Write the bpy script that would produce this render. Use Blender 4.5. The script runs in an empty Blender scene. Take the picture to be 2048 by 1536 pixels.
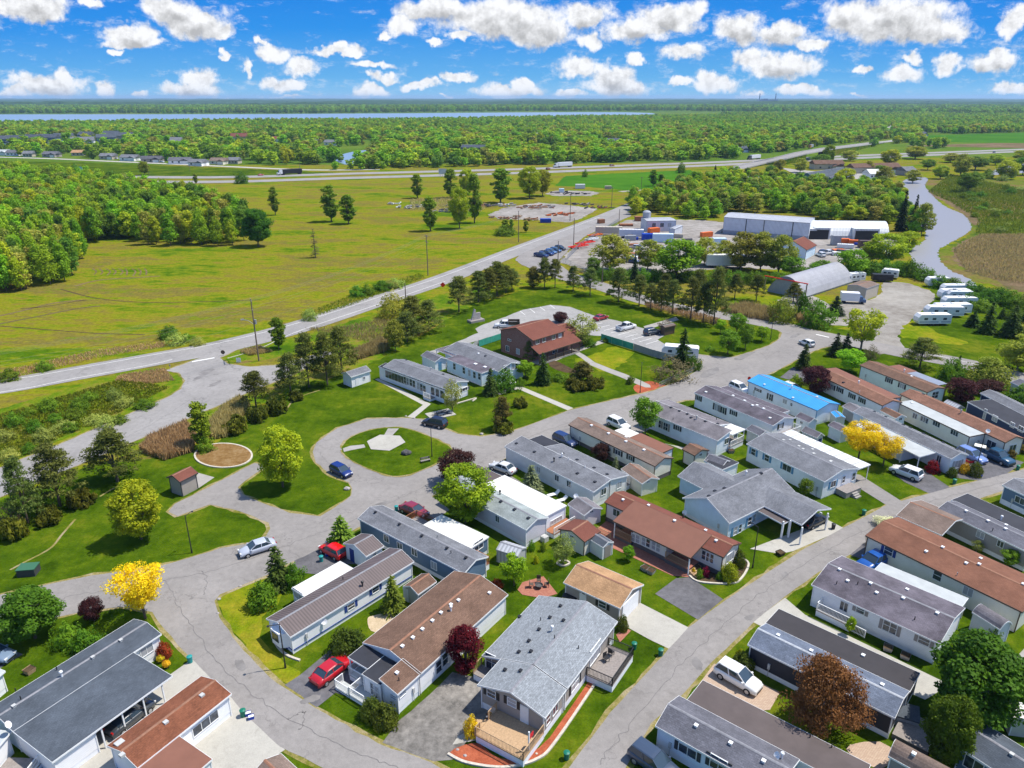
import bpy, bmesh, math, random
import numpy as np
from mathutils import Vector, Matrix
random.seed(7); RS = np.random.RandomState(11)
sc = bpy.context.scene; COL = sc.collection
R = math.radians
# ------------------------------------------------------------------ camera
F = 1460.0; HZ = 195.0; CH = 54.0; P = math.atan((768 - HZ) / F); CP, SP = math.cos(P), math.sin(P)
cd = bpy.data.cameras.new('camera'); cam = bpy.data.objects.new('camera', cd); COL.objects.link(cam)
cam.location = (0, 0, CH); cam.rotation_euler = (math.pi / 2 - P, 0, 0)
cd.sensor_width = 36; cd.lens = 36 * F / 2048; cd.clip_start = .5; cd.clip_end = 60000
sc.camera = cam; sc.render.resolution_x = 1024; sc.render.resolution_y = 768
# ------------------------------------------------------------------ world, sun, exposure
SUN_EL, SUN_AZ = R(62), R(12)          # azimuth measured from +X towards +Y
sd = Vector((math.cos(SUN_EL) * math.cos(SUN_AZ), math.cos(SUN_EL) * math.sin(SUN_AZ), math.sin(SUN_EL)))
sl = bpy.data.lights.new('sun', 'SUN'); sl.energy = 4.3; sl.angle = R(.5); sl.color = (1, .95, .87)
so = bpy.data.objects.new('sun', sl); COL.objects.link(so); so.rotation_euler = sd.to_track_quat('Z', 'Y').to_euler(); so.location = sd * 300
sc.view_settings.view_transform = 'Standard'; sc.view_settings.look = 'None'; sc.view_settings.exposure = .52; sc.view_settings.gamma = 1
cy = sc.cycles; cy.max_bounces = 5; cy.diffuse_bounces = 3; cy.glossy_bounces = 2; cy.transmission_bounces = 2; cy.transparent_max_bounces = 4
cy.volume_bounces = 0; cy.use_denoising = True

def px_uv(x, y):
    v = y - 768; fw = F * CP - v * SP; dn = F * SP + v * CP
    return (x - 1024) / fw, -dn / fw
wd = bpy.data.worlds.new('World'); sc.world = wd; wd.use_nodes = True
wt = wd.node_tree; wn = wt.nodes; wn.clear(); wl = wt.links
def N(t, **k):
    n = wn.new(t)
    for a, b in k.items(): setattr(n, a, b)
    return n
def wm(op, a, b=None, c=None):
    n = N('ShaderNodeMath', operation=op)
    for i, v in enumerate((a, b, c)):
        if v is None: continue
        if isinstance(v, (int, float)): n.inputs[i].default_value = v
        else: wl.new(v, n.inputs[i])
    return n.outputs[0]
def wv(op, a, b=None, c=None):
    n = N('ShaderNodeVectorMath', operation=op)
    for i, v in enumerate((a, b, c)):
        if v is None: continue
        if isinstance(v, (tuple, list)): n.inputs[i].default_value = v
        else: wl.new(v, n.inputs[i])
    return n
tc = N('ShaderNodeTexCoord'); sx = N('ShaderNodeSeparateXYZ'); wl.new(tc.outputs['Generated'], sx.inputs[0])
ay = wm('MAXIMUM', wm('ABSOLUTE', sx.outputs[1]), .05)
U = wm('DIVIDE', sx.outputs[0], ay); V = wm('DIVIDE', sx.outputs[2], ay)
cb = N('ShaderNodeCombineXYZ'); wl.new(U, cb.inputs[0]); wl.new(V, cb.inputs[1]); Pv = cb.outputs[0]
def wnoise(vec, s, d=4, r=.6, off=(0, 0, 0)):
    v = wv('ADD', vec, off).outputs[0]
    n = N('ShaderNodeTexNoise'); n.noise_dimensions = '3D'; wl.new(v, n.inputs['Vector'])
    n.inputs['Scale'].default_value = s; n.inputs['Detail'].default_value = d; n.inputs['Roughness'].default_value = r
    return n
w1 = wnoise(Pv, 20, 3, .5); w2 = wnoise(Pv, 70, 3, .55)
warp = wv('MULTIPLY_ADD', wv('SUBTRACT', w1.outputs['Color'], (.5, .5, .5)).outputs[0], (.05, .03, 0), Pv).outputs[0]
warp = wv('MULTIPLY_ADD', wv('SUBTRACT', w2.outputs['Color'], (.5, .5, .5)).outputs[0], (.02, .016, 0), warp).outputs[0]
CL = [(60,12,72,26),(178,8,22,11),(262,72,44,22),(268,88,60,10),(228,107,11,6),(340,22,48,26),(395,48,62,30),(430,70,45,16),(90,172,74,22),(20,186,24,10),(125,155,20,22),(212,184,20,14),(288,191,16,6),
(385,178,56,17),(400,158,36,20),(450,115,10,7),(520,88,11,6),(545,108,26,17),(605,132,36,17),(575,170,42,14),(490,145,10,18),(672,98,52,11),(690,104,40,6),(740,125,34,7),(770,153,26,11),(742,183,30,12),
(845,168,40,9),(925,151,38,10),(818,52,36,20),(780,65,12,8),(880,16,80,22),(1000,38,120,36),(1075,62,62,32),(915,76,22,9),(872,88,17,6),(1175,28,46,25),(1182,80,24,18),(1270,62,56,24),(1340,38,55,26),(1385,18,26,25),
(1020,182,60,13),(1040,166,26,11),(1160,135,38,20),(1225,150,46,22),(1235,172,60,18),(1140,190,34,9),(1275,120,18,11),(1365,105,42,17),(1430,170,50,16),(1420,155,26,12),(1355,168,20,9),(1480,55,42,30),(1560,66,50,20),(1620,84,38,11),
(1560,130,66,28),(1500,112,26,18),(1600,183,56,10),(1500,191,18,9),(1790,40,120,42),(1700,35,50,28),(1860,60,80,24),(1800,148,40,16),(1720,140,16,9),(1825,115,22,10),(1895,130,22,20),(1985,128,55,20),(2000,105,26,14),
(2035,40,24,34),(2020,176,34,10),(1725,193,10,3),(455,196,8,2.5),(560,195,34,3),(890,194,8,3),(-120,60,90,40),(-200,150,120,30),(2180,90,100,45),(2300,170,120,30),(600,-60,200,30),(1200,-90,260,40),(1700,-80,120,40),(100,-90,120,30)]
dmin = None; bmin = None
for i, (cx, cyy, rx, ry) in enumerate(CL):
    u, v = px_uv(cx, cyy); u2, _ = px_uv(cx + rx * 1.12, cyy); _, v2 = px_uv(cx, cyy - ry * 1.15)
    a, b = 1 / abs(u2 - u), 1 / abs(v2 - v)
    q = wv('MULTIPLY_ADD', warp, (a, b, 0), (-u * a, -v * b, 0)).outputs[0]
    d = wv('LENGTH', q).outputs['Value']
    dmin = d if dmin is None else wm('SMOOTH_MIN', dmin, d, .25)
    if rx * ry > 900:
        q2 = wv('ADD', q, (-.05, .62, 0)).outputs[0]; e = wv('LENGTH', q2).outputs['Value']
        bmin = e if bmin is None else wm('MINIMUM', bmin, e)
n3 = wnoise(Pv, 46, 9, .68)
den = wm('MULTIPLY_ADD', wm('SUBTRACT', n3.outputs['Fac'], .5), 1.35, wm('SUBTRACT', 1.12, dmin))
mr = N('ShaderNodeMapRange', interpolation_type='SMOOTHSTEP'); wl.new(den, mr.inputs[0]); mr.inputs[1].default_value = -.1; mr.inputs[2].default_value = .46
n4 = wnoise(Pv, 46, 5, .6, (-.004, -.008, 0))
rel = wm('MULTIPLY', wm('SUBTRACT', n3.outputs['Fac'], n4.outputs['Fac']), 1.1)  # painted cloud relief: offset noise imitates sunlit and shaded sides
base = N('ShaderNodeMapRange', interpolation_type='SMOOTHSTEP'); wl.new(bmin, base.inputs[0]); base.inputs[1].default_value = .95; base.inputs[2].default_value = .2; base.inputs[3].default_value = 0; base.inputs[4].default_value = .34  # shaded grey undersides painted into the larger clouds
br = wm('MINIMUM', wm('MAXIMUM', wm('SUBTRACT', wm('ADD', .95, rel), base.outputs[0]), .5), 1.0)
cc = N('ShaderNodeCombineColor'); wl.new(wm('MULTIPLY', br, .965), cc.inputs[0]); wl.new(wm('MULTIPLY', br, .975), cc.inputs[1]); wl.new(br, cc.inputs[2])
sky = N('ShaderNodeTexSky', sky_type='NISHITA'); sky.sun_disc = False; sky.sun_elevation = SUN_EL; sky.sun_rotation = math.pi / 2 - SUN_AZ
sky.altitude = 100; sky.air_density = 1; sky.dust_density = .25; sky.ozone_density = 2.5
# near the horizon the sky of the photograph runs from pale to deep blue; higher up the physical sky takes over
rp = N('ShaderNodeValToRGB'); wl.new(wm('MULTIPLY', V, 2.5), rp.inputs[0]); e = rp.color_ramp.elements
e[0].position = 0; e[0].color = (.28, .60, .90, 1); e[1].position = 1; e[1].color = (.002, .13, .70, 1)
for p_, c_ in ((.06, (.13, .45, .86)), (.2, (.03, .30, .84)), (.45, (.004, .17, .76))): q_ = e.new(p_); q_.color = (*c_, 1)
ns = wv('SCALE', sky.outputs[0]); ns.inputs['Scale'].default_value = .21
up = N('ShaderNodeMapRange', interpolation_type='SMOOTHSTEP'); wl.new(V, up.inputs[0]); up.inputs[1].default_value = .3; up.inputs[2].default_value = .8
mc = N('ShaderNodeMix', data_type='RGBA'); wl.new(up.outputs[0], mc.inputs[0]); wl.new(rp.outputs[0], mc.inputs[6]); wl.new(ns.outputs[0], mc.inputs[7])
bg1 = N('ShaderNodeBackground'); wl.new(mc.outputs[2], bg1.inputs[0]); bg1.inputs[1].default_value = .7
bg2 = N('ShaderNodeBackground'); wl.new(cc.outputs[0], bg2.inputs[0]); bg2.inputs[1].default_value = .73
n5 = wnoise(wv('MULTIPLY', Pv, (1, 2.6, 1)).outputs[0], 34, 8, .7, (3, 1, 0))
wis = N('ShaderNodeMapRange', interpolation_type='SMOOTHSTEP'); wl.new(wm('SUBTRACT', n5.outputs['Fac'], wm('MULTIPLY', dmin, .055)), wis.inputs[0]); wis.inputs[1].default_value = .42; wis.inputs[2].default_value = .72; wis.inputs[4].default_value = .7
fc = wm('MAXIMUM', mr.outputs[0], wis.outputs[0])
mx = N('ShaderNodeMixShader'); wl.new(fc, mx.inputs[0]); wl.new(bg1.outputs[0], mx.inputs[1]); wl.new(bg2.outputs[0], mx.inputs[2])
wo = N('ShaderNodeOutputWorld'); wl.new(mx.outputs[0], wo.inputs[0])

# ------------------------------------------------------------------ survey helpers: a pixel of the photograph -> a point of the ground
def G(x, y, z=0.0):
    v = y - 768; fw = F * CP - v * SP; dn = F * SP + v * CP; k = (CH - z) / dn
    return Vector(((x - 1024) * k, fw * k, z))
def top_z(b, ty):
    t = (768 - ty) / F
    return CH + (t * CP - SP) * b.y / (CP + t * SP)
def ppm(b): return F / (CP * b.y + SP * CH)
def ray(x, y):
    v = y - 768; return Vector((x - 1024, F * CP - v * SP, -(F * SP + v * CP)))

# ------------------------------------------------------------------ materials
MT = {}
class NT:
    def __init__(s, name):
        s.m = bpy.data.materials.new(name); s.m.use_nodes = True; s.t = s.m.node_tree; s.b = s.t.nodes['Principled BSDF']; s.out = s.t.nodes['Material Output']; MT[name] = s.m
    def n(s, t, **k):
        n = s.t.nodes.new(t)
        for a, b in k.items(): setattr(n, a, b)
        return n
    def l(s, a, b): s.t.links.new(a, b)
    def coord(s, which='Object', sc=(1, 1, 1)):
        if which == 'World': o = s.n('ShaderNodeNewGeometry').outputs['Position']
        else: o = s.n('ShaderNodeTexCoord').outputs[which]
        mp = s.n('ShaderNodeMapping'); mp.inputs['Scale'].default_value = sc; s.l(o, mp.inputs[0]); return mp.outputs[0]
    def noise(s, v, scale, det=3, ro=.55):
        n = s.n('ShaderNodeTexNoise'); s.l(v, n.inputs['Vector']); n.inputs['Scale'].default_value = scale; n.inputs['Detail'].default_value = det; n.inputs['Roughness'].default_value = ro; return n.outputs['Fac']
    def ramp(s, f, stops):
        r = s.n('ShaderNodeValToRGB'); s.l(f, r.inputs[0]); e = r.color_ramp.elements
        while len(e) < len(stops): e.new(.5)
        for i, (p, c) in enumerate(stops): e[i].position = p; e[i].color = (*c, 1)
        return r.outputs[0]
    def mix(s, f, a, b, bt='MIX'):
        m = s.n('ShaderNodeMix', data_type='RGBA', blend_type=bt)
        for i, v in ((0, f), (6, a), (7, b)):
            if isinstance(v, (int, float)): m.inputs[i].default_value = v
            elif isinstance(v, tuple): m.inputs[i].default_value = (*v, 1)
            else: s.l(v, m.inputs[i])
        return m.outputs[2]
    def math(s, op, a, b=0.):
        m = s.n('ShaderNodeMath', operation=op)
        for i, v in enumerate((a, b)):
            if isinstance(v, (int, float)): m.inputs[i].default_value = v
            else: s.l(v, m.inputs[i])
        return m.outputs[0]
    def bump(s, h, st=.3, d=.05):
        b = s.n('ShaderNodeBump'); b.inputs['Strength'].default_value = st; b.inputs['Distance'].default_value = d; s.l(h, b.inputs['Height']); s.l(b.outputs[0], s.b.inputs['Normal'])
    def fin(s, col, rough=.85, spec=.3, metal=0):
        if isinstance(col, tuple): s.b.inputs['Base Color'].default_value = (*col, 1)
        else: s.l(col, s.b.inputs['Base Color'])
        s.b.inputs['Roughness'].default_value = rough; s.b.inputs['Specular IOR Level'].default_value = spec; s.b.inputs['Metallic'].default_value = metal
        return s.m
def mul(c, k): return tuple(min(1, a * k) for a in c)
def plain(name, c, rough=.7, spec=.3, metal=0, var=.12, s=2.0):
    t = NT(name); f = t.noise(t.coord('Object'), s, 4, .6); return t.fin(t.ramp(f, [(.3, mul(c, 1 - var)), (.7, mul(c, 1 + var))]), rough, spec, metal)
def shingle(name, c, var=.3, streak=.17):
    t = NT(name); v = t.coord('Object')
    br = t.n('ShaderNodeTexBrick'); t.l(v, br.inputs[0]); br.inputs['Scale'].default_value = 1; br.inputs['Brick Width'].default_value = .34; br.inputs['Row Height'].default_value = .17; br.inputs['Mortar Size'].default_value = .018
    br.inputs['Color1'].default_value = (*mul(c, 1 + var), 1); br.inputs['Color2'].default_value = (*mul(c, 1 - var), 1); br.inputs['Mortar'].default_value = (*mul(c, .55), 1)
    n = t.noise(v, 7, 3, .7); n2 = t.noise(v, .45, 5, .65)
    a = t.mix(.55, br.outputs[0], t.ramp(n, [(.32, mul(c, 1 - var)), (.68, mul(c, 1 + var))]))
    a = t.mix(1.0, a, t.ramp(n2, [(.3, (1 - streak * 1.6,) * 3), (.7, (1 + streak,) * 3)]), 'MULTIPLY')
    t.bump(br.outputs[1], -.3, .02); return t.fin(a, .95, .15)
def siding(name, c, var=.04, vertical=False):
    t = NT(name); v = t.coord('Object')
    w = t.n('ShaderNodeTexWave', wave_type='BANDS', bands_direction='X' if vertical else 'Z', wave_profile='SAW'); t.l(v, w.inputs[0]); w.inputs['Scale'].default_value = .31416 / .2
    n = t.noise(v, .9, 4, .65)
    a = t.ramp(w.outputs['Fac'], [(0, mul(c, .80)), (.14, c), (1, c)])
    a = t.mix(1.0, a, t.ramp(n, [(.3, (1 - var * 2, 1 - var * 2.2, 1 - var * 2.6)), (.65, (1, 1, 1))]), 'MULTIPLY')
    t.bump(w.outputs['Fac'], .5, .02); return t.fin(a, .6, .3)
def ribbed(name, c, pitch=.3, axis='X', rough=.45, metal=.0):
    t = NT(name); v = t.coord('Object')
    w = t.n('ShaderNodeTexWave', wave_type='BANDS', bands_direction=axis, wave_profile='SIN'); t.l(v, w.inputs[0]); w.inputs['Scale'].default_value = .31416 / pitch
    n = t.noise(v, .5, 4, .6); a = t.ramp(w.outputs['Fac'], [(0, mul(c, .6)), (.16, c), (.85, c), (1, mul(c, 1.25))])
    a = t.mix(1.0, a, t.ramp(n, [(.3, (.86,) * 3), (.7, (1.05,) * 3)]), 'MULTIPLY')
    t.bump(w.outputs['Fac'], .6, .04); return t.fin(a, rough, .4, metal)
def ground(name, cols, big=.03, mid=.35, fine=5., stretch=(1, 1, 1), rough=.95, bump=.5, fv=.22):
    t = NT(name); v = t.coord('World', stretch)
    f = t.math('ADD', t.math('MULTIPLY', t.noise(v, big, 4, .6), .62), t.math('MULTIPLY', t.noise(v, mid, 4, .65), .38))
    n = len(cols); a = t.ramp(f, [(.39 + .22 * i / max(1, n - 1), c) for i, c in enumerate(cols)])
    g = t.noise(t.coord('World'), fine, 5, .75)
    a = t.mix(1.0, a, t.ramp(g, [(.3, (1 - fv,) * 3), (.7, (1 + fv,) * 3)]), 'MULTIPLY')
    if 'lawn' in name:
        w = t.n('ShaderNodeTexWave', wave_profile='SIN'); t.l(v, w.inputs[0]); w.inputs['Scale'].default_value = .25; w.inputs['Distortion'].default_value = 3; w.inputs['Detail'].default_value = 2; w.inputs['Detail Scale'].default_value = .4
        a = t.mix(1.0, a, t.ramp(w.outputs['Fac'], [(.2, (.97, .97, .96)), (.8, (1.02, 1.02, 1.02))]), 'MULTIPLY'); a = t.mix(1.0, a, t.ramp(t.noise(v, .9, 5, .7), [(.36, (.72, .8, .7)), (.6, (1.06, 1.04, 1))]), 'MULTIPLY')
    if bump: t.bump(g, bump, .12)
    return t.fin(a, rough, 0)
def leafm(name, c1, c2, tr=.4, hue=.05):
    k = 2.45 if 'wood_' in name else 1.75; g_ = 1.22 if c2[1] > c2[0] * 1.2 else 1
    c1, c2 = mul((c1[0] * g_, c1[1], c1[2] * .7), k), mul((c2[0] * g_, c2[1], c2[2] * .7), k * .92)
    t = NT(name); v = t.coord('Object'); f = t.noise(v, 1.1, 3, .7)
    oi = t.n('ShaderNodeObjectInfo'); a = t.ramp(f, [(.3, c1), (.68, c2)])
    h = t.n('ShaderNodeHueSaturation'); t.l(a, h.inputs['Color'])
    t.l(t.math('ADD', t.math('MULTIPLY', t.math('SUBTRACT', oi.outputs['Random'], .5), hue), .49 if g_ > 1 else .5), h.inputs['Hue'])
    t.l(t.math('ADD', t.math('MULTIPLY', t.math('FRACT', t.math('MULTIPLY', oi.outputs['Random'], 7.31)), .45), .78), h.inputs['Value'])
    t.fin(h.outputs[0], .7, .2)
    tl = t.n('ShaderNodeBsdfTranslucent'); t.l(h.outputs[0], tl.inputs[0]); m = t.n('ShaderNodeMixShader'); m.inputs[0].default_value = tr
    t.l(t.b.outputs[0], m.inputs[1]); t.l(tl.outputs[0], m.inputs[2]); t.l(m.outputs[0], t.out.inputs[0]); return t.m

# ground covers
ground('lawn', [(.030, .060, .003), (.050, .092, .004), (.075, .118, .005), (.125, .145, .010)], .06, .35, 4, fv=.28)
ground('lawn_dry', [(.08, .15, .005), (.17, .2, .008), (.26, .22, .02)], .06, .4, 4, fv=.25)
ground('meadow', [(.055, .115, .004), (.095, .145, .005), (.14, .17, .007), (.18, .175, .011), (.165, .14, .02), (.14, .115, .03), (.13, .16, .007)], .022, .2, 1.2, (1, 2.4, 1), fv=.36)
ground('verge', [(.045, .10, .005), (.085, .15, .006), (.15, .17, .012), (.19, .14, .04)], .09, .5, 3, fv=.35)
ground('marsh', [(.06, .10, .012), (.11, .14, .015), (.15, .12, .035), (.17, .105, .06)], .012, .08, .9, fv=.4)
ground('marsh_brown', [(.10, .09, .035), (.15, .105, .06), (.20, .145, .085)], .03, .15, 1.0, fv=.4)
ground('crop_green', [(.035, .12, .008), (.06, .16, .01)], .01, .08, 1, fv=.15)
ground('far_ground', [(.05, .10, .012), (.08, .14, .014), (.12, .16, .02)], .003, .02, .3, fv=.3)
ground('mulch_red', [(.28, .07, .035), (.42, .12, .06)], .6, 3, 14, fv=.35)
ground('brown_disc', [(.17, .095, .035), (.22, .13, .05), (.26, .17, .08)], .5, 2, 9, fv=.35)
ground('gravel', [(.19, .17, .145), (.26, .24, .21), (.32, .3, .265)], .06, .5, 8, fv=.2)
ground('yard', [(.2, .18, .165), (.27, .25, .225), (.34, .31, .29)], .05, .4, 6, fv=.22)
ground('sand', [(.45, .35, .22), (.55, .44, .3)], .5, 2, 12)
ground('soil_bed', [(.06, .04, .025), (.1, .07, .04)], .5, 2, 12)
def paved(name, c, crack=.5, cs=.16, var=.1, joints=0):
    t = NT(name); v = t.coord('World')
    n1 = t.noise(v, .12, 5, .65); n2 = t.noise(v, 1.3, 4, .7); n3 = t.noise(v, 14, 2, .6)
    a = t.ramp(n1, [(.32, mul(c, 1 - var * 1.5)), (.68, mul(c, 1 + var))])
    a = t.mix(1.0, a, t.ramp(n2, [(.35, (1 - var,) * 3), (.65, (1 + var * .6,) * 3)]), 'MULTIPLY')
    a = t.mix(1.0, a, t.ramp(n3, [(.3, (.9,) * 3), (.7, (1.1,) * 3)]), 'MULTIPLY')
    if crack:
        w = t.n('ShaderNodeTexNoise'); t.l(v, w.inputs[0]); w.inputs['Scale'].default_value = .7; w.inputs['Detail'].default_value = 4
        vv = t.n('ShaderNodeVectorMath', operation='MULTIPLY_ADD'); t.l(w.outputs['Color'], vv.inputs[0]); vv.inputs[1].default_value = (5, 5, 0); t.l(v, vv.inputs[2])
        vo = t.n('ShaderNodeTexVoronoi', feature='DISTANCE_TO_EDGE'); t.l(vv.outputs[0], vo.inputs['Vector']); vo.inputs['Scale'].default_value = cs
        k = t.ramp(vo.outputs['Distance'], [(.002, (1 - crack * .75,) * 3), (.012, (1, 1, 1))])
        gate = t.ramp(t.noise(v, .09, 2), [(.42, (0, 0, 0)), (.58, (1, 1, 1))])
        a = t.mix(gate, a, t.mix(1.0, a, k, 'MULTIPLY'))
        st = t.ramp(t.noise(v, .5, 5, .7), [(.56, (1, 1, 1)), (.78, (.72, .71, .70))]); a = t.mix(1.0, a, st, 'MULTIPLY')
    t.bump(n3, .15, .02); return t.fin(a, .9, .2)
paved('asphalt', (.25, .232, .215), .4, var=.09)
paved('asphalt_main', (.275, .26, .245), .4, .08, .09)
paved('asphalt_dark', (.13, .125, .13), .3, .2, .2)
paved('asphalt_patchy', (.20, .185, .165), .5, .25, .35)
paved('concrete', (.40, .38, .33), .12, .1, .06)
paved('concrete_path', (.33, .31, .28), .2, .3, .08)
def pavers(name, c1, c2, bw=.24, rh=.12):
    t = NT(name); v = t.coord('World'); br = t.n('ShaderNodeTexBrick'); t.l(v, br.inputs[0]); br.inputs['Scale'].default_value = 1; br.inputs['Brick Width'].default_value = bw; br.inputs['Row Height'].default_value = rh; br.inputs['Mortar Size'].default_value = .012
    br.inputs['Color1'].default_value = (*c1, 1); br.inputs['Color2'].default_value = (*c2, 1); br.inputs['Mortar'].default_value = (*mul(c1, .6), 1); return t.fin(br.outputs[0], .85)
pavers('paver', (.42, .3, .22), (.5, .38, .28)); pavers('paver_red', (.33, .12, .08), (.42, .18, .12))
plain('marking', (.78, .77, .72), .8, var=.12, s=4)
t = NT('water'); v = t.coord('World'); n = t.noise(v, .35, 4, .6); t.bump(n, .12, .1); t.fin((.27, .265, .265), .36, .25)
t = NT('water_lake'); t.fin((.20, .29, .38), .35, .5)
# roofs
shingle('r_brown', (.165, .10, .07)); shingle('r_brown2', (.24, .125, .085)); shingle('r_rust', (.215, .082, .045)); shingle('r_rusty', (.205, .095, .06), .15); shingle('r_grey', (.175, .18, .195)); shingle('r_grey2', (.135, .135, .155)); shingle('r_dark', (.105, .105, .12), .2)
shingle('r_lgrey', (.24, .258, .272), .42, .06); shingle('r_lilac', (.19, .175, .185), .2, .25); shingle('r_lilac2', (.135, .12, .14), .2, .3); shingle('r_pale', (.30, .335, .325), .2, .2); shingle('r_tan', (.42, .25, .13), .25); shingle('r_slate', (.085, .1, .12), .2)
shingle('r_blue', (.14, .165, .215), .3); shingle('r_red', (.18, .068, .048), .15, .08); shingle('r_bgrey', (.21, .155, .125), .25)
plain('r_flatwhite', (.64, .63, .58), .6, var=.07, s=1.2); plain('r_flatgrey', (.40, .42, .41), .6, var=.1, s=.8); plain('r_flatdark', (.03, .031, .038), .7, var=.2, s=.6); plain('r_black', (.04, .036, .038), .8, var=.12, s=.7); plain('r_flatbrown', (.10, .08, .075), .85, var=.14, s=.5)
plain('r_flatred', (.20, .088, .058), .8, var=.08, s=.7)
ribbed('r_metal', (.125, .095, .088), .34); ribbed('r_bluemetal', (.05, .32, .68), .35, rough=.35); ribbed('r_whitemetal', (.62, .64, .64), .6, rough=.4); ribbed('r_silver', (.42, .43, .45), .5, rough=.45); ribbed('r_barn', (.32, .32, .34), .6, rough=.6); ribbed('r_bwhite', (.72, .73, .72), 1.6); ribbed('r_slat', (.25, .28, .34), .5)
# walls
siding('w_white', (.90, .90, .90)); siding('w_cream', (.82, .78, .66)); siding('w_beige', (.76, .72, .66)); siding('w_ltgrey', (.76, .75, .75)); siding('w_lilac', (.70, .66, .71)); siding('w_blue', (.12, .19, .28)); siding('w_navy', (.03, .05, .12)); siding('w_black', (.03, .033, .045), vertical=True)
siding('w_pblue', (.62, .77, .88)); siding('w_bluewhite', (.80, .86, .92)); siding('w_mint', (.74, .83, .75)); siding('w_taupe', (.36, .325, .29)); siding('w_grey', (.33, .31, .30)); siding('w_tan', (.50, .44, .35)); siding('w_shed', (.55, .53, .46), vertical=True)
ribbed('w_metal', (.62, .65, .70), .5); plain('w_skirt', (.78, .8, .83), .7, var=.06); plain('w_skirtdark', (.12, .11, .11), .8); plain('w_steel', (.33, .35, .38), .7)
t = NT('brick'); v = t.coord('Object'); mp = t.n('ShaderNodeSeparateXYZ'); t.l(v, mp.inputs[0]); cbx = t.n('ShaderNodeCombineXYZ'); t.l(t.math('ADD', mp.outputs[0], mp.outputs[1]), cbx.inputs[0]); t.l(mp.outputs[2], cbx.inputs[1])
br = t.n('ShaderNodeTexBrick'); t.l(cbx.outputs[0], br.inputs[0]); br.inputs['Scale'].default_value = 1; br.inputs['Brick Width'].default_value = .24; br.inputs['Row Height'].default_value = .085; br.inputs['Mortar Size'].default_value = .012
br.inputs['Color1'].default_value = (.20, .055, .038, 1); br.inputs['Color2'].default_value = (.27, .09, .06, 1); br.inputs['Mortar'].default_value = (.3, .24, .2, 1); t.fin(br.outputs[0], .9)
for nm, c in dict(t_white=(.78, .78, .76), t_dark=(.05, .05, .055), t_brown=(.10, .065, .045), t_grey=(.35, .36, .37), t_blue=(.02, .05, .22), t_tealblue=(.10, .26, .42), t_black=(.02, .02, .022), t_taupe=(.28, .25, .23), t_red=(.5, .03, .02), t_green=(.04, .13, .07)).items(): plain(nm, c, .55, .4, var=.05)
plain('wood', (.42, .28, .16), .8, var=.2, s=6); plain('wood_red', (.32, .13, .06), .8, var=.2, s=5); plain('wood_grey', (.25, .22, .2), .85, var=.2, s=5); plain('pole_wood', (.17, .13, .10), .9, var=.2, s=5)
plain('steel', (.45, .46, .47), .4, .5, .6); plain('black_metal', (.02, .02, .022), .45, .4, var=.1); plain('wire', (.16, .17, .12), .6, var=.05); plain('rock', (.36, .33, .31), .9, var=.3, s=3); plain('rock_dark', (.09, .085, .085), .85, var=.4, s=3); plain('rubber', (.02, .02, .02), .8, var=.2); plain('rim', (.5, .51, .52), .35, .5, .7)
plain('stone_edge', (.5, .45, .37), .9, var=.2, s=4); plain('concrete_block', (.42, .40, .37), .9, var=.15); plain('bark', (.12, .09, .065), .95, var=.3, s=4); plain('bark_grey', (.17, .15, .13), .95, var=.3, s=4)
plain('bin_green', (.01, .16, .10), .45, var=.05); plain('bin_blue', (.01, .06, .42), .45, var=.05); plain('plastic_white', (.78, .78, .76), .4, var=.03); plain('plastic_teal', (.02, .25, .24), .5); plain('ac_grey', (.45, .45, .43), .6); plain('flag_red', (.6, .02, .03), .7, var=.05); plain('orange', (.75, .16, .03), .6, var=.1); plain('safety_red', (.8, .03, .01), .5, var=.05); plain('skin', (.5, .3, .2), .6); plain('hivis', (.6, .6, .02), .7); plain('cloth_dark', (.03, .035, .05), .8); plain('hair', (.04, .025, .015), .8)
plain('screen_green', (.05, .33, .25), .7, var=.2, s=1); plain('screen_grey', (.30, .30, .29), .7, var=.2, s=1)
t = NT('glass'); n = t.noise(t.coord('Object'), 1.5, 2); t.fin(t.ramp(n, [(.35, (.02, .025, .035)), (.7, (.07, .09, .12))]), .08, .8)
t = NT('glass_car'); t.fin((.03, .05, .07), .05, .9)
t = NT('curtain'); t.fin((.35, .36, .38), .3, .6)
t = NT('lens'); t.fin((.7, .7, .7), .1, .8)
t = NT('tail'); t.fin((.35, .01, .01), .2, .6)
def paint(c, k=[0]):
    key = 'paint_%d_%d_%d' % tuple(int(a * 100) for a in c)
    if key in MT: return key
    t = NT(key); t.fin(c, .28, .5); t.b.inputs['Coat Weight'].default_value = .6; t.b.inputs['Coat Roughness'].default_value = .06; return key
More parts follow.
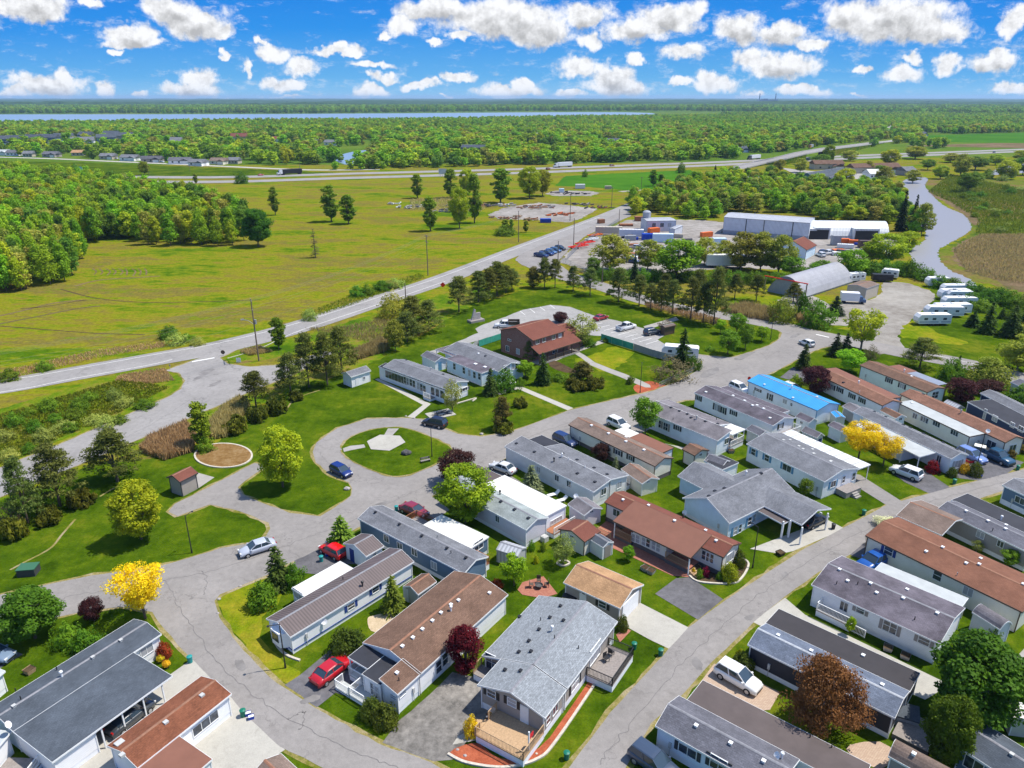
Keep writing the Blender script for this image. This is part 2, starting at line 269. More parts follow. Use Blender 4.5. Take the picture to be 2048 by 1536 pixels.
# foliage
LM = dict(maple=((.020, .070, .006), (.065, .17, .010)), lime=((.075, .15, .008), (.24, .34, .012)), green=((.030, .095, .008), (.10, .23, .014)), bright=((.05, .16, .006), (.17, .36, .010)), slim=((.05, .115, .008), (.13, .24, .014)), gold=((.40, .225, .006), (.64, .41, .01)), plum=((.022, .006, .010), (.065, .018, .024)),
  redmaple=((.05, .005, .008), (.15, .012, .015)), copper=((.055, .024, .014), (.20, .085, .036)), willow=((.085, .13, .02), (.22, .29, .04)), pale=((.12, .16, .04), (.30, .33, .09)), blossom=((.35, .33, .28), (.65, .62, .55)), spruce=((.014, .045, .010), (.05, .115, .022)), youngspruce=((.035, .09, .012), (.12, .22, .03)),
  bluespruce=((.05, .09, .06), (.14, .20, .13)), darkspruce=((.008, .022, .010), (.03, .06, .022)), pine=((.055, .078, .02), (.15, .18, .045)), darkpine=((.034, .06, .014), (.10, .14, .03)), juniper=((.025, .045, .006), (.10, .13, .012)), arb=((.055, .055, .012), (.15, .13, .03)), yew=((.02, .045, .008), (.07, .12, .012)),
  shrub=((.035, .11, .008), (.12, .27, .014)), redbush=((.12, .006, .01), (.3, .015, .02)), goldbush=((.3, .2, .01), (.6, .45, .02)), brownbush=((.07, .055, .04), (.15, .12, .08)), deadwood=((.06, .05, .035), (.12, .10, .06)), wood_a=((.045, .12, .007), (.125, .26, .013)), wood_b=((.075, .14, .008), (.2, .3, .014)), wood_c=((.025, .07, .008), (.07, .14, .018)), wood_d=((.09, .10, .02), (.21, .21, .04)))
for k, (a, b) in LM.items(): leafm('leaf_' + k, a, b)
plain('reed_mat', (.34, .22, .12), .95, var=.3, s=.8)
leafm('leaf_reed', (.21, .15, .085), (.36, .27, .16), .4); leafm('leaf_tuft', (.08, .12, .01), (.2, .22, .02), .4); 
ground('edge_dirt', [(.13, .14, .02), (.24, .2, .07), (.32, .27, .17)], .2, 1.5, 7, fv=.35)
paved('lot', (.31, .30, .285), .35, .2, .1)
plain('asphalt_patch', (.19, .178, .168), .9, var=.25, s=.6)
plain('crack', (.155, .145, .14), .9, var=.3)
plain('ridge_light', (.38, .40, .43), .8, var=.2, s=3)
plain('ridge_brown', (.26, .13, .08), .85, var=.2, s=3)
plain('ridge_grey', (.22, .22, .235), .85, var=.2, s=3)
# ------------------------------------------------------------------ object helpers
def tag(o, label=None, cat=None, group=None, kind=None):
    if label: o['label'] = label
    if cat: o['category'] = cat
    if group: o['group'] = group
    if kind: o['kind'] = kind
    return o
def empty(name, loc, rz=0, **k):
    o = bpy.data.objects.new(name, None); COL.objects.link(o); o.location = loc; o.rotation_euler = (0, 0, rz); o.empty_display_size = .3; return tag(o, **k)
class MB:
    def __init__(s): s.v = []; s.f = []; s.mi = []; s.m = 0
    def add(s, vs, fs):
        b = len(s.v); s.v += [tuple(p) for p in vs]; s.f += [tuple(b + i for i in f) for f in fs]; s.mi += [s.m] * len(fs); return s
    def box(s, x0, x1, y0, y1, z0, z1):
        return s.add([(x0, y0, z0), (x1, y0, z0), (x1, y1, z0), (x0, y1, z0), (x0, y0, z1), (x1, y0, z1), (x1, y1, z1), (x0, y1, z1)], [(3, 2, 1, 0), (4, 5, 6, 7), (0, 1, 5, 4), (1, 2, 6, 5), (2, 3, 7, 6), (3, 0, 4, 7)])
    def bar(s, a, b, w, h=None, up=(0, 0, 1)):
        a = Vector(a); b = Vector(b); d = (b - a).normalized(); up = Vector(up)
        if abs(d.dot(up)) > .98: up = Vector((1, 0, 0))
        sdv = d.cross(up).normalized() * w / 2; u = sdv.cross(d).normalized() * (h or w) / 2
        vs = [p + i * sdv + j * u for p in (a, b) for i, j in ((-1, -1), (1, -1), (1, 1), (-1, 1))]
        return s.add(vs, [(3, 2, 1, 0), (4, 5, 6, 7), (0, 1, 5, 4), (1, 2, 6, 5), (2, 3, 7, 6), (3, 0, 4, 7)])
    def cyl(s, a, b, r0, r1=None, n=10, cap=True):
        a = Vector(a); b = Vector(b); r1 = r0 if r1 is None else r1; d = (b - a).normalized(); up = Vector((0, 0, 1)) if abs(d.z) < .95 else Vector((1, 0, 0))
        e = d.cross(up).normalized(); g = d.cross(e)
        vs = [p + (e * math.cos(t) + g * math.sin(t)) * r for p, r in ((a, r0), (b, r1)) for t in [2 * math.pi * i / n for i in range(n)]]
        fs = [(i, (i + 1) % n, n + (i + 1) % n, n + i) for i in range(n)]
        if cap: fs += [tuple(range(n - 1, -1, -1)), tuple(range(n, 2 * n))]
        return s.add(vs, fs)
    def tube(s, pts, r, n=6):
        for a, b in zip(pts[:-1], pts[1:]): s.cyl(a, b, r, r, n)
        return s
    def lathe(s, prof, n=16, c=(0, 0, 0)):
        vs = [(c[0] + r * math.cos(2 * math.pi * i / n), c[1] + r * math.sin(2 * math.pi * i / n), c[2] + z) for r, z in prof for i in range(n)]
        fs = [(k * n + i, k * n + (i + 1) % n, (k + 1) * n + (i + 1) % n, (k + 1) * n + i) for k in range(len(prof) - 1) for i in range(n)]
        return s.add(vs, fs)
    def ext(s, prof, x0, x1):          # closed (y,z) outline extruded along x
        n = len(prof); vs = [(x, y, z) for x in (x0, x1) for y, z in prof]
        return s.add(vs, [(i, (i + 1) % n, n + (i + 1) % n, n + i) for i in range(n)] + [tuple(range(n - 1, -1, -1)), tuple(range(n, 2 * n))])
    def build(s, name, mat, parent=None, smooth=False, **k):
        me = bpy.data.meshes.new(name); me.from_pydata(s.v, [], s.f)
        for q in (mat if isinstance(mat, (list, tuple)) else [mat]): me.materials.append(MT[q])
        if any(s.mi): me.polygons.foreach_set('material_index', s.mi)
        if smooth: me.polygons.foreach_set('use_smooth', [True] * len(me.polygons))
        me.update(); o = bpy.data.objects.new(name, me); COL.objects.link(o)
        if parent: o.parent = parent
        return tag(o, **k)
def copy_tree(o, parent=None):
    c = o.copy(); COL.objects.link(c); c.parent = parent
    for ch in o.children: copy_tree(ch, c)
    return c
# flat sheets laid on the ground, outlined by surveyed points
def catmull(pts, n=5, closed=True):
    out = []; m = len(pts)
    for i in range(m if closed else m - 1):
        p0, p1, p2, p3 = [pts[(i + k) % m] if closed else pts[max(0, min(m - 1, i + k))] for k in (-1, 0, 1, 2)]
        for j in range(n):
            t = j / n; out.append(.5 * ((2 * p1) + (p2 - p0) * t + (2 * p0 - 5 * p1 + 4 * p2 - p3) * t * t + (3 * p1 - p0 - 3 * p2 + p3) * t ** 3))
    if not closed: out.append(pts[-1])
    return out
from mathutils.geometry import tessellate_polygon
def sheet(name, px, z, mat, smooth=0, jit=0, world=False, **k):
    pts = [Vector((p[0], p[1], 0)) if world else G(p[0], p[1]) for p in px]
    if smooth: pts = catmull(pts, smooth)
    raw = list(pts)
    if jit:
        out = []
        for a, b in zip(pts, pts[1:] + pts[:1]):
            n = max(1, min(60, int((b - a).length / 1.2)))
            for j in range(n): p = a.lerp(b, j / n); out.append(p + Vector((random.gauss(0, jit), random.gauss(0, jit), 0)))
        pts = out
    if k.pop('edge', 0):
        rp_ = raw + raw[:1]; mb = MB(); vs = []
        for a, b in zip(rp_[:-1], rp_[1:]):
            n = max(1, int((b - a).length / 1.5)); d = (b - a).normalized() if (b - a).length else Vector((1, 0, 0)); q = Vector((-d.y, d.x, 0))
            for j in range(n): c = a.lerp(b, j / n); u = random.uniform(.15, .6); vs += [c + q * u + Vector((0, 0, z - .012)), c - q * u + Vector((0, 0, z - .012))]
        mb.add(vs, [(i, i + 1, i + 3, i + 2) for i in range(0, len(vs) - 2, 2)]); mb.build('road_edge', 'edge_dirt', kind='structure')
    tr = tessellate_polygon([pts]); me = bpy.data.meshes.new(name); me.from_pydata([(p.x, p.y, z) for p in pts], [], [tuple(t) for t in tr]); me.materials.append(MT[mat])
    bm = bmesh.new(); bm.from_mesh(me); bm.normal_update()
    for f in bm.faces:
        if f.normal.z < 0: f.normal_flip()
    bm.to_mesh(me); bm.free()
    o = bpy.data.objects.new(name, me); COL.objects.link(o); k.setdefault('kind', 'structure'); return tag(o, **k)
def ribbon(name, px, w, z, mat, world=False, **k):
    pts = [Vector((p[0], p[1], 0)) if world else G(p[0], p[1]) for p in px]; pts = catmull(pts, 6, False); vs = []; fs = []
    for i, p in enumerate(pts):
        d = (pts[min(i + 1, len(pts) - 1)] - pts[max(i - 1, 0)]); d.z = 0; d.normalize(); n = Vector((-d.y, d.x, 0)) * w / 2
        vs += [p + n + Vector((0, 0, z)), p - n + Vector((0, 0, z))]
        if i: fs.append((2 * i - 2, 2 * i - 1, 2 * i + 1, 2 * i))
    mb = MB(); mb.add(vs, fs); k.setdefault('kind', 'structure'); return mb.build(name, mat, **k)
# ------------------------------------------------------------------ foliage
def npmesh(name, V, nq, mat, extra=None):
    """V: (4*nq,3) quads, extra=(verts,faces,matname) polygons appended"""
    me = bpy.data.meshes.new(name); me.vertices.add(len(V)); me.vertices.foreach_set('co', V.astype(np.float32).ravel())
    me.loops.add(4 * nq); me.loops.foreach_set('vertex_index', np.arange(4 * nq, dtype=np.int32)); me.polygons.add(nq)
    me.polygons.foreach_set('loop_start', np.arange(0, 4 * nq, 4, dtype=np.int32)); me.polygons.foreach_set('loop_total', np.full(nq, 4, np.int32))
    me.update(calc_edges=True); me.materials.append(MT[mat]); return me
def nrm(a): return a / np.maximum(np.linalg.norm(a, axis=1, keepdims=True), 1e-6)
def leafquads(Pp, Nn, a, b, dirs=None):
    n = len(Pp); r = nrm(RS.normal(size=(n, 3))) if dirs is None else dirs
    Nn = nrm(Nn); t1 = nrm(np.cross(Nn, r)) if dirs is None else nrm(dirs); t2 = nrm(np.cross(Nn, t1)); s = RS.uniform(.6, 1.3, (n, 1))
    t1 = t1 * a * s; t2 = t2 * b * s
    return np.stack([Pp - t1, Pp + t2 - t1 * .1, Pp + t1, Pp - t2 + t1 * .1], 1).reshape(-1, 3)
def clump_crown(h, r, cb, ncl, nleaf, la, shape='round', rc=.36, gap=0., inner=.45):
    """leaf clumps spread through a crown"""
    cz = (cb + 1) / 2 * h; hz = (1 - cb) / 2 * h; C = []
    for i in range(ncl):
        t = RS.uniform(-1, 1); 
        if shape == 'round': wr = math.sqrt(max(0, 1 - t * t)) ** .8
        elif shape == 'egg': wr = math.sqrt(max(0, 1 - t * t)) * (1 - .35 * t)
        elif shape == 'vase': wr = (.35 + .65 * (t + 1) / 2) * (1 if t < .6 else math.sqrt(max(0, 1 - ((t - .6) / .42) ** 2)))
        elif shape == 'point': wr = math.sqrt(max(0, 1 - t * t)) * (1 - .62 * t) * .85 + .05
        elif shape == 'col': wr = (1 - abs(t) ** 2.5) * .8 + .2
        else: wr = (1 - t) / 2 + .1
        a = RS.uniform(0, 2 * math.pi); q = RS.uniform(inner, .8) * wr * r
        C.append((q * math.cos(a), q * math.sin(a), cz + t * hz * .82, rc * r * RS.uniform(.6, 1.25)))
    C = np.array(C); per = max(3, nleaf // ncl); idx = np.repeat(np.arange(ncl), per); n = len(idx)
    d = nrm(RS.normal(size=(n, 3))); rad = C[idx, 3:4] * RS.uniform(.6, 1.12, (n, 1)) * np.array([1, 1, .75]); Pp = C[idx, :3] + d * rad
    Pp[:, 2] = np.maximum(Pp[:, 2], .15); Nn = d + RS.normal(size=(n, 3)) * .55 + np.array([0, 0, .35])
    return leafquads(Pp, Nn, la, la * .62), C
def mk_tree(kind, leaf, h, r, crown_quads, C, bark='bark', tr=.16, limbs=True, cb=.25, lean=0):
    cm = npmesh(kind + '_crown', crown_quads, len(crown_quads) // 4, leaf); mb = MB()
    top = h * (.75 if limbs else .95); mb.cyl((0, 0, -.1), (0, 0, cb * h), tr, tr * .75, 7); mb.cyl((0, 0, cb * h), (0, 0, top), tr * .75, tr * .2, 6)
    if limbs and C is not None:
        for c in C[:14]:
            z0 = cb * h * RS.uniform(.7, 1.2); mb.cyl((0, 0, z0), (c[0] * .9, c[1] * .9, max(c[2], z0 + .2)), tr * .4, tr * .1, 5)
    me = bpy.data.meshes.new('trunk'); me.from_pydata(mb.v, [], mb.f); me.materials.append(MT[bark]); return (cm, me, h, r)
def conifer(h, r, levels, per, la, lb, droop=.35, base=.06, pw=1.0, fluff=.25):
    Ps = []; Ds = []; 
    for i in range(levels):
        t = (i + RS.uniform(0, .6)) / levels; z = h * (base + (1 - base) * t); rr = r * (1 - t) ** pw + .12
        nb = max(5, int(per * (1 - t) + 4))
        for k in range(nb):
            a = RS.uniform(0, 6.283); L = rr * RS.uniform(.72, 1.08); m = max(3, int(6 * L / r * 2))
            for j in range(m):
                q = (j + RS.uniform(.2, 1)) / m; Ps.append((L * q * math.cos(a), L * q * math.sin(a), z - droop * L * q * q + RS.normal() * .05)); Ds.append((math.cos(a), math.sin(a), -droop * .9))
    Ps = np.array(Ps); Ds = np.array(Ds); n = len(Ps); Ps += RS.normal(size=(n, 3)) * fluff * la
    Ds = Ds + RS.normal(size=(n, 3)) * .35; Nn = RS.normal(size=(n, 3)) * .5 + np.array([0, 0, 1.]); dd = nrm(Ds)
    return leafquads(Ps, Nn, la, lb, dd)
def pine(h, r, la, nclump=70, cb=.3, flat=.45, per=34, pw=.6):
    C = []; 
    for i in range(nclump):
        t = RS.uniform(0, 1) ** .85; z = h * (cb + (1 - cb) * t); a = RS.uniform(0, 6.283); q = r * (1 - t ** 1.6 * .85) * RS.uniform(.35, 1)
        C.append((q * math.cos(a), q * math.sin(a), z + q * .12, r * RS.uniform(.15, .27)))
    C = np.array(C); idx = np.repeat(np.arange(nclump), per); n = len(idx); d = nrm(RS.normal(size=(n, 3)))
    Pp = C[idx, :3] + d * C[idx, 3:4] * RS.uniform(.3, 1.1, (n, 1)) * np.array([1.15, 1.15, flat]); return leafquads(Pp, d + RS.normal(size=(n, 3)) * .6, la, la * .4), C
TREES = {}
def reg(k, *v): TREES.setdefault(k, []).extend(v)
def broad(key, leaf, h=8, r=3, cb=.22, ncl=34, nl=5200, la=.19, shape='round', rc=.36, bark='bark', tr=.16, nvar=1, inner=.45):
    for i in range(nvar):
        q, C = clump_crown(h, r, cb, ncl, nl, la, shape, rc, 0, inner); reg(key, mk_tree(key, 'leaf_' + leaf, h, r, q, C, bark, tr, True, cb))
broad('maple', 'maple', ncl=70, nl=20000, la=.15, rc=.30, cb=.12, nvar=2)
broad('lime', 'lime', ncl=64, nl=11000, la=.145, rc=.27, cb=.12, nvar=2)
broad('green', 'green', ncl=40, nl=5200, nvar=2); broad('bright', 'bright', ncl=40, nl=5200, nvar=1)
broad('slim', 'slim', h=9, r=1.9, cb=.05, ncl=80, nl=4600, shape='col', rc=.3, nvar=2, inner=.2)
broad('gold', 'gold', h=7.5, r=4, cb=.32, ncl=70, nl=9500, la=.125, shape='vase', rc=.22, nvar=2)
broad('plum', 'plum', h=6, r=3, cb=.1, ncl=50, nl=12000, la=.13, rc=.32, nvar=2); broad('redmaple', 'redmaple', h=7, r=2.8, cb=.1, ncl=48, nl=12000, la=.135, rc=.32, shape='egg')
broad('copper', 'copper', h=8.5, r=5.2, cb=.06, ncl=110, nl=24000, la=.12, rc=.22, shape='egg', inner=.35)
broad('willow', 'willow', h=10, r=4, cb=.1, ncl=60, nl=6500, la=.2, rc=.25, shape='round', bark='bark_grey', nvar=2, inner=.2); broad('pale', 'pale', h=6, r=3, cb=.15, ncl=34, nl=2600, la=.15, rc=.3, bark='bark_grey', nvar=1)
broad('blossom', 'blossom', h=3, r=1.6, cb=.1, ncl=20, nl=1500, la=.11, rc=.4); broad('vase', 'lime', h=9, r=4.6, cb=.22, ncl=56, nl=3800, la=.2, rc=.2, shape='vase', bark='bark_grey', tr=.2)
for k, l in (('spruce', 'spruce'), ('youngspruce', 'youngspruce'), ('bluespruce', 'bluespruce'), ('darkspruce', 'darkspruce')):
    for i in range(2 if k == 'spruce' else 1):
        q = conifer(7, 1.9, 22, 19, .32, .12, pw=.8); reg(k, mk_tree(k, 'leaf_' + l, 7, 1.9, q, None, 'bark', .12, False, .1))
for k, l, pw in (('pine', 'pine', .6), ('darkpine', 'darkpine', .5)):
    for i in range(3):
        q, C = pine(9, 2.8, .17, 115, .24 if i else .14, .5, 60, pw); reg(k, mk_tree(k, 'leaf_' + l, 9, 2.8, q, C, 'bark', .15, True, .3))
def bushm(key, leaf, h, r, n, la, flat=.8, jag=.12):
    d = nrm(RS.normal(size=(n, 3))); d[:, 2] = np.abs(d[:, 2]); lump = 1 + jag * np.sin(d[:, 0:1] * 7 + 1) * np.cos(d[:, 1:2] * 6) + jag * np.sin(d[:, 2:3] * 9 + d[:, 0:1] * 5)
    Pp = d * np.array([r, r, h]) * lump * RS.uniform(.72, 1.04, (n, 1)); q = leafquads(Pp, d + RS.normal(size=(n, 3)) * .5, la, la * .65)
    cm = npmesh(key + '_foliage', q, len(q) // 4, 'leaf_' + leaf); mb = MB()
    for a in range(5): mb.cyl((0, 0, 0), (r * .4 * math.cos(a * 1.256), r * .4 * math.sin(a * 1.256), h * .5), .04, .02, 5)
    me = bpy.data.meshes.new('stem'); me.from_pydata(mb.v, [], mb.f); me.materials.append(MT['bark']); reg(key, (cm, me, h, r))
bushm('shrub', 'shrub', 1.8, 1.2, 2200, .10); bushm('yew', 'yew', 1.8, 1.3, 2200, .10); bushm('limeshrub', 'lime', 1.6, 1.2, 2000, .10); bushm('redbush', 'redbush', 1.3, 1.0, 1600, .09); bushm('goldbush', 'goldbush', 1.4, 1.0, 1600, .09); bushm('brownbush', 'brownbush', 2, 1.8, 1500, .09, jag=.25)
bushm('palebush', 'pale', 2.4, 2, 1800, .12, jag=.2); bushm('willowbush', 'willow', 3, 2.4, 2600, .13, jag=.15); bushm('greenbush', 'green', 2.4, 2, 2400, .14, jag=.22); bushm('darkbush', 'maple', 2.2, 1.9, 2400, .13, jag=.2)
for i in range(2):   # low spreading juniper
    q, C = clump_crown(1.1, 2.4, .0, 34, 3000, .17, 'round', .2, 0, .1); reg('juniper', mk_tree('juniper', 'leaf_juniper', 1.1, 2.4, q, None, 'bark', .05, False, .1))
q, C = clump_crown(5, 1.4, .0, 40, 4200, .12, 'egg', .42, 0, .1); reg('arb', mk_tree('arb', 'leaf_arb', 5, 1.4, q, None, 'bark', .08, False, .1))
q = conifer(9, 1.1, 14, 4, .25, .06, pw=.5); reg('deadconifer', mk_tree('deadconifer', 'leaf_deadwood', 9, 1.1, q, None, 'bark_grey', .12, False, .1))
def woodtree(key, leaf, h, r, ncl, nl, la, shape, nvar=3):
    for i in range(nvar):
        q, C = clump_crown(h, r * RS.uniform(.85, 1.15), .08, ncl, nl, la, shape, .38, 0, .3); reg(key, mk_tree(key, 'leaf_' + leaf, h, r, q, None, 'bark', .18, False, .2))
woodtree('wood_a', 'wood_a', 13, 4, 46, 2600, .34, 'point'); woodtree('wood_b', 'wood_b', 13, 3.6, 40, 2300, .34, 'egg', 2); woodtree('wood_c', 'wood_c', 12, 3.8, 40, 2300, .34, 'point', 2); woodtree('wood_d', 'wood_d', 13, 4, 24, 1300, .42, 'round', 1)
woodtree('far_a', 'wood_a', 12, 4.8, 18, 560, .85, 'round', 2); woodtree('far_b', 'wood_b', 12, 4.8, 18, 560, .85, 'round', 1); woodtree('far_c', 'wood_c', 12, 4.4, 18, 480, .85, 'egg', 1); woodtree('far_d', 'wood_d', 11, 4.6, 14, 420, .8, 'round', 1)
CROWNNAME = {'shrub', 'yew', 'limeshrub', 'redbush', 'goldbush', 'brownbush', 'palebush', 'willowbush', 'greenbush', 'darkbush', 'juniper'}
TNAME = dict(maple='maple_tree', lime='broadleaf_tree', green='broadleaf_tree', bright='broadleaf_tree', slim='poplar_tree', gold='golden_tree', plum='plum_tree', redmaple='red_maple_tree', copper='copper_leaf_tree', willow='willow_tree', pale='budding_tree', blossom='blossom_tree', vase='broadleaf_tree', spruce='spruce_tree', youngspruce='spruce_tree', bluespruce='spruce_tree', darkspruce='spruce_tree', pine='pine_tree', darkpine='pine_tree', arb='cedar_tree', deadconifer='bare_conifer', juniper='juniper_bush')
def plant(kind, loc, h, r, label, cat=None, group=None, rz=None):
    cm, tm, h0, r0 = random.choice(TREES[kind]); bush = kind in CROWNNAME
    name = TNAME.get(kind, 'shrub' if bush else 'woodland_tree')
    e = empty(name, loc, random.uniform(0, 6.28) if rz is None else rz); e.scale = (r / r0, r / r0, h / h0)
    tag(e, label, cat or ('bush' if bush else 'tree'), group)
    c = bpy.data.objects.new('foliage' if bush else 'crown', cm); COL.objects.link(c); c.parent = e
    s = bpy.data.objects.new('stem' if bush else 'trunk', tm); COL.objects.link(s); s.parent = e
    return e
def T(kind, bx, by, ty, w, label, group=None):
    b = G(bx, by); h = max(.4, top_z(b, ty)); r = w / 2 / ppm(b) * (1.18 if 'pine' in kind else 1)
    return plant(kind, b, h, r, label, None, group)
# ------------------------------------------------------------------ houses
def pz(prof, y):
    pts = sorted(prof)
    for (a, za), (b, zb) in zip(pts[:-1], pts[1:]):
        if a - 1e-6 <= y <= b + 1e-6: return za + (zb - za) * (y - a) / max(1e-6, b - a)
    return pts[0][1] if y < pts[0][0] else pts[-1][1]
class Home:
    def __init__(s, name, label, cat, P1, P2, P3, ez=2.8, rise=.75, roof='r_grey', wall='w_white', trim='t_white', skirt='w_skirt', sk=.55, group=None, oh=.22, curve=False, plain=False, secs=None, z0=0):
        a, b, c = G(*P1, ez), G(*P2, ez), G(*P3, ez); ex = (a - b); ex.z = 0; s.L = ex.length; ex.normalize(); ey = Vector((-ex.y, ex.x, 0)); w = (c - b).dot(ey)
        s.s = 1 if w > 0 else -1; s.W = abs(w); s.ex = ex; s.ey = ey * s.s; s.o = Vector((b.x, b.y, 0)); s.ez = ez; s.rise = rise; s.oh = oh
        s.roofm, s.wallm, s.trimm, s.skm, s.sk = roof, wall, trim, skirt, sk
        s.root = empty(name, s.o, math.atan2(ex.y, ex.x), label=label, cat=cat, group=group)
        s.roof = None; s.roofs = []; s.planes = {}
        if secs is None: secs = [(0, s.L, s.gable(0, s.W))]
        if not plain:
            for q in secs: s.sec(*q)
        s.planes['F'] = ('y', oh); s.planes['E'] = ('x', oh); s.planes['B'] = ('y', s.W - oh); s.planes['O'] = ('x', s.L - oh)
    def gable(s, y0, y1, rise=None, curve=False):
        rise = s.rise if rise is None else rise; m = (y0 + y1) / 2
        return [(y0, s.ez), (m, s.ez + rise), (y1, s.ez)]
    def arch(s, y0, y1, rise, n=8): return [(y0 + (y1 - y0) * i / n, s.ez + rise * math.sin(math.pi * i / n) ** .8) for i in range(n + 1)]
    def fl(s, mb):
        if s.s < 0: mb.v = [(x, -y, z) for x, y, z in mb.v]; mb.f = [f[::-1] for f in mb.f]
        return mb
    def part(s, name, mb, mat, parent=None, **k): return s.fl(mb).build(name, mat, parent or s.root, **k)
    def sec(s, x0, x1, prof, roofm=None, wallm=None, walls=True, rn='roof', wn='wall', z0=None, t=.12, skirt=True, oh=None):
        roofm = roofm or s.roofm; wallm = wallm or s.wallm; oh = s.oh if oh is None else oh
        mb = MB(); n = len(prof); mb.ext(prof + [(y, z - t) for y, z in reversed(prof)], x0, x1); ro = s.part(rn, mb, roofm)
        s.roofs.append((x0, x1, prof)); s.roof = s.roof or ro
        if not hasattr(s, 'mainroof'): s.mainroof = ro
        mb = MB(); h = t + .05
        for y, z in (prof[0], prof[-1]):
            e = -.025 if y == prof[0][0] else .025; mb.box(x0 - .02, x1 + .02, min(y, y + e), max(y, y + e), z - h, z + .012)
        for x, e in ((x0, -.025), (x1, .025)):
            for (a, za), (b, zb) in zip(prof[:-1], prof[1:]):
                mb.add([(xx, yy, zz) for xx in (x, x + e) for yy, zz in ((a, za + .014), (b, zb + .014), (b, zb - h), (a, za - h))], [(0, 1, 2, 3), (7, 6, 5, 4), (0, 4, 5, 1), (1, 5, 6, 2), (2, 6, 7, 3), (3, 7, 4, 0)])
        s.part('fascia', mb, s.trimm)
        if len(prof) == 3 and prof[1][1] > prof[0][1]:
            mb = MB(); y, z = prof[1]; a = (prof[1][1] - prof[0][1]) / (y - prof[0][0]) * .14; mb.add([(x, yy, zz) for x in (x0 - .01, x1 + .01) for yy, zz in ((y - .14, z - a + .02), (y, z + .025), (y + .14, z - a + .02))], [(0, 1, 4, 3), (1, 2, 5, 4)])
            s.part('ridge_cap', mb, 'ridge_light' if roofm in ('r_blue',) else 'ridge_brown' if roofm in ('r_brown', 'r_brown2', 'r_rusty', 'r_rust', 'r_red', 'r_tan', 'r_bgrey') else 'ridge_grey', ro)
        if walls:
            ya, yb = prof[0][0] + oh, prof[-1][0] - oh; sk = s.sk if z0 is None else z0
            top = [(ya, pz(prof, ya) - t)] + [(y, z - t) for y, z in prof[1:-1]] + [(yb, pz(prof, yb) - t)]
            mb = MB(); mb.ext(top + [(yb, sk), (ya, sk)], x0 + oh, x1 - oh); s.part(wn, mb, wallm)
            if sk > .05 and skirt: mb = MB(); mb.box(x0 + oh + .03, x1 - oh - .03, ya + .03, yb - .03, 0, sk); s.part('skirting', mb, s.skm)
            # corner boards
            for x in (x0 + oh, x1 - oh):
                for y in (ya, yb): mb = MB(); mb.box(x - .05, x + .05, y - .05, y + .05, .05, pz(prof, y) - t - .03); s.part('corner_board', mb, s.trimm)
        return ro
    def loc(s, x, y, z): p = G(x, y, z) - s.o; return p.dot(s.ex), p.dot(s.ey)
    def bbox(s, px, z): q = [s.loc(x, y, z) for x, y in px]; return min(a for a, b in q), max(a for a, b in q), min(b for a, b in q), max(b for a, b in q)
    def annex(s, px, z, dz=0, roof='r_flatwhite', wall='w_white', walls=True, posts=0, clip=None, rn='addition_roof', key=None, oh=.12, t=.12, postm=None, x=None, y=None, z0=None):
        """flat or lean-to addition; dz = rise from its low-y to its high-y edge"""
        x0, x1, y0, y1 = s.bbox(px, z)
        if x: x0, x1 = (x[0] if x[0] is not None else x0), (x[1] if x[1] is not None else x1)
        if y: y0, y1 = (y[0] if y[0] is not None else y0), (y[1] if y[1] is not None else y1)
        prof = [(y0, z), (y1, z + dz)]
        s.sec(x0, x1, prof, roof, wall, walls, rn, 'addition_wall', oh=oh, t=t, z0=z0)
        if posts:
            for i in range(posts):
                xx = x0 + .15 + (x1 - x0 - .3) * i / max(1, posts - 1)
                for yy in ((y0 + .15,) if y1 > s.W * .4 or True else (y1 - .15,)):
                    if y0 >= s.W - .6: yy = y1 - .15
                    mb = MB(); mb.box(xx - .05, xx + .05, yy - .05, yy + .05, 0, pz(prof, yy) - t); s.part('post', mb, postm or s.trimm)
        if key: s.planes[key + 'y0'] = ('y', y0 + oh); s.planes[key + 'x0'] = ('x', x0 + oh); s.planes[key + 'y1'] = ('y', y1 - oh); s.planes[key + 'x1'] = ('x', x1 - oh)
        return x0, x1, y0, y1
    def hit(s, side, px, py):
        ax, val = s.planes[side]; d = ray(px, py); o = Vector((0, 0, CH)) - s.o; e = s.ex if ax == 'x' else s.ey
        k = (val - o.dot(e)) / d.dot(e); p = o + d * k; return p.dot(s.ex), p.dot(s.ey), p.z
    def win(s, side, px, py, w=.9, h=1.0, sh=None, frame='t_white', mull=1, pane='glass', name='window'):
        x, y, z = s.hit(side, px, py); ax, val = s.planes[side]; z = max(z, h / 2 + .1)
        cam = Vector((0, 0, CH)) - s.o; out = -1 if (cam.dot(s.ex if ax == 'x' else s.ey) < val) else 1
        def bx(mb, u0, u1, z0, z1, d0, d1):
            a, b = sorted((val + out * d0, val + out * d1))
            if ax == 'y': mb.box(x + u0, x + u1, a, b, z + z0, z + z1)
            else: mb.box(a, b, y + u0, y + u1, z + z0, z + z1)
        mb = MB(); f = .06
        bx(mb, -w / 2 - f, w / 2 + f, h / 2, h / 2 + f, -.02, .06); bx(mb, -w / 2 - f, w / 2 + f, -h / 2 - f, -h / 2, -.02, .07)
        bx(mb, -w / 2 - f, -w / 2, -h / 2, h / 2, -.02, .06); bx(mb, w / 2, w / 2 + f, -h / 2, h / 2, -.02, .06)
        for i in range(mull): u = -w / 2 + w * (i + 1) / (mull + 1); bx(mb, u - .025, u + .025, -h / 2, h / 2, -.02, .05)
        if mull == 0 or h > 1.25: bx(mb, -w / 2, w / 2, -.025, .025, -.02, .045)
        o = s.part(name, mb, frame); mb = MB(); bx(mb, -w / 2, w / 2, -h / 2, h / 2, -.02, .02); s.part('pane', mb, 'curtain' if pane == 'glass' and random.random() < .25 else pane, o)
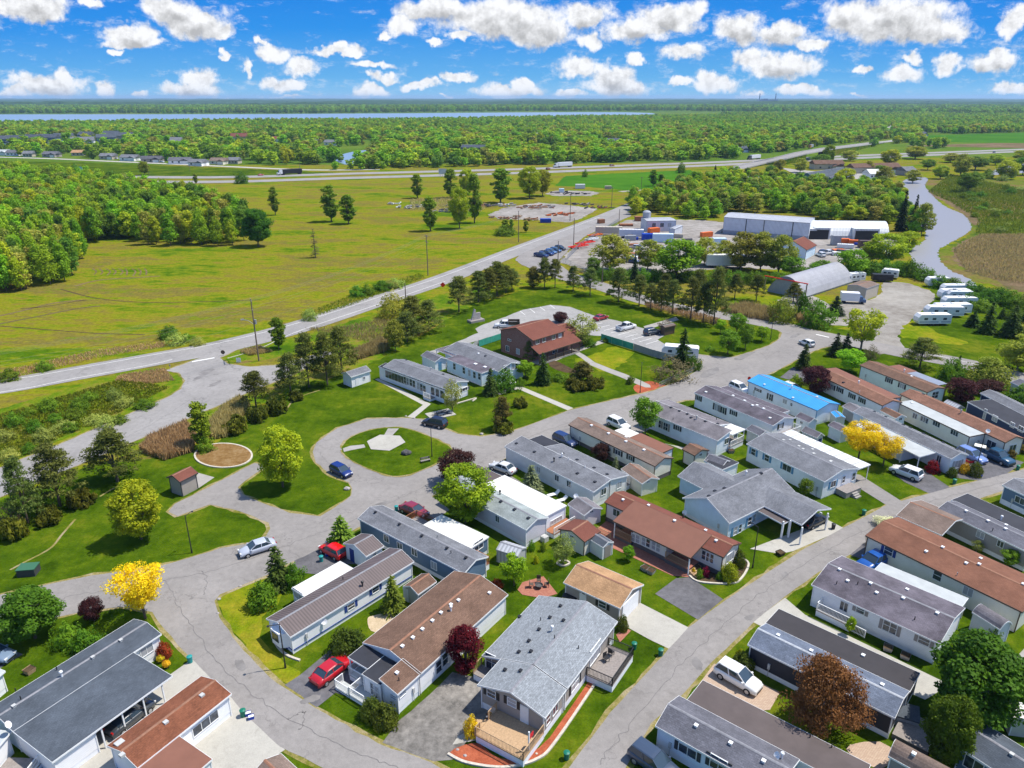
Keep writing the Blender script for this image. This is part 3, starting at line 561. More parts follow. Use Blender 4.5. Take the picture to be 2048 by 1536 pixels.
        if sh:
            for d in (-1, 1):
                mb = MB(); u = d * (w / 2 + .26); bx(mb, u - .17, u + .17, -h / 2 - .04, h / 2 + .04, -.02, .05); s.part('shutter', mb, sh, o)
        return o
    def door(s, side, px, py, w=.9, h=2.0, mat='t_white'):
        x, y, z = s.hit(side, px, py); ax, val = s.planes[side]; cam = Vector((0, 0, CH)) - s.o; out = -1 if (cam.dot(s.ex if ax == 'x' else s.ey) < val) else 1
        a, b = sorted((val - out * .02, val + out * .05)); mb = MB(); z0 = s.sk if h < 2.3 else .05
        if ax == 'y': mb.box(x - w / 2, x + w / 2, a, b, z0, z0 + h)
        else: mb.box(a, b, y - w / 2, y + w / 2, z0, z0 + h)
        return s.part('door', mb, mat)
    def vent(s, px, py, kind='box', mat='plastic_white'):
        z = s.ez + s.rise * .5
        for _ in range(3):
            x, y = s.loc(px, py, z); c = [p for x0, x1, p in s.roofs if x0 - .1 <= x <= x1 + .1 and p[0][0] - .1 <= y <= p[-1][0] + .1]
            z = max((pz(p, y) for p in c), default=z)
        mb = MB()
        if kind == 'box': mb.box(x - .13, x + .13, y - .13, y + .13, z - .12, z + .15); mb.box(x - .17, x + .17, y - .17, y + .17, z + .15, z + .19)
        elif kind == 'low': mb.box(x - .2, x + .2, y - .2, y + .2, z - .12, z + .12)
        elif kind == 'sky': mb.box(x - .35, x + .35, y - .3, y + .3, z - .12, z + .12)
        elif kind == 'pipe': mb.cyl((x, y, z - .1), (x, y, z + .4), .05, .05, 8)
        elif kind == 'fan': mb.cyl((x, y, z - .1), (x, y, z + .45), .09, .09, 8); mb.lathe([(.02, .72), (.14, .66), (.18, .55), (.14, .45), (.02, .44)], 10, (x, y, z))
        n = dict(box='roof_vent', low='roof_vent', sky='skylight', pipe='vent_pipe', fan='chimney_pipe')[kind]
        return s.part(n, mb, mat, s.mainroof)
    def dish(s, px, py, z=3.2):
        x, y = s.loc(px, py, z); mb = MB(); mb.cyl((x, y, z - .6), (x, y, z), .03, .03, 6); d = Vector((-.5, -.6, .5)).normalized()
        c = Vector((x, y, z)); e = d.cross(Vector((0, 0, 1))).normalized(); g = d.cross(e); n = 12
        vs = [c] + [c + (e * math.cos(6.283 * i / n) + g * math.sin(6.283 * i / n)) * .34 + d * .09 for i in range(n)]; mb.add(vs, [(0, 1 + i, 1 + (i + 1) % n) for i in range(n)]); mb.bar(c, c + d * .35, .02)
        return s.part('satellite_dish', mb, 'plastic_white')
    def rail(s, pts, z0, mat='t_white', h=.95, step=.14, name='railing'):
        mb = MB()
        for (xa, ya), (xb, yb) in zip(pts[:-1], pts[1:]):
            L = math.hypot(xb - xa, yb - ya); mb.bar((xa, ya, z0 + h), (xb, yb, z0 + h), .07, .06); mb.bar((xa, ya, z0 + .12), (xb, yb, z0 + .12), .05, .05); n = max(1, int(L / step))
            for i in range(n + 1): t = i / n; w = .09 if i in (0, n) else .03; mb.box(xa + (xb - xa) * t - w / 2, xa + (xb - xa) * t + w / 2, ya + (yb - ya) * t - w / 2, ya + (yb - ya) * t + w / 2, z0, z0 + h)
        return s.part(name, mb, mat)
    def deck(s, x0, x1, y0, y1, z, mat='wood_grey', side='w_skirt', rail='t_white', sides='', name='deck'):
        mb = MB(); mb.box(x0, x1, y0, y1, z - .08, z); d = s.part(name, mb, mat); mb = MB(); mb.box(x0 + .04, x1 - .04, y0 + .04, y1 - .04, 0, z - .08); s.part('deck_skirt', mb, side)
        e = .05; seg = dict(f=((x0 + e, y0 + e), (x1 - e, y0 + e)), b=((x0 + e, y1 - e), (x1 - e, y1 - e)), l=((x0 + e, y0 + e), (x0 + e, y1 - e)), r=((x1 - e, y0 + e), (x1 - e, y1 - e)))
        for c in sides: s.rail(seg[c], z, rail)
        return d
    def steps(s, x, y, dx, dy, z, w=1.1, mat='wood', n=4):
        """steps coming down from (x,y) in direction (dx,dy)"""
        mb = MB()
        for i in range(n):
            zz = z * (n - i) / (n + 1); a, b = x + dx * (.28 * i), y + dy * (.28 * i)
            mb.box(min(a, a + dx * .28) - abs(dy) * w / 2, max(a, a + dx * .28) + abs(dy) * w / 2, min(b, b + dy * .28) - abs(dx) * w / 2, max(b, b + dy * .28) + abs(dx) * w / 2, 0, zz)
        return s.part('steps', mb, mat)
    def spout(s, x, y): mb = MB(); mb.box(x - .05, x + .05, y - .05, y + .05, .1, s.ez - .1); return s.part('downspout', mb, s.trimm)
    def ac(s, px, py): 
        x, y = s.loc(px, py, .3); mb = MB(); mb.box(x - .4, x + .4, y - .4, y + .4, 0, .75); mb.cyl((x, y, .75), (x, y, .79), .3, .3, 12); return s.part('air_conditioner', mb, 'ac_grey')
    def wires(s, side, px, py):
        x, y, z = s.hit(side, px, py); ax, val = s.planes[side]; mb = MB(); z = 1.3
        if ax == 'y': mb.box(x - .12, x + .12, val - .14, val, z - .3, z + .3); mb.cyl((x, val - .07, 0), (x, val - .07, z), .03, .03, 6)
        else: mb.box(val - .14, val, y - .12, y + .12, z - .3, z + .3); mb.cyl((val - .07, y, 0), (val - .07, y, z), .03, .03, 6)
        return s.part('meter_box', mb, 'ac_grey')
# ------------------------------------------------------------------ vehicles
CARS = dict(  # length, width, height, belt z, [lower outline: x, top z, half-width factor], cabin: [(x at belt, x at roof) rear; roof...]
  sedan=(4.6, 1.78, 1.42, .88, [(-2.3, .62, .80), (-2.22, .84, .90), (-1.7, .95, .98), (-.6, .93, 1), (.7, .92, 1), (1.35, .86, .98), (2.05, .70, .92), (2.3, .52, .78)], (-1.75, -1.05, .25, 1.15)),
  hatch=(4.1, 1.72, 1.5, .92, [(-2.05, .62, .82), (-2.0, .92, .93), (-1.6, .98, .98), (-.6, .96, 1), (.7, .94, 1), (1.25, .88, .98), (1.85, .72, .92), (2.05, .54, .78)], (-1.98, -1.55, .2, 1.15)),
  suv=(4.6, 1.86, 1.7, 1.05, [(-2.3, .7, .86), (-2.25, 1.02, .94), (-1.8, 1.08, 1), (-.6, 1.06, 1), (.7, 1.05, 1), (1.2, 1.02, .98), (2.0, .9, .94), (2.3, .62, .82)], (-2.2, -1.85, .2, 1.12)),
  pickup=(5.7, 1.98, 1.85, 1.15, [(-2.85, .72, .94), (-2.83, 1.12, .97), (-1.2, 1.14, 1), (-.6, 1.14, 1), (.9, 1.12, 1), (1.5, 1.1, .98), (2.6, 1.0, .95), (2.85, .7, .86)], (-.75, -.6, .75, 1.5)))
def car(kind, a, b, color, label, cat=None, bed=None, name=None):
    """a = ground pixel under the tail, b = ground pixel under the nose"""
    A, B = G(*a), G(*b); d = B - A; c = (A + B) / 2; return car_at(kind, c, math.atan2(d.y, d.x), color, label, cat, bed, name)
def car_at(kind, c, rz, color, label, cat=None, bed=None, name=None):
    L, W, H, belt, low, (cr0, cr1, cf1, cf0) = CARS[kind]; pt = paint(color)
    root = empty(name or ('pickup_truck' if kind == 'pickup' else 'parked_car'), (c.x, c.y, .07), rz, label=label, cat=cat or ('pickup truck' if kind == 'pickup' else 'car')); hw = W / 2
    mb = MB(); ring = []; zb = .24
    for x, zt, k in low:
        w = hw * k; ring.append([(x, -w * .92, zb), (x, -w, zb + .16), (x, -w, zt - .22), (x, -w * .93, zt - .04), (x, -w * .55, zt + .01), (x, w * .55, zt + .01), (x, w * .93, zt - .04), (x, w, zt - .22), (x, w, zb + .16), (x, w * .92, zb)])
    n = 10; vs = [p for r in ring for p in r]; fs = [(i * n + j, i * n + (j + 1) % n, (i + 1) * n + (j + 1) % n, (i + 1) * n + j) for i in range(len(ring) - 1) for j in range(n)]
    fs += [tuple(range(n - 1, -1, -1)), tuple(range((len(ring) - 1) * n, len(ring) * n))]; mb.add(vs, fs); bo = mb.build('body', pt, root, smooth=True)
    for p in bo.data.polygons:
        if len(p.vertices) > 4: p.use_smooth = False
    # glasshouse
    g = MB(); zt = H; w0, w1 = hw * .90, hw * .74; zb2 = belt - .03
    q = [(cr0, -w0, zb2), (cf0, -w0, zb2), (cf0, w0, zb2), (cr0, w0, zb2), (cr1, -w1, zt - .05), (cf1, -w1, zt - .05), (cf1, w1, zt - .05), (cr1, w1, zt - .05)]
    g.add(q, [(4, 5, 6, 7), (0, 1, 5, 4), (1, 2, 6, 5), (2, 3, 7, 6), (3, 0, 4, 7)]); g.build('windows', 'glass_car', root)
    r = MB(); e = .05; m = (cr1 + cf1) / 2
    rr = [[(x, -w1 - .03, zt - .07 - dz), (x, -w1 * .9, zt - dz * .6), (x, 0, zt + .03 - dz * .6), (x, w1 * .9, zt - dz * .6), (x, w1 + .03, zt - .07 - dz), (x, 0, zt - .1)] for x, dz in ((cr1 - e, .04), (cr1 + .3, 0), (m, 0), (cf1 - .25, 0), (cf1 + e, .04))]
    n = 6; r.add([p for a in rr for p in a], [(i * n + j, i * n + (j + 1) % n, (i + 1) * n + (j + 1) % n, (i + 1) * n + j) for i in range(4) for j in range(n)] + [tuple(range(5, -1, -1)), tuple(range(24, 30))])
    for sy in (-1, 1):   # pillars
        for (xa, xb) in ((cr0, cr1), (cf0, cf1), ((cr0 + cf0) / 2 - .05, (cr1 + cf1) / 2 - .02)): r.bar((xa, sy * (w0 + .012), zb2), (xb, sy * (w1 + .012), zt - .06), .09, .05, (0, sy, 0))
    r.build('roof_panel', pt, root)
    if kind == 'pickup':
        k = MB(); k.box(-2.72, -.85, -hw * .8, hw * .8, 1.12, 1.165); k.build('cargo_bed', bed or 'black_metal', root)
        k = MB()
        for sy in (-1, 1): k.box(-2.8, -.8, sy * hw * .9 - .06, sy * hw * .9 + .06, 1.1, 1.28)
        k.box(-2.84, -2.74, -hw * .9, hw * .9, 1.1, 1.28); k.build('bed_side', pt, root)
    wr = .36 if kind in ('suv', 'pickup') else .32
    for x in (-L * .31, L * .31):
        for sy in (-1, 1):
            y = sy * (hw - .1); wq = MB(); wq.cyl((x, y - .11 * sy, wr - .06), (x, y + .115 * sy, wr - .06), wr, wr, 16); wo_ = wq.build('wheel', 'rubber', root); k = MB(); k.cyl((x, y + .10 * sy, wr - .06), (x, y + .135 * sy, wr - .06), wr * .62, wr * .58, 12); k.build('rim', 'rim', wo_)
    for sy in (-1, 1):
        k = MB(); k.box(L / 2 - .17, L / 2 - .03, sy * hw * .62 - .17, sy * hw * .62 + .17, .58, .72); k.build('headlight', 'lens', root)
        k = MB(); k.box(-L / 2 + .0, -L / 2 + .12, sy * hw * .68 - .14, sy * hw * .68 + .14, .68, .86); k.build('tail_light', 'tail', root)
        k = MB(); k.box(cf0 - .3, cf0 - .12, sy * (hw + .04) - .09, sy * (hw + .04) + .09, belt - .02, belt + .13); k.build('side_mirror', pt, root)
    k = MB(); k.box(L / 2 - .06, L / 2 + .03, -hw * .6, hw * .6, .32, .5); k.box(-L / 2 - .03, -L / 2 + .06, -hw * .7, hw * .7, .3, .46); k.build('bumper', 'black_metal', root)
    return root
def rv(c, rz, L, label, name='travel_trailer', stripe='t_grey', h=2.9, W=2.45):
    root = empty(name, (c.x, c.y, 0), rz, label=label, cat='camper trailer', group='travel trailers stored beside the gravel lot'); hw = W / 2
    pr = [(-L / 2, .55), (-L / 2, h - .25), (-L / 2 + .25, h), (L / 2 - .7, h), (L / 2 - .05, h - .75), (L / 2, 1.2), (L / 2 - .35, .55)]
    mb = MB(); n = len(pr); mb.add([(x, y, z) for y in (-hw, hw) for x, z in pr], [(i, (i + 1) % n, n + (i + 1) % n, n + i) for i in range(n)] + [tuple(range(n - 1, -1, -1)), tuple(range(n, 2 * n))]); mb.build('body', 'plastic_white', root)
    mb = MB(); mb.box(-L / 2 + .1, L / 2 - .4, -hw - .01, hw + .01, .95, 1.12); mb.build('stripe', stripe, root)
    for sy in (-1, 1):
        for x in (-L * .3, L * .02, L * .27): k = MB(); k.box(x - .45, x + .45, sy * (hw + .0) - .02, sy * (hw + .0) + .02, 1.55, 2.1); k.build('window', 'glass', root)
        k = MB(); k.box(-L * .16 - .32, -L * .16 + .32, sy * hw - .025, sy * hw + .025, .62, 2.4); k.build('door', 'plastic_white', root)
        for x in (-.5, .4): k = MB(); k.cyl((x, sy * (hw - .25), .34), (x, sy * (hw - .02), .34), .34, .34, 12); k.build('wheel', 'rubber', root)
    k = MB(); k.box(-.3, .4, -.35, .35, h - .05, h + .25); k.build('air_conditioner', 'plastic_white', root); k = MB(); k.bar((L / 2 - .4, 0, .5), (L / 2 + 1, 0, .45), .1); k.build('tow_bar', 'black_metal', root)
    return root
# ================================================================== THE GROUND
mb = MB(); Rg = 30000
ns = 48; vs = [(0, 0, 0)]
for r in (400, 1500, 6000, 28000): vs += [(r * math.cos(6.2832 * i / ns), r * math.sin(6.2832 * i / ns), 0) for i in range(ns)]
fs = [(0, 1 + i, 1 + (i + 1) % ns) for i in range(ns)]
for k in range(3): fs += [(1 + k * ns + i, 1 + (k + 1) * ns + i, 1 + (k + 1) * ns + (i + 1) % ns, 1 + k * ns + (i + 1) % ns) for i in range(ns)]
mb.add(vs, fs); mb.build('ground', 'meadow', kind='structure')
sheet('forest_floor', [(-7000, 560), (-900, 640), (0, 660), (300, 700), (420, 740), (7000, 700), (14000, 20000), (-14000, 20000)], .01, 'far_ground', world=True)
# the park's mown lawns
sheet('lawn', [(-400, 1130), (-60, 1020), (90, 972), (190, 925), (300, 915), (390, 905), (440, 880), (478, 838), (540, 806), (600, 776), (700, 745), (800, 700), (860, 660), (905, 632), (960, 606), (1040, 582), (1110, 574), (1200, 590), (1330, 626), (1440, 655), (1540, 640), (1700, 660),
   (1850, 680), (2048, 740), (2500, 860), (2800, 1300), (2800, 1900), (-900, 1900)], .012, 'lawn', jit=.25)
sheet('lawn', [(1778, 640), (1835, 600), (1868, 562), (1800, 552), (1830, 542), (2048, 600), (2300, 680), (2400, 830), (2048, 742), (1900, 695), (1800, 690)], .016, 'lawn', 3, .2)
sheet('dry_grass', [(1800, 655), (1835, 640), (1850, 648), (1880, 668), (1935, 683), (1900, 690), (1830, 678), (1800, 675)], .02, 'lawn_dry', 3, .3)
sheet('dry_grass', [(1240, 690), (1270, 705), (1222, 742), (1190, 736), (1150, 722), (1180, 712)], .02, 'lawn_dry', 3, .3)
sheet('dry_grass', [(445, 1180), (520, 1150), (560, 1190), (520, 1250), (560, 1310), (600, 1345), (575, 1362), (520, 1330), (470, 1270), (436, 1215)], .02, 'lawn_dry', 3, .3)
sheet('dry_grass', [(1510, 603), (1560, 590), (1620, 612), (1540, 626)], .016, 'lawn_dry', 3, .3)
# wasteland between the two roads, crop field, marsh
sheet('rough_grass', [(-300, 900), (-60, 835), (60, 800), (250, 742), (340, 740), (368, 765), (345, 792), (250, 830), (120, 880), (-50, 938), (-300, 1010)], .008, 'verge', 3, .2)
sheet('rough_grass', [(440, 715), (470, 700), (540, 680), (560, 683), (640, 660), (760, 625), (900, 585), (960, 575), (1000, 590), (870, 650), (760, 720), (640, 780), (540, 800), (470, 840), (300, 910), (200, 920), (160, 945), (280, 870), (420, 800), (500, 760), (590, 735), (640, 705), (560, 712), (500, 728), (455, 728)], .009, 'verge', 0, .3)
sheet('crop_field', [(1130, 352), (1380, 340), (1415, 352), (1290, 384), (1180, 374), (1110, 372)], .02, 'crop_green', 0, .5)
sheet('crop_field', [(1850, 284), (1845, 271), (2200, 262), (2400, 290)], .03, 'crop_green', 0, 1)
sheet('reed_marsh', [(1800, 292), (1880, 293), (2200, 300), (2300, 288), (1990, 286)], .03, 'marsh_brown', 0, 1)
sheet('mown_verge', [(-600, 315), (0, 322), (160, 325), (450, 336), (640, 344), (700, 347), (480, 352), (300, 352), (137, 352), (0, 340), (-600, 328)], .03, 'lawn', 0, 1)
sheet('marsh', [(1845, 375), (1900, 350), (2048, 360), (2400, 350), (2700, 420), (2600, 640), (2048, 600), (1990, 570), (1930, 560), (1890, 530), (1875, 505), (1925, 480), (1940, 455), (1900, 410)], .012, 'marsh', 3, .8)
sheet('reed_marsh', [(1905, 500), (1960, 470), (2048, 470), (2300, 490), (2300, 590), (2048, 585), (1990, 560), (1930, 540)], .03, 'marsh_brown', 3, .8)
sheet('reed_marsh', [(1850, 385), (1862, 380), (1920, 402), (1960, 440), (1945, 450), (1925, 425), (1885, 402)], .03, 'marsh_brown', 3, .5)
# water
sheet('river', [(1802, 366), (1815, 358), (1842, 354), (1856, 358), (1850, 372), (1866, 392), (1892, 414), (1928, 430), (1942, 452), (1934, 466), (1900, 486), (1878, 500), (1880, 520), (1900, 540), (1935, 556), (1950, 572), (1900, 575), (1850, 562), (1828, 540), (1823, 520), (1825, 498), (1850, 478), (1845, 455), (1826, 430), (1812, 400), (1802, 380)], .05, 'water', 4, .3)
sheet('river', [(1980, 350), (1995, 338), (2010, 329), (2100, 328), (2400, 340), (2300, 352), (2060, 346)], .05, 'water', 4, .5)
sheet('pond', [(670, 320), (690, 307), (735, 300), (740, 306), (728, 318), (700, 330)], .06, 'water_lake', 3, .5)
sheet('lake', [(-6500, 1850), (-1500, 1800), (-900, 1850), (-300, 2000), (50, 2160), (330, 2400), (500, 2700), (520, 2900), (450, 3050), (300, 3080), (0, 3000), (-400, 2850), (-900, 2700), (-2000, 2650), (-7500, 2700)], .4, 'water_lake', 0, 0, True)
sheet('lake', [(4800, 7000), (5200, 6200), (9000, 6000), (9000, 8200), (5200, 8000)], .4, 'water_lake', 3, 3, True)
# roads (each a sheet a few millimetres above what it lies on)
ribbon('highway', [(-500, 321), (-200, 333), (0, 344), (140, 351), (310, 354.5), (480, 354), (700, 347.5), (1040, 338.5), (1380, 326.5), (1500, 321.5), (1700, 312), (1830, 307), (2100, 297), (2500, 284)], 16, .10, 'asphalt_main')
ribbon('highway', [(-500, 328), (-200, 341), (0, 353), (140, 361), (310, 364), (480, 363), (700, 356), (1040, 346), (1380, 332.5), (1500, 327), (1700, 317), (1830, 311.5), (2100, 301), (2500, 288)], 16, .10, 'asphalt_main')
ribbon('road', [(-500, 306), (0, 314.5), (250, 324), (450, 333), (620, 340), (760, 339)], 8, .10, 'concrete')
ribbon('road', [(-500, 820), (-200, 795), (0, 773), (150, 747), (300, 720), (440, 694), (600, 653), (761, 600), (890, 557), (1040, 499), (1200, 438), (1290, 400), (1348, 378)], 9.6, .05, 'asphalt_main')
ribbon('road', [(1320, 389), (1356, 374), (1400, 359), (1440, 347), (1480, 336)], 9.6, .056, 'asphalt_main')
ribbon('road', [(1240, 383.5), (1290, 380), (1330, 380), (1362, 373)], 5, .05, 'gravel')
sheet('road_apron', [(1030, 520), (1070, 496), (1180, 455), (1240, 424), (1262, 432), (1175, 470), (1130, 508), (1120, 530), (1170, 560), (1200, 570), (1130, 562), (1070, 540)], .058, 'asphalt', 2, .15)
sheet('road', [(330, 742), (400, 716), (470, 692), (500, 688), (462, 705), (440, 716), (455, 728), (500, 734), (560, 730), (620, 712), (660, 700), (668, 708), (640, 722), (580, 752), (500, 784), (440, 810), (375, 838), (194, 914), (82, 962), (-40, 1010), (-300, 1110), (-300, 1060), (0, 936), (117, 890), (250, 832), (335, 795), (362, 778), (370, 762), (358, 746)], .056, 'asphalt_main', 0, .06, edge=1)
# back road to the junction
ribbon('road', [(1085, 536), (1130, 550), (1200, 572), (1290, 601), (1380, 621), (1480, 636), (1560, 652), (1620, 668), (1700, 683), (1800, 704), (1900, 722), (1990, 742), (2150, 790), (2400, 870)], 7.6, .05, 'asphalt')
sheet('gravel_lot', [(1700, 588), (1735, 600), (1762, 586), (1766, 566), (1805, 565), (1842, 575), (1868, 588), (1862, 605), (1832, 632), (1806, 655), (1797, 678), (1806, 700), (1760, 708), (1735, 690), (1752, 672), (1740, 650), (1700, 640), (1672, 618), (1682, 604)], .04, 'gravel', 3, .25)
sheet('road', [(1393, 742), (1380, 728), (1388, 708), (1420, 712), (1461, 715), (1490, 709), (1540, 690), (1559, 678), (1564, 666), (1552, 657), (1540, 652), (1600, 655), (1668, 668), (1690, 688), (1650, 694), (1620, 705), (1560, 738), (1500, 765), (1470, 790), (1420, 800), (1370, 800), (1325, 812), (1262, 837), (1190, 858), (1133, 872), (1070, 895), (1013, 916),
   (960, 944), (848, 1000), (780, 1030), (716, 1056), (663, 1086), (590, 1122), (534, 1150), (480, 1172), (440, 1190), (428, 1203), (439, 1236), (476, 1289), (539, 1355), (632, 1417), (757, 1487), (862, 1526), (1000, 1600), (900, 1660), (760, 1590), (654, 1540), (560, 1493), (502, 1440), (428, 1360), (380, 1315), (330, 1262), (305, 1225), (240, 1215), (170, 1222), (90, 1240), (0, 1262), (-300, 1320), (-300, 1230), (0, 1190), (185, 1151), (330, 1130), (440, 1098), (500, 1086), (530, 1075), (541, 1058), (536, 1046), (491, 1026), (420, 1009), (354, 1033), (337, 1024), (350, 1008), (440, 963), (508, 926), (534, 932), (490, 962), (477, 975), (487, 991), (540, 1012), (580, 1026), (641, 1033), (690, 1002), (703, 992), (705, 977), (698, 965), (662, 951), (632, 925), (625, 904), (634, 885), (674, 857), (733, 838), (810, 836), (848, 839), (880, 854), (915, 868), (962, 874), (1020, 864), (1080, 843), (1138, 821), (1227, 800), (1300, 784), (1360, 762)], .044, 'asphalt', 0, .05, edge=1)
sheet('island_lawn', [(684, 897), (698, 878), (730, 864), (780, 856), (820, 860), (873, 881), (904, 903), (862, 932), (805, 952), (768, 948), (721, 930), (691, 911)], .09, 'lawn', 4, .04, edge=1)
sheet('paved_pad', [(734, 884), (760, 871), (800, 873), (811, 886), (779, 903), (742, 900)], .16, 'concrete')
sheet('path', [(686, 898), (700, 893), (728, 890), (731, 896), (700, 902), (688, 905)], .12, 'concrete_path'); sheet('path', [(776, 858), (798, 858), (784, 873), (768, 872)], .12, 'concrete_path')
sheet('street', [(1132, 1545), (1220, 1426), (1337, 1299), (1377, 1255), (1454, 1199), (1600, 1103), (1676, 1062), (1775, 1009), (1849, 990), (1906, 974), (2048, 939), (2400, 850), (2500, 870), (2048, 966), (2009, 981), (1963, 996), (1876, 1020), (1800, 1055), (1703, 1108), (1637, 1145), (1569, 1194), (1508, 1244), (1425, 1323), (1362, 1393), (1303, 1447), (1249, 1540), (1180, 1640), (1050, 1640)], .044, 'asphalt', 0, .02, edge=1)
# car park beside the brick house, paths and drives
sheet('parking_lot', [(951, 658), (960, 652), (1010, 634), (1045, 620), (1100, 610), (1140, 614), (1190, 632), (1240, 643), (1287, 657), (1334, 668), (1316, 680), (1330, 688), (1390, 708), (1380, 728), (1352, 722), (1290, 700), (1203, 672), (1130, 668), (1060, 650), (1000, 668), (960, 680), (890, 700), (860, 712), (845, 708), (900, 690), (955, 666)], .036, 'lot', 0, .08)
sheet('path', [(1287, 653), (1352, 634), (1358, 640), (1292, 660)], .04, 'concrete_path')
sheet('path', [(1105, 714), (1150, 700), (1190, 725), (1250, 748), (1300, 770), (1290, 775), (1240, 754), (1180, 730), (1150, 708), (1112, 722)], .03, 'concrete_path', 2)
sheet('path', [(1150, 698), (1210, 678), (1214, 684), (1155, 704)], .03, 'concrete_path')
sheet('path', [(990, 785), (1040, 772), (1148, 817), (1138, 822), (1036, 778), (1000, 790)], .03, 'concrete')
sheet('path', [(750, 759), (757, 757), (800, 777), (848, 802), (862, 808), (826, 838), (812, 836), (846, 810)], .03, 'concrete')
sheet('flower_bed', [(1100, 717), (1145, 738), (1160, 745), (1130, 745), (1100, 733)], .025, 'soil_bed', 2)
sheet('flower_bed', [(1268, 772), (1300, 762), (1325, 770), (1350, 772), (1335, 782), (1300, 788), (1275, 786)], .025, 'mulch_red', 3)
sheet('circular_bed', [(447 + 57 * math.cos(a), 912 + 24 * math.sin(a)) for a in [6.2832 * i / 32 for i in range(32)]], .14, 'brown_disc')
sheet('pad', [(384, 965), (397, 946), (429, 955), (395, 978)], .03, 'concrete_path')
sheet('driveway', [(690, 1128), (640, 1150), (583, 1143), (590, 1118), (640, 1092), (665, 1083), (705, 1100), (740, 1130)], .04, 'asphalt_dark')
sheet('driveway', [(572, 1368), (600, 1350), (660, 1300), (680, 1290), (720, 1330), (790, 1370), (700, 1395), (670, 1385), (640, 1412), (632, 1416)], .04, 'asphalt_dark', 0, .04)
sheet('driveway', [(766, 1486), (800, 1440), (860, 1390), (905, 1345), (950, 1355), (1000, 1400), (905, 1520), (868, 1524)], .04, 'asphalt_patchy', 0, .04)
sheet('driveway', [(1310, 1188), (1352, 1157), (1380, 1155), (1446, 1199), (1396, 1240)], .04, 'asphalt_dark')
sheet('driveway', [(1228, 1240), (1280, 1206), (1382, 1258), (1340, 1299), (1300, 1280)], .04, 'concrete')
sheet('driveway', [(303, 1376), (385, 1318), (430, 1358), (540, 1470), (570, 1500), (480, 1560), (60, 1640), (40, 1560)], .042, 'concrete')
sheet('driveway', [(1505, 1244), (1570, 1196), (1610, 1230), (1900, 1370), (1850, 1400), (1540, 1262)], .04, 'concrete')
sheet('driveway', [(1376, 1399), (1428, 1328), (1460, 1338), (1560, 1385), (1540, 1420), (1500, 1425)], .046, 'paver')
sheet('driveway', [(1585, 1103), (1690, 1058), (1655, 1040), (1560, 1075), (1500, 1098), (1560, 1108)], .04, 'concrete')
sheet('driveway', [(1690, 945), (1720, 950), (1805, 1004), (1775, 1012), (1700, 965)], .04, 'asphalt')
sheet('driveway', [(1790, 950), (1840, 935), (1900, 975), (1860, 988), (1810, 965)], .04, 'asphalt_dark')
sheet('driveway', [(1905, 955), (1925, 905), (2000, 910), (2048, 925), (2010, 950), (1960, 962)], .04, 'asphalt_dark')
sheet('driveway', [(-60, 1340), (0, 1310), (24, 1300), (46, 1309), (10, 1330), (-40, 1370)], .04, 'asphalt_dark')
sheet('driveway', [(1225, 830), (1300, 812), (1320, 850), (1250, 880)], .04, 'asphalt'); sheet('driveway', [(840, 985), (860, 990), (900, 1020), (870, 1040), (800, 1025)], .046, 'asphalt'); sheet('driveway', [(1585, 735), (1635, 735), (1640, 752), (1600, 765), (1560, 755)], .05, 'asphalt_dark')
sheet('driveway', [(990, 925), (1010, 945), (1060, 975), (1040, 980), (960, 940)], .046, 'asphalt'); sheet('driveway', [(1730, 1085), (1800, 1110), (1780, 1140), (1700, 1110)], .046, 'asphalt_dark')
sheet('path', [(1035, 1180), (1045, 1165), (1087, 1153), (1115, 1188), (1085, 1197), (1045, 1190)], .05, 'paver_red')
sheet('flower_bed', [(897, 1508), (930, 1490), (960, 1488), (985, 1510), (1020, 1520), (1060, 1505), (1100, 1475), (1180, 1360), (1192, 1365), (1110, 1480), (1075, 1515), (1010, 1532), (940, 1525)], .05, 'mulch_red', 2)
sheet('patio', [(905, 1490), (940, 1460), (1010, 1475), (1030, 1500), (1010, 1508), (985, 1500), (960, 1480)], .055, 'concrete', 2)
sheet('path', [(1232, 1270), (1250, 1255), (1262, 1262), (1240, 1285)], .05, 'paver_red')
sheet('path', [(1290, 1085), (1310, 1075), (1400, 1130), (1380, 1155), (1345, 1152), (1200, 1085), (1190, 1062), (1215, 1040), (1240, 1058)], .05, 'paver_red')
sheet('flower_bed', [(1378, 1150), (1400, 1163), (1460, 1165), (1480, 1155), (1495, 1130), (1485, 1120), (1440, 1100), (1380, 1130)], .05, 'soil_bed', 2)
sheet('gravel_bed', [(735, 1240), (745, 1232), (790, 1226), (770, 1262), (742, 1262)], .04, 'sand', 3)
sheet('path', [(1700, 1490), (1760, 1484), (1790, 1510), (1760, 1540), (1700, 1510)], .05, 'paver', 2); sheet('path', [(1990, 1360), (2048, 1298), (2100, 1270), (2048, 1330), (2000, 1372)], .04, 'concrete_path')
sheet('path', [(1930, 1300), (1955, 1292), (1960, 1305), (1945, 1310)], .04, 'paver'); sheet('path', [(1240, 870), (1420, 905), (1425, 911), (1400, 925), (1395, 912), (1340, 890)], .03, 'concrete_path')
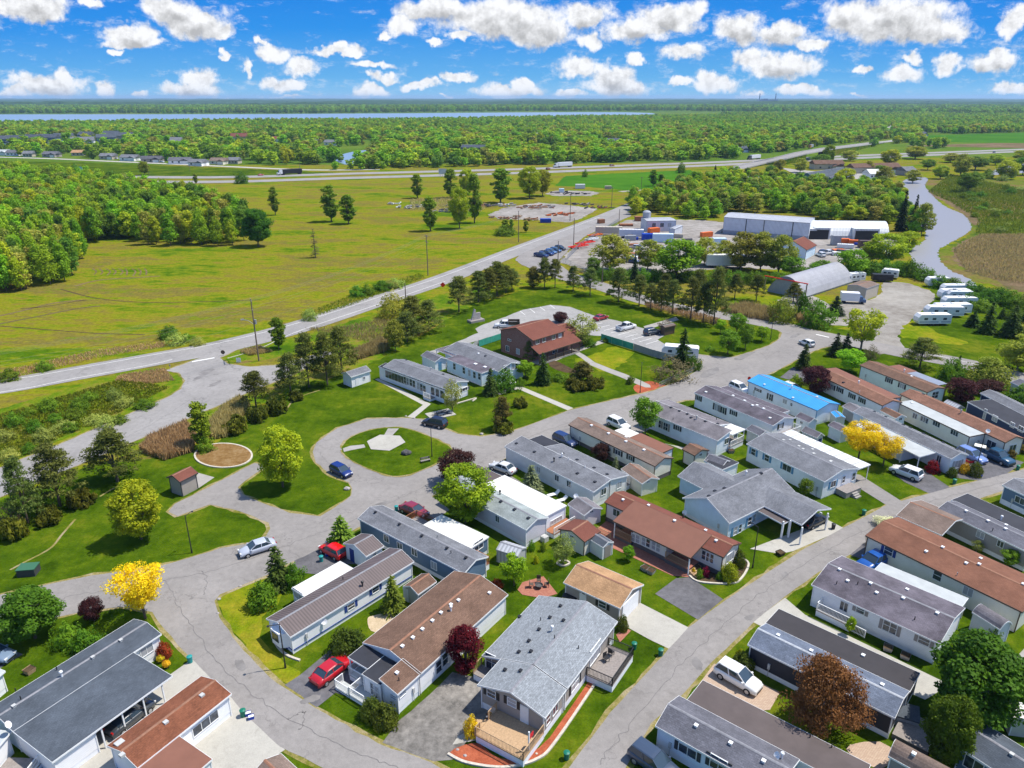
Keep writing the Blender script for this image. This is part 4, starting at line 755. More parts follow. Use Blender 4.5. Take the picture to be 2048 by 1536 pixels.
# industrial yard
sheet('works_yard', [(1135, 505), (1180, 476), (1255, 440), (1300, 440), (1400, 440), (1500, 450), (1640, 470), (1800, 478), (1790, 510), (1740, 520), (1690, 520), (1640, 545), (1560, 540), (1480, 535), (1300, 548), (1190, 545), (1120, 525)], .03, 'yard', 0, .5)
sheet('works_yard', [(975, 430), (1010, 415), (1080, 405), (1150, 412), (1195, 418), (1165, 436), (1140, 445), (1060, 440), (1000, 438)], .03, 'yard', 0, .5)
sheet('works_yard', [(1090, 388), (1110, 381), (1180, 382), (1200, 386), (1180, 392), (1110, 392)], .03, 'yard', 0, .5)
sheet('building_pad', [(1555, 600), (1620, 588), (1700, 640), (1660, 650)], .03, 'gravel', 2, .2)
sheet('drive_apron', [(1560, 335), (1600, 340), (1660, 345), (1800, 350), (1750, 360), (1600, 352)], .03, 'concrete_path', 0, .3)
for p_ in ([(120, 578), (180, 594), (250, 603), (330, 605), (420, 603), (520, 600)], [(-60, 648), (0, 652), (100, 660), (200, 667), (290, 669)], [(40, 618), (100, 612), (150, 603), (175, 600)]):
    ribbon('tyre_track', p_, .55, .012, 'soil_bed')
for p_ in ([(50, 1124), (100, 1097), (125, 1068), (151, 1038)], [(200, 993), (225, 978), (257, 963)], [(575, 816), (592, 797), (640, 780)], [(20, 1140), (50, 1124)]): ribbon('straw_strip', p_, .3, .02, 'edge_dirt')
for i, (x, y, a, b_) in enumerate([(1420, 745, 26, 7), (1490, 712, 22, 5), (1330, 800, 14, 4), (412, 745, 16, 5), (395, 757, 12, 3), (430, 768, 18, 3), (960, 940, 16, 3), (1130, 862, 18, 3), (690, 1060, 20, 4), (300, 1150, 26, 4), (480, 1330, 10, 12), (1500, 1235, 12, 6), (1570, 1150, 8, 6), (1395, 1330, 10, 14), (620, 1400, 24, 7), (760, 1010, 20, 5), (1590, 672, 12, 3), (655, 1100, 10, 4)]):
    sheet('road_patch', [(x + a * math.cos(t_) * random.uniform(.6, 1.1) + b_ * math.sin(t_) * .5, y + b_ * math.sin(t_) * random.uniform(.6, 1.1) - a * math.cos(t_) * .35) for t_ in [6.2832 * j / 9 for j in range(9)]], .064 if y < 780 and x < 500 else .052, 'asphalt_patch', 3, .04)
for p_ in ([(0, 1222), (160, 1190), (330, 1160), (440, 1138), (590, 1085), (720, 1035), (860, 968), (990, 905), (1130, 848), (1260, 815), (1370, 775), (1480, 735)], [(330, 1160), (372, 1235), (440, 1330), (540, 1415), (700, 1500), (820, 1545)], [(1200, 1530), (1300, 1400), (1420, 1275), (1560, 1160), (1720, 1065), (1860, 1005), (2048, 955)], [(200, 900), (300, 850), (380, 800)], [(404, 1142), (412, 1162), (409, 1190)], [(575, 1440), (610, 1425), (600, 1460)], [(640, 905), (655, 925), (690, 950)], [(1600, 690), (1560, 700), (1530, 720)]):
    q = catmull([G(*p) for p in p_], 14, False); ribbon('road_crack', [(p.x + random.gauss(0, .1), p.y + random.gauss(0, .1)) for p in q], .06, .0585, 'crack', world=True)
for i in range(9): ribbon('tyre_track', [(185 + i * 13, 537), (192 + i * 13 + random.uniform(-3, 3), 543), (188 + i * 13, 551 + random.uniform(-2, 3))], .5, .012, 'marsh_brown')
for p_ in ([(-40, 640), (30, 625), (110, 606), (170, 600)], [(-40, 655), (60, 636), (150, 618), (200, 612)], [(150, 572), (200, 560), (260, 556), (320, 552)]): ribbon('tyre_track', p_, 1.1, .012, 'marsh_brown')
# painted lines
def line(px, w, z, **k): return ribbon('road_marking', px, w, z, 'marking', **k)
line([(455, 717), (520, 697), (600, 661.5), (761, 607.5), (890, 563)], .14, .064); line([(-300, 818), (0, 785), (150, 757), (300, 730), (345, 719)], .14, .064)
line([(-300, 790), (0, 762), (150, 738), (300, 711), (440, 686), (600, 645), (761, 593.5), (890, 551), (1040, 494), (1200, 434)], .14, .064)
line([(384, 724), (429, 716)], .45, .064); line([(1632, 669), (1658, 675)], .4, .056); line([(1820, 700), (1900, 717), (1960, 731)], .12, .056)
for i in range(9):
    a = G(1205 + i * 14, 646 + i * 4.4); b = G(1180 + i * 14, 652 + i * 4.6)
    ribbon('parking_line', [(a.x, a.y), (b.x, b.y)], .12, .042, 'marking', world=True)
for i in range(4):
    a = G(1040 + i * 20, 622 - i * 4); b = G(1050 + i * 20, 630 - i * 4.2); ribbon('parking_line', [(a.x, a.y), (b.x, b.y)], .12, .042, 'marking', world=True)
def cover(name, poly, n, mat, h, w, label, cat, kind='stuff', spread=.25, tufts=1):
    """reeds, tall grass: many standing blades inside a surveyed outline"""
    pts = [G(*p) for p in poly]; xs = [p.x for p in pts]; ys = [p.y for p in pts]; A = []
    tri = tessellate_polygon([pts]); ar = [((pts[b] - pts[a]).cross(pts[c] - pts[a])).length / 2 for a, b, c in tri]; tot = sum(ar)
    Pp = []
    for (a, b, c), q in zip(tri, ar):
        m = max(1, int(n * q / tot)); u = RS.uniform(size=(m, 1)); v = RS.uniform(size=(m, 1)); sw = (u + v) > 1; u = np.where(sw, 1 - u, u); v = np.where(sw, 1 - v, v)
        Pp.append(np.array(pts[a]) + u * np.array(pts[b] - pts[a]) + v * np.array(pts[c] - pts[a]))
    Pp = np.concatenate(Pp); m = len(Pp); H = h * RS.uniform(.5, 1.15, (m, 1)); Pp = Pp + np.concatenate([np.zeros((m, 2)), H * .5], 1)
    d = np.concatenate([RS.normal(size=(m, 2)) * spread, np.ones((m, 1))], 1); q = leafquads(Pp, RS.normal(size=(m, 3)) * np.array([1, 1, .2]), 1, w, d)
    q = q.reshape(-1, 4, 3); c0 = q.mean(1, keepdims=True); dd = (q[:, 2:3] - q[:, 0:1]); 
    q[:, 2:3] = c0 + dd / np.linalg.norm(dd, axis=2, keepdims=True) * H[:, None] * .5; q[:, 0:1] = c0 - dd / np.linalg.norm(dd, axis=2, keepdims=True) * H[:, None] * .5
    me = npmesh(name, q.reshape(-1, 3), m, mat); o = bpy.data.objects.new(name, me); COL.objects.link(o); return tag(o, label, cat, None, kind)
cover('reeds', [(280, 905), (300, 880), (330, 868), (375, 850), (395, 880), (385, 905), (330, 922)], 6500, 'leaf_reed', 1.6, .09, 'dry tan reeds standing behind the small brick-roofed hut', 'reeds')
cover('reeds', [(420, 850), (445, 822), (480, 800), (500, 812), (478, 850), (455, 875), (425, 880)], 6500, 'leaf_reed', 1.6, .09, 'dry tan reeds between the round brown bed and the road', 'reeds')
cover('reeds', [(700, 712), (760, 685), (790, 688), (770, 705), (700, 725)], 5000, 'leaf_reed', 1.8, .1, 'dry reeds under the pines behind the white long home', 'reeds')
cover('reeds', [(1440, 622), (1490, 612), (1560, 628), (1548, 645), (1480, 634)], 5000, 'leaf_reed', 2, .1, 'brown reeds beside the back road near the arched barn', 'reeds')
cover('reeds', [(1590, 640), (1625, 630), (1640, 645), (1610, 655)], 1500, 'leaf_reed', 2, .1, 'reeds behind the willow bush by the back road', 'reeds')
cover('reeds', [(1290, 605), (1400, 628), (1440, 640), (1435, 652), (1360, 632), (1290, 614)], 2500, 'leaf_reed', .8, .08, 'low dry grass under the row of pines', 'grass')
cover('reeds', [(0, 764), (60, 750), (200, 715), (330, 695), (330, 685), (200, 700), (0, 745)], 2200, 'leaf_reed', .6, .1, 'dry roadside grass along the field edge', 'grass')
cover('reeds', [(240, 752), (330, 738), (350, 762), (300, 768), (230, 762)], 2200, 'leaf_reed', .6, .09, 'dry brown grass at the tip of the rough ground between the two roads', 'grass')
cover('reeds', [(480, 705), (520, 695), (545, 705), (500, 712)], 1000, 'leaf_reed', 1, .09, 'dry brown grass round the utility pole base', 'grass')
cover('reeds', [(610, 660), (760, 690), (830, 650), (760, 640), (690, 655)], 2500, 'leaf_reed', 1, .09, 'dry grass in the ditch under the pines', 'grass')
cover('reeds', [(700, 612), (610, 640), (600, 632), (720, 585), (840, 548), (850, 556)], 2500, 'leaf_tuft', .6, .12, 'tall green roadside grass at the field edge', 'grass')
cover('reeds', [(-40, 940), (0, 830), (240, 760), (340, 775), (240, 825), (100, 885)], 9000, 'leaf_tuft', .45, .16, 'rough mixed weeds between the two roads', 'grass')
cover('reeds', [(1905, 500), (1960, 470), (2048, 470), (2100, 520), (2090, 575), (1990, 560), (1930, 540)], 8000, 'leaf_reed', 1.2, .16, 'brown dead reeds filling the marsh beside the river', 'reeds')
cover('reeds', [(1855, 385), (1900, 350), (2048, 380), (2070, 470), (1950, 470), (1955, 440), (1900, 405)], 12000, 'leaf_tuft', 1.4, .25, 'green sedge covering the marsh past the river bend', 'grass')
cover('reeds', [(820, 400), (900, 395), (980, 410), (960, 425), (820, 420)], 3000, 'leaf_reed', 1.1, .2, 'dry weeds round the scrap heaps in the field', 'grass')
# ================================================================== HOMES OF THE PARK
HM = 'mobile homes of the park'
def W3(hm, side, pts, **k):
    for p in pts: hm.win(side, *p, **k)
# --- bottom left, slate roof with carport
h = Home('mobile_home', 'white home with slate-grey shingle roof and flat carport over a dark car, bottom left', 'house', (26, 1463), (322.5, 1268), (268, 1238), 2.7, .55, 'r_slate', group=HM)
x0, x1, y0, y1 = h.annex([(264, 1304.5), (337, 1357), (95, 1526)], 2.6, .1, 'r_slate', walls=False, x=(None, h.L), y=(None, .25), rn='carport_roof')
h.annex([(264, 1304.5), (337, 1357), (95, 1526)], 2.45, .05, 'r_slate', x=(x0 + (x1 - x0) * .66, h.L - .1), y=(y0 + .1, .3), rn='storeroom_roof', key='S')
for px, py in ((326, 1404), (289, 1432), (249, 1463), (205, 1491)):
    x, y = h.loc(px, py, 0); mb = MB(); mb.box(x - .06, x + .06, y0 + .1, y0 + .22, 0, 2.5); h.part('post', mb, 't_white')
h.win('F', 293, 1300, 1.3, 1.0, None, mull=1); 
for p in ((242, 1282), (186, 1316), (28, 1413)): h.vent(*p, 'box', 'ac_grey')
h.vent(124, 1353, 'fan'); h.vent(114, 1340, 'pipe', 'black_metal'); h.vent(42, 1399, 'pipe', 'black_metal'); h.vent(32, 1383, 'pipe', 'black_metal'); h.dish(15, 1450, 3.5)
# --- bottom left, rust shingle roof
h = Home('mobile_home', 'cream home with rust-brown shingle roof in the bottom left, next to the carport home', 'house', (275, 1536), (462.6, 1387.7), (401.8, 1352.6), 2.6, .6, 'r_rust', 'w_white', group=HM)
h.annex([(357, 1473.6), (421.6, 1520.7), (300, 1600)], 2.35, .15, 'r_flatred', y=(None, .3), x=(None, h.L))
h.win('F', 411, 1446, 2.6, .95, None, mull=2); 
for p in ((404, 1391), (331.5, 1445), (239, 1486), (244, 1510)): h.vent(*p, 'low' if p[0] != 239 else 'sky', 'ac_grey')
h = Home('mobile_home', 'corner of a grey-brown roofed home cut off by the bottom edge', 'house', (640, 1580), (562, 1507), (490, 1545), 2.6, .6, 'r_bgrey', group=HM)
h = Home('mobile_home', 'white trailer corner with blue stripe at the left edge below the blue-grey car', 'house', (-60, 1400), (10, 1342), (-20, 1325), 2.4, .3, 'r_flatgrey', group=HM)
h = Home('shed', 'white shed with timber deck at the bottom left corner', 'shed', (-60, 1560), (22, 1463), (-40, 1440), 2.4, .2, 'r_flatgrey'); h.deck(1, 6, -3.2, 0, .5, 'wood_grey', sides='f')
# --- white home with brown metal roof
h = Home('mobile_home', 'white home with brown ribbed metal roof and blue shutters beside the corner lawn', 'house', (828, 1123), (580.6, 1274), (532.6, 1237), 2.5, .75, 'r_metal', group=HM, sk=.45)
h.annex([(583, 1175), (674, 1125.5), (705, 1136), (611, 1192)], 2.45, -.1, 'r_flatwhite', y=(h.W - .2, None), key='A')
h.win('Ax0', 597, 1190, 1.8, 1.2, None, mull=1); h.win('F', 702, 1212.5, .9, .7, 't_blue', mull=0); h.win('F', 751, 1178.5, .9, .7, 't_blue', mull=0)
mb = MB(); a = h.W / 2 - 1.3; mb.add([(x, y, z) for z in (.5, 2.3) for x, y in ((.22, a), (-.45, a + .6), (-.45, a + 2), (.22, a + 2.6))], [(0, 1, 5, 4), (1, 2, 6, 5), (2, 3, 7, 6), (4, 5, 6, 7), (3, 2, 1, 0)]); h.part('bay', mb, 'w_white')
mb = MB(); mb.box(-.5, -.44, a + .72, a + 1.88, 1.1, 2.1); bay = h.part('window', mb, 'glass'); h.win('E', 568, 1290, .5, 1.1, 't_blue', mull=0)
mb = MB(); mb.box(.24, h.L - .2, .17, .225, .45, .56); mb.box(.17, .225, .2, h.W - .2, .45, .56); h.part('trim_band', mb, 't_blue')
h.vent(686, 1159, 'pipe', 'black_metal'); h.vent(725, 1172, 'fan', 'black_metal'); h.dish(648, 1243, 1.8); h.wires('F', 614, 1285)
s = Home('shed', 'small white shed with brown metal roof tucked against the blue home', 'shed', (768, 1092), (732, 1112.7), (685, 1087.6), 2.3, .75, 'r_metal', sk=0); s.door('E', 704, 1107, .8, 1.9, 't_blue'); s.win('F', 749, 1108, .5, .4, mull=0)
s = Home('shed', 'white shed with brown shingle roof between the metal roof home and the long brown roof', 'shed', (873, 1163), (836, 1189), (804, 1174), 2.1, .6, 'r_brown', 'w_shed', sk=0); s.door('E', 812, 1190, .8, 1.8, 't_white')
# --- brown double wide with black flat porch roof
h = Home('mobile_home', 'wide home with brown shingle roof, black flat porch roof and white ramp rails', 'house', (1016, 1189), (795, 1389), (736, 1277), 2.7, 1.0, 'r_brown', group=HM, plain=True)
W = (h.loc(811.6, 1319, 2.7)[1] + 0); x5 = h.loc(736, 1277, 2.7)[0]; x5 = h.loc(760, 1300, 3)[0]; Wt = h.W
h.sec(x5, h.L, h.gable(0, Wt), roofm='r_brown'); wf = Wt * .30; h.sec(0, x5 + .2, [(0, 2.7), (wf, 2.7 + 2 * wf / Wt)], roofm='r_brown')
h.sec(.1, x5 + .1, [(wf, 2.45), (Wt * .62, 2.5)], 'r_flatdark', oh=.1, rn='addition_roof'); h.sec(.9, x5 + .1, [(Wt * .62, 2.5), (Wt * .98, 2.55)], 'r_flatdark', walls=False, rn='porch_roof', oh=.1)
for xx, yy in ((1.0, Wt * .96), (1.0, Wt * .64)): mb = MB(); mb.box(xx - .06, xx + .06, yy - .06, yy + .06, 0, 2.4); h.part('post', mb, 't_white')
h.deck(.6, x5, Wt * .62, Wt * .95, .7, 'r_flatgrey', 'w_skirt', 't_white', 'lb'); h.deck(-1.1, .6, Wt * .45, Wt * .72, .45, 'r_flatgrey', 'w_skirt', 't_white', 'lb'); h.deck(-1.1, .0, Wt * .72, Wt * .98, .3, 'r_flatgrey', 'w_skirt', 't_white', 'lb')
h.planes['F'] = ('y', .22); h.planes['E'] = ('x', .22)
W3(h, 'F', [(878, 1332), (889, 1318)], w=.95, h=1.5, mull=0); h.win('F', 805, 1387, .8, .5, mull=0); h.win('E', 787, 1394, .7, .5, mull=0); W3(h, 'E', [(746, 1378), (753, 1384)], w=.55, h=1.4, mull=0)
for p in ((917, 1202), (902, 1211), (882, 1227), (865, 1243), (845, 1260), (826, 1277), (805, 1294), (794, 1347), (979, 1187)): h.vent(*p)
h.vent(902, 1222, 'fan'); h.vent(798, 1361, 'pipe', 'black_metal'); h.wires('F', 827, 1395)
# --- big light grey roof
h = Home('house', 'large home with mottled light grey shingle roof, timber front deck and long side flower bed', 'house', (1235, 1243), (1090, 1436), (959, 1365), 2.9, 1.05, 'r_lgrey', 'w_taupe', group=HM, sk=.8, plain=True, oh=.28)
xn = h.loc(1002, 1317, 3)[0]; W = h.W; W2 = h.loc(968, 1301.5, 2.6)[1]; sl = 2.1 / W
h.sec(0, xn + .15, [(0, 2.9), (W / 2, 3.95), (W, 2.9)]); h.sec(xn, h.L, [(0, 2.9), (W / 2, 3.95), (W2, 3.95 - (W2 - W / 2) * sl)])
h.planes['N'] = ('x', xn + .28)
h.win('E', 983, 1387, .9, .8, 't_black', mull=0); h.win('E', 1024, 1405, .9, .8, 't_black', mull=0); h.door('E', 1049, 1428, .9, 2.0); h.win('F', 1110, 1417, .9, 1.1, mull=1); h.win('F', 1150, 1365, 1.5, 1.4, 't_black', mull=1); h.win('F', 1190, 1305, 2.2, 1.8, None, mull=2); h.win('F', 1096, 1438, .7, 1.1, None, mull=0); h.win('N', 984, 1325, 1.5, 1.9, mull=1)
h.deck(-3.3, .25, .2, W * .72, .85, 'wood', 'w_skirt', 'wood', 'lf'); h.steps(-1.9, W * .72 + .1, 0, 1, .85, 1.3, 'wood', 5); h.rail([(-2.6, W * .72), (-3.3, W * .72)], .85, 'wood'); h.rail([(-1.2, W * .72), (.1, W * .72)], .85, 'wood')
mb = MB(); mb.box(-2.2, -2.08, .3, .42, .85, 3.0); h.part('post', mb, 't_white'); mb = MB(); mb.box(-2.06, -1.4, .34, .37, 2.0, 2.5); h.part('flag', mb, 'flag_red')
xa = h.loc(1175, 1345, 1.2)[0]; xb = h.loc(1232, 1290, 1.2)[0]; h.deck(xa, xb, -2.6, .25, .85, 'wood_grey', 'w_skirt', 'black_metal', 'lfr')
h.deck(xn - 1.2, xn + .3, W - .2, W2 + .3, .8, 'wood_grey', 'w_skirt', 'wood', 'b')
for p in ((1121, 1213), (1039, 1234), (1100, 1236), (1127, 1242), (1078, 1260), (1058, 1283), (1038, 1305), (1062, 1304), (1010, 1341), (1041, 1343)): h.vent(*p, 'box', 'black_metal')
h.vent(1081, 1241, 'pipe', 'black_metal'); h.vent(1104, 1262, 'fan'); h.vent(1109, 1277, 'pipe', 'black_metal'); h.vent(1157, 1297, 'pipe', 'black_metal')
# --- garage
g = Home('garage', 'taupe single garage with tan shingle roof and white door on a concrete drive', 'garage', (1127, 1165), (1240.5, 1217), (1289.6, 1170), 2.5, 1.0, 'r_tan', 'w_taupe', sk=0, oh=.2)
x, y = g.hit('E', 1268, 1222)[:2]; mb = MB(); mb.box(.12, .22, g.W * .16, g.W * .84, .05, 2.25); 
gd = g.part('garage_door', mb, 'w_white'); g.win('F', 1205, 1209, .9, .8, 't_black', mull=0); g.door('F', 1166, 1195, .9, 2.0); g.win('F', 1167, 1190, .4, .6, mull=0)
# --- blue home
h = Home('mobile_home', 'slate blue home with grey shingle roof, dark vents and a white flat-roofed addition', 'house', (715.4, 1036.6), (928, 1147), (977, 1113.6), 2.9, .75, 'r_grey', 'w_blue', group=HM, sk=.6)
x0, x1, y0, y1 = h.annex([(851, 1047), (884, 1030), (975, 1070.7), (944.5, 1094)], 2.6, -.1, 'r_flatwhite', 'w_blue', y=(h.W - .2, None), key='A')
W3(h, 'F', [(773, 1077), (800, 1092), (829, 1104), (868, 1131)], w=.9, h=1.0); h.win('Ax0', 957, 1090, 1.6, 1.3)
xa = h.loc(805, 1022, 1)[0]; xb = h.loc(865, 1044, 1)[0]; xa, xb = sorted((xa, xb)); h.deck(x1 - .2, x1 + 4.5, h.W + .1, y1 - .3, .7, 'wood_grey', 'wood_red', 'wood_red', 'rb'); h.deck(x0 - 2.2, x0, h.W - 1.6, h.W + 1.3, .9, 'wood_red', 'w_skirt', 'wood_red', 'lb')
for p in ((751, 1026), (799, 1050), (844, 1073), (894, 1098), (932, 1117)): h.vent(*p, 'box', 'black_metal')
h.vent(875, 1075, 'pipe', 'steel'); h.vent(902, 1107, 'pipe', 'black_metal')
# --- lilac home with pale roof
h = Home('mobile_home', 'lilac-grey home with pale green-grey roof and a white glazed addition, behind the yellow-green tree', 'house', (890, 972), (1052, 1060), (1099, 1035.5), 2.9, .75, 'r_pale', 'w_lilac', group=HM, sk=.6)
x0, x1, y0, y1 = h.annex([(983, 961.7), (1011, 950), (1135.5, 1021.5), (1098, 1038)], 2.75, -.1, 'r_flatwhite', 'w_bluewhite', y=(h.W - .2, None), key='A', x=(.6, None))
h.win('Ax0', 1112, 1050, 2.2, 1.3, None, mull=3, pane='curtain'); h.win('F', 995, 1038, .7, .9); h.annex([(957, 932), (985, 962), (1011, 950)], 2.5, 0, 'r_flatbrown', walls=False, posts=2, x=(x1, x1 + 5.5), y=(y0, y1 - .3), rn='carport_roof')
h.deck(-1.0, .6, h.W, y1, .7, 'wood_red', 'w_skirt', 't_white', 'l')
for p in ((1002, 1004), (1029, 1020), (1057, 1037)): h.vent(*p, 'low', 'black_metal')
h.vent(1000, 989, 'fan', 'black_metal'); h.ac(1089, 1078)
# --- grey roofed mid home
h = Home('mobile_home', 'pale home with wide mid-grey shingle roof and a black carport panel', 'house', (1009, 892.6), (1187, 984), (1259.7, 951), 2.9, .7, 'r_grey', 'w_ltgrey', group=HM, sk=.7, plain=True)
xk = h.loc(1118, 886, 3.2)[0]; W = h.W; h.sec(0, h.L, [(0, 2.9), (W * .48, 3.6)]); h.sec(0, xk, [(W * .48, 3.6), (W, 2.9)])
h.annex([(1054.6, 879.7), (1086, 870), (1135.5, 892.6), (1100, 902)], 3.0, -.15, 'r_flatdark', walls=False, y=(W * .5, None), x=(xk, None), posts=3, rn='carport_roof')
W3(h, 'F', [(1077, 939), (1114, 956), (1138, 968)], w=.8, h=.9); W3(h, 'E', [(1207, 983), (1238, 970)], w=1.0, h=1.0)
for p in ((1033, 887), (1069, 904), (1125, 907), (1154, 920), (1188, 936), (1214, 949), (1155, 947), (1190, 964)): h.vent(*p, 'low', 'black_metal')
h.vent(1108, 923, 'fan', 'black_metal'); h.vent(1124, 914, 'fan'); h.vent(1137, 920, 'pipe'); h.vent(1170, 935, 'pipe'); h.deck(.5, 2.6, W, W + 1.1, .8, 'wood_grey', 'w_skirt', 't_white', 'b'); h.dish(1152, 992, 2.6)
# --- brown by the road
h = Home('mobile_home', 'cream home with weathered brown roof and reddish flat side roof at the park road', 'house', (1137, 849), (1310, 932.4), (1345, 914.8), 2.9, .75, 'r_bgrey', 'w_cream', 't_brown', group=HM, skirt='w_skirtdark', sk=.7)
h.annex([(1259.7, 875), (1285, 869), (1347.5, 896), (1320.6, 905.5)], 2.8, .05, 'r_flatred', y=(h.W - .3, None)); h.annex([(1231.5, 860), (1252.6, 855), (1284, 869), (1262, 875)], 2.6, 0, 'r_flatwhite', walls=False, posts=2, y=(h.W - .1, None))
h.win('F', 1236, 905, 1.1, .8, 't_black', mull=1); h.win('F', 1261, 916, .8, .75, 't_black'); h.win('F', 1209, 892, 1.1, .8, 't_black'); h.wires('F', 1160, 885)
for p in ((1183, 852), (1217, 868), (1252, 874), (1288, 901), (1252, 884)): h.vent(*p, 'low')
s = Home('shed', 'beige shed with tan roof against the end of the brown-roofed home', 'shed', (1242, 938), (1284, 967.6), (1311, 952), 2.2, .6, 'r_bgrey', 'w_cream', sk=0); s.win('E', 1296, 963, .5, .3, mull=1)
s = Home('shed', 'pale shed with dark lilac roof between the sun loungers and the red ranch home', 'shed', (1135.5, 1008.6), (1168, 1031), (1198.7, 1012), 2.2, .65, 'r_lilac', 'w_lilac', sk=0); s.win('E', 1183, 1023, .5, .3)
s = Home('shed', 'cream shed with red-brown roof beside the small plastic shed', 'shed', (1201, 1062.5), (1169.4, 1083.6), (1116.7, 1057.8), 2.3, .7, 'r_red', 'w_cream', sk=0, trim='t_brown'); s.win('E', 1144, 1073, .5, .3)
s = Home('shed', 'tiny white plastic shed with dark slate roof and dark double door', 'shed', (1180, 1079), (1205.8, 1095), (1224.5, 1082.4), 1.9, .45, 'r_slate', 'plastic_white', sk=0, oh=.08); mb = MB(); mb.box(.03, .1, s.W * .2, s.W * .8, .05, 1.75); s.part('door', mb, 't_taupe')
s = Home('shed', 'silver ribbed metal shed with curved roof behind the blue home', 'shed', (992.5, 1098.8), (1036, 1113), (1058, 1096.5), 1.9, .5, 'r_silver', 'r_silver', 't_grey', sk=0, oh=.08)
# --- red ranch
h = Home('mobile_home', 'cream home with long red-brown roof, wide orange-brown porch roof and black-framed windows', 'house', (1209, 1004), (1447, 1114.5), (1481, 1085), 3.0, .7, 'r_red', 'w_beige', 't_brown', group=HM, skirt='w_skirtdark', sk=.7)
x0, x1, y0, y1 = h.annex([(1234, 1045.4), (1381.6, 1115.7), (1422.6, 1076), (1276, 1011)], 2.65, 1.12, 'r_flatred', walls=False, y=(None, h.W * .5), rn='porch_roof')
xa = h.loc(1257, 1092, .3)[0]; xb = h.loc(1325, 1124, .3)[0]; xa, xb = sorted((xa, xb)); mb = MB(); mb.box(xa, xb, y0 + .5, .3, .7, 2.5); h.part('sunroom_wall', mb, 'w_beige'); mb = MB(); mb.box(xa + .02, xb - .02, y0 + .55, .3, 0, .7); h.part('skirting', mb, 'w_skirtdark'); h.planes['S'] = ('y', y0 + .5)
W3(h, 'S', [(1267, 1075), (1275, 1078), (1288, 1083), (1296, 1086), (1308, 1091), (1316, 1095)], w=.62, h=1.1, mull=0)
h.deck(x0 + .3, xa, y0 + .3, .3, .7, 'paver_red', 'w_skirtdark', 'wood', 'f'); h.deck(xb, x1 - .2, y0 + .2, .3, .6, 'wood_red', 'w_skirtdark', 'wood', 'f')
for xx in (x0 + .2, x1 - .2): mb = MB(); mb.box(xx - .06, xx + .06, y0 + .1, y0 + .22, 0, 2.6); h.part('post', mb, 't_white')
h.steps(x0 + .2, y0 + .9, -1, 0, .7, 1.2, 'wood', 4); W3(h, 'F', [(1408, 1110), (1416, 1114), (1423, 1117)], w=.55, h=1.2, mull=0); h.win('F', 1233, 1026, 1.1, 1.0, mull=1); h.win('E', 1460, 1114, 1.7, 1.2, mull=2)
for p in ((1246, 1001), (1297, 1012), (1349, 1043), (1411, 1062), (1432, 1083)): h.vent(*p, 'box')
h.vent(1366, 1036, 'fan', 'black_metal'); h.rail([(x1 + .2, y0 - .1), (x1 + 2.4, y0 - .1)], 0, 'wood', .7)
# --- pale blue L-shaped house with carport
h = Home('house', 'pale blue L-shaped house with grey hipped roofs and open white-post carport over a parked car', 'house', (1589, 982), (1459, 1046.6), (1365, 996), 2.7, 1.9, 'r_grey', 'w_pblue', group=HM, sk=.55, oh=.3)
W, L = h.W, h.L
h.win('F', 1470, 1063, .7, 1.2, 't_tealblue', mull=0); h.win('F', 1479, 1058, .7, 1.2, None, mull=0); h.win('F', 1499, 1042, .7, 1.2, 't_tealblue', mull=0); h.win('F', 1508, 1036, .7, 1.2, None, mull=0); h.wires('E', 1437, 1055)
c0 = h.bbox([(1531.5, 1013.7), (1604, 1049), (1660, 1016), (1560, 973)], 2.7)   # carport, ridge across
def cross(x0, x1, y0, y1, ridge, roofm, walls, nm, post=False):
    m = (x0 + x1) / 2; mb = MB(); z = 2.7; t = .12
    pr = [(x0, z), (m, z + ridge), (x1, z), (x1, z - t), (m, z + ridge - t), (x0, z - t)]; n = 6
    mb.add([(x, y, zz) for y in (y0, y1) for x, zz in pr], [(i, (i + 1) % n, n + (i + 1) % n, n + i) for i in range(n)] + [tuple(range(n)), tuple(range(2 * n - 1, n - 1, -1))]); h.part(nm, mb, roofm); h.roofs.append((x0, x1, [(y0, z + ridge * .5), (y1, z + ridge * .5)]))
    mb = MB()
    for x, d in ((x0, -.03), (x1, .03)): a, b = sorted((x, x + d)); mb.box(a, b, y0, y1, z - .18, z + .01)
    for a, b in (((x0, z), (m, z + ridge)), ((m, z + ridge), (x1, z))):
        for y in (y0 - .03, y1): mb.add([(px, y + e, pz2) for e in (0, .03) for px, pz2 in ((a[0], a[1] + .01), (b[0], b[1] + .01), (b[0], b[1] - .18), (a[0], a[1] - .18))], [(0, 1, 2, 3), (7, 6, 5, 4), (0, 4, 5, 1), (1, 5, 6, 2), (2, 6, 7, 3), (3, 7, 4, 0)])
    h.part('fascia', mb, 't_white')
    if walls:
        mb = MB(); pr = [(x0 + .3, z - .1), (m, z + ridge - .25), (x1 - .3, z - .1), (x1 - .3, .5), (x0 + .3, .5)]; n = 5
        mb.add([(x, y, zz) for y in (y0 + .3, y1 - .3) for x, zz in pr], [(i, (i + 1) % n, n + (i + 1) % n, n + i) for i in range(n)] + [tuple(range(n)), tuple(range(2 * n - 1, n - 1, -1))]); h.part('wall', mb, 'w_pblue'); mb = MB(); mb.box(x0 + .33, x1 - .33, y0 + .33, y1 - .33, 0, .5); h.part('skirting', mb, 'w_skirt')
cross(c0[0], c0[1], c0[2], W * .45, 1.0, 'r_grey', False, 'carport_roof')
for px, py in ((1599, 1089), (1576, 1075), (1650, 1060), (1562, 1077), (1626, 1047)):
    x, y = h.loc(px, py, 0); mb = MB(); mb.box(x - .09, x + .09, y - .09, y + .09, 0, 2.6); h.part('post', mb, 't_white')
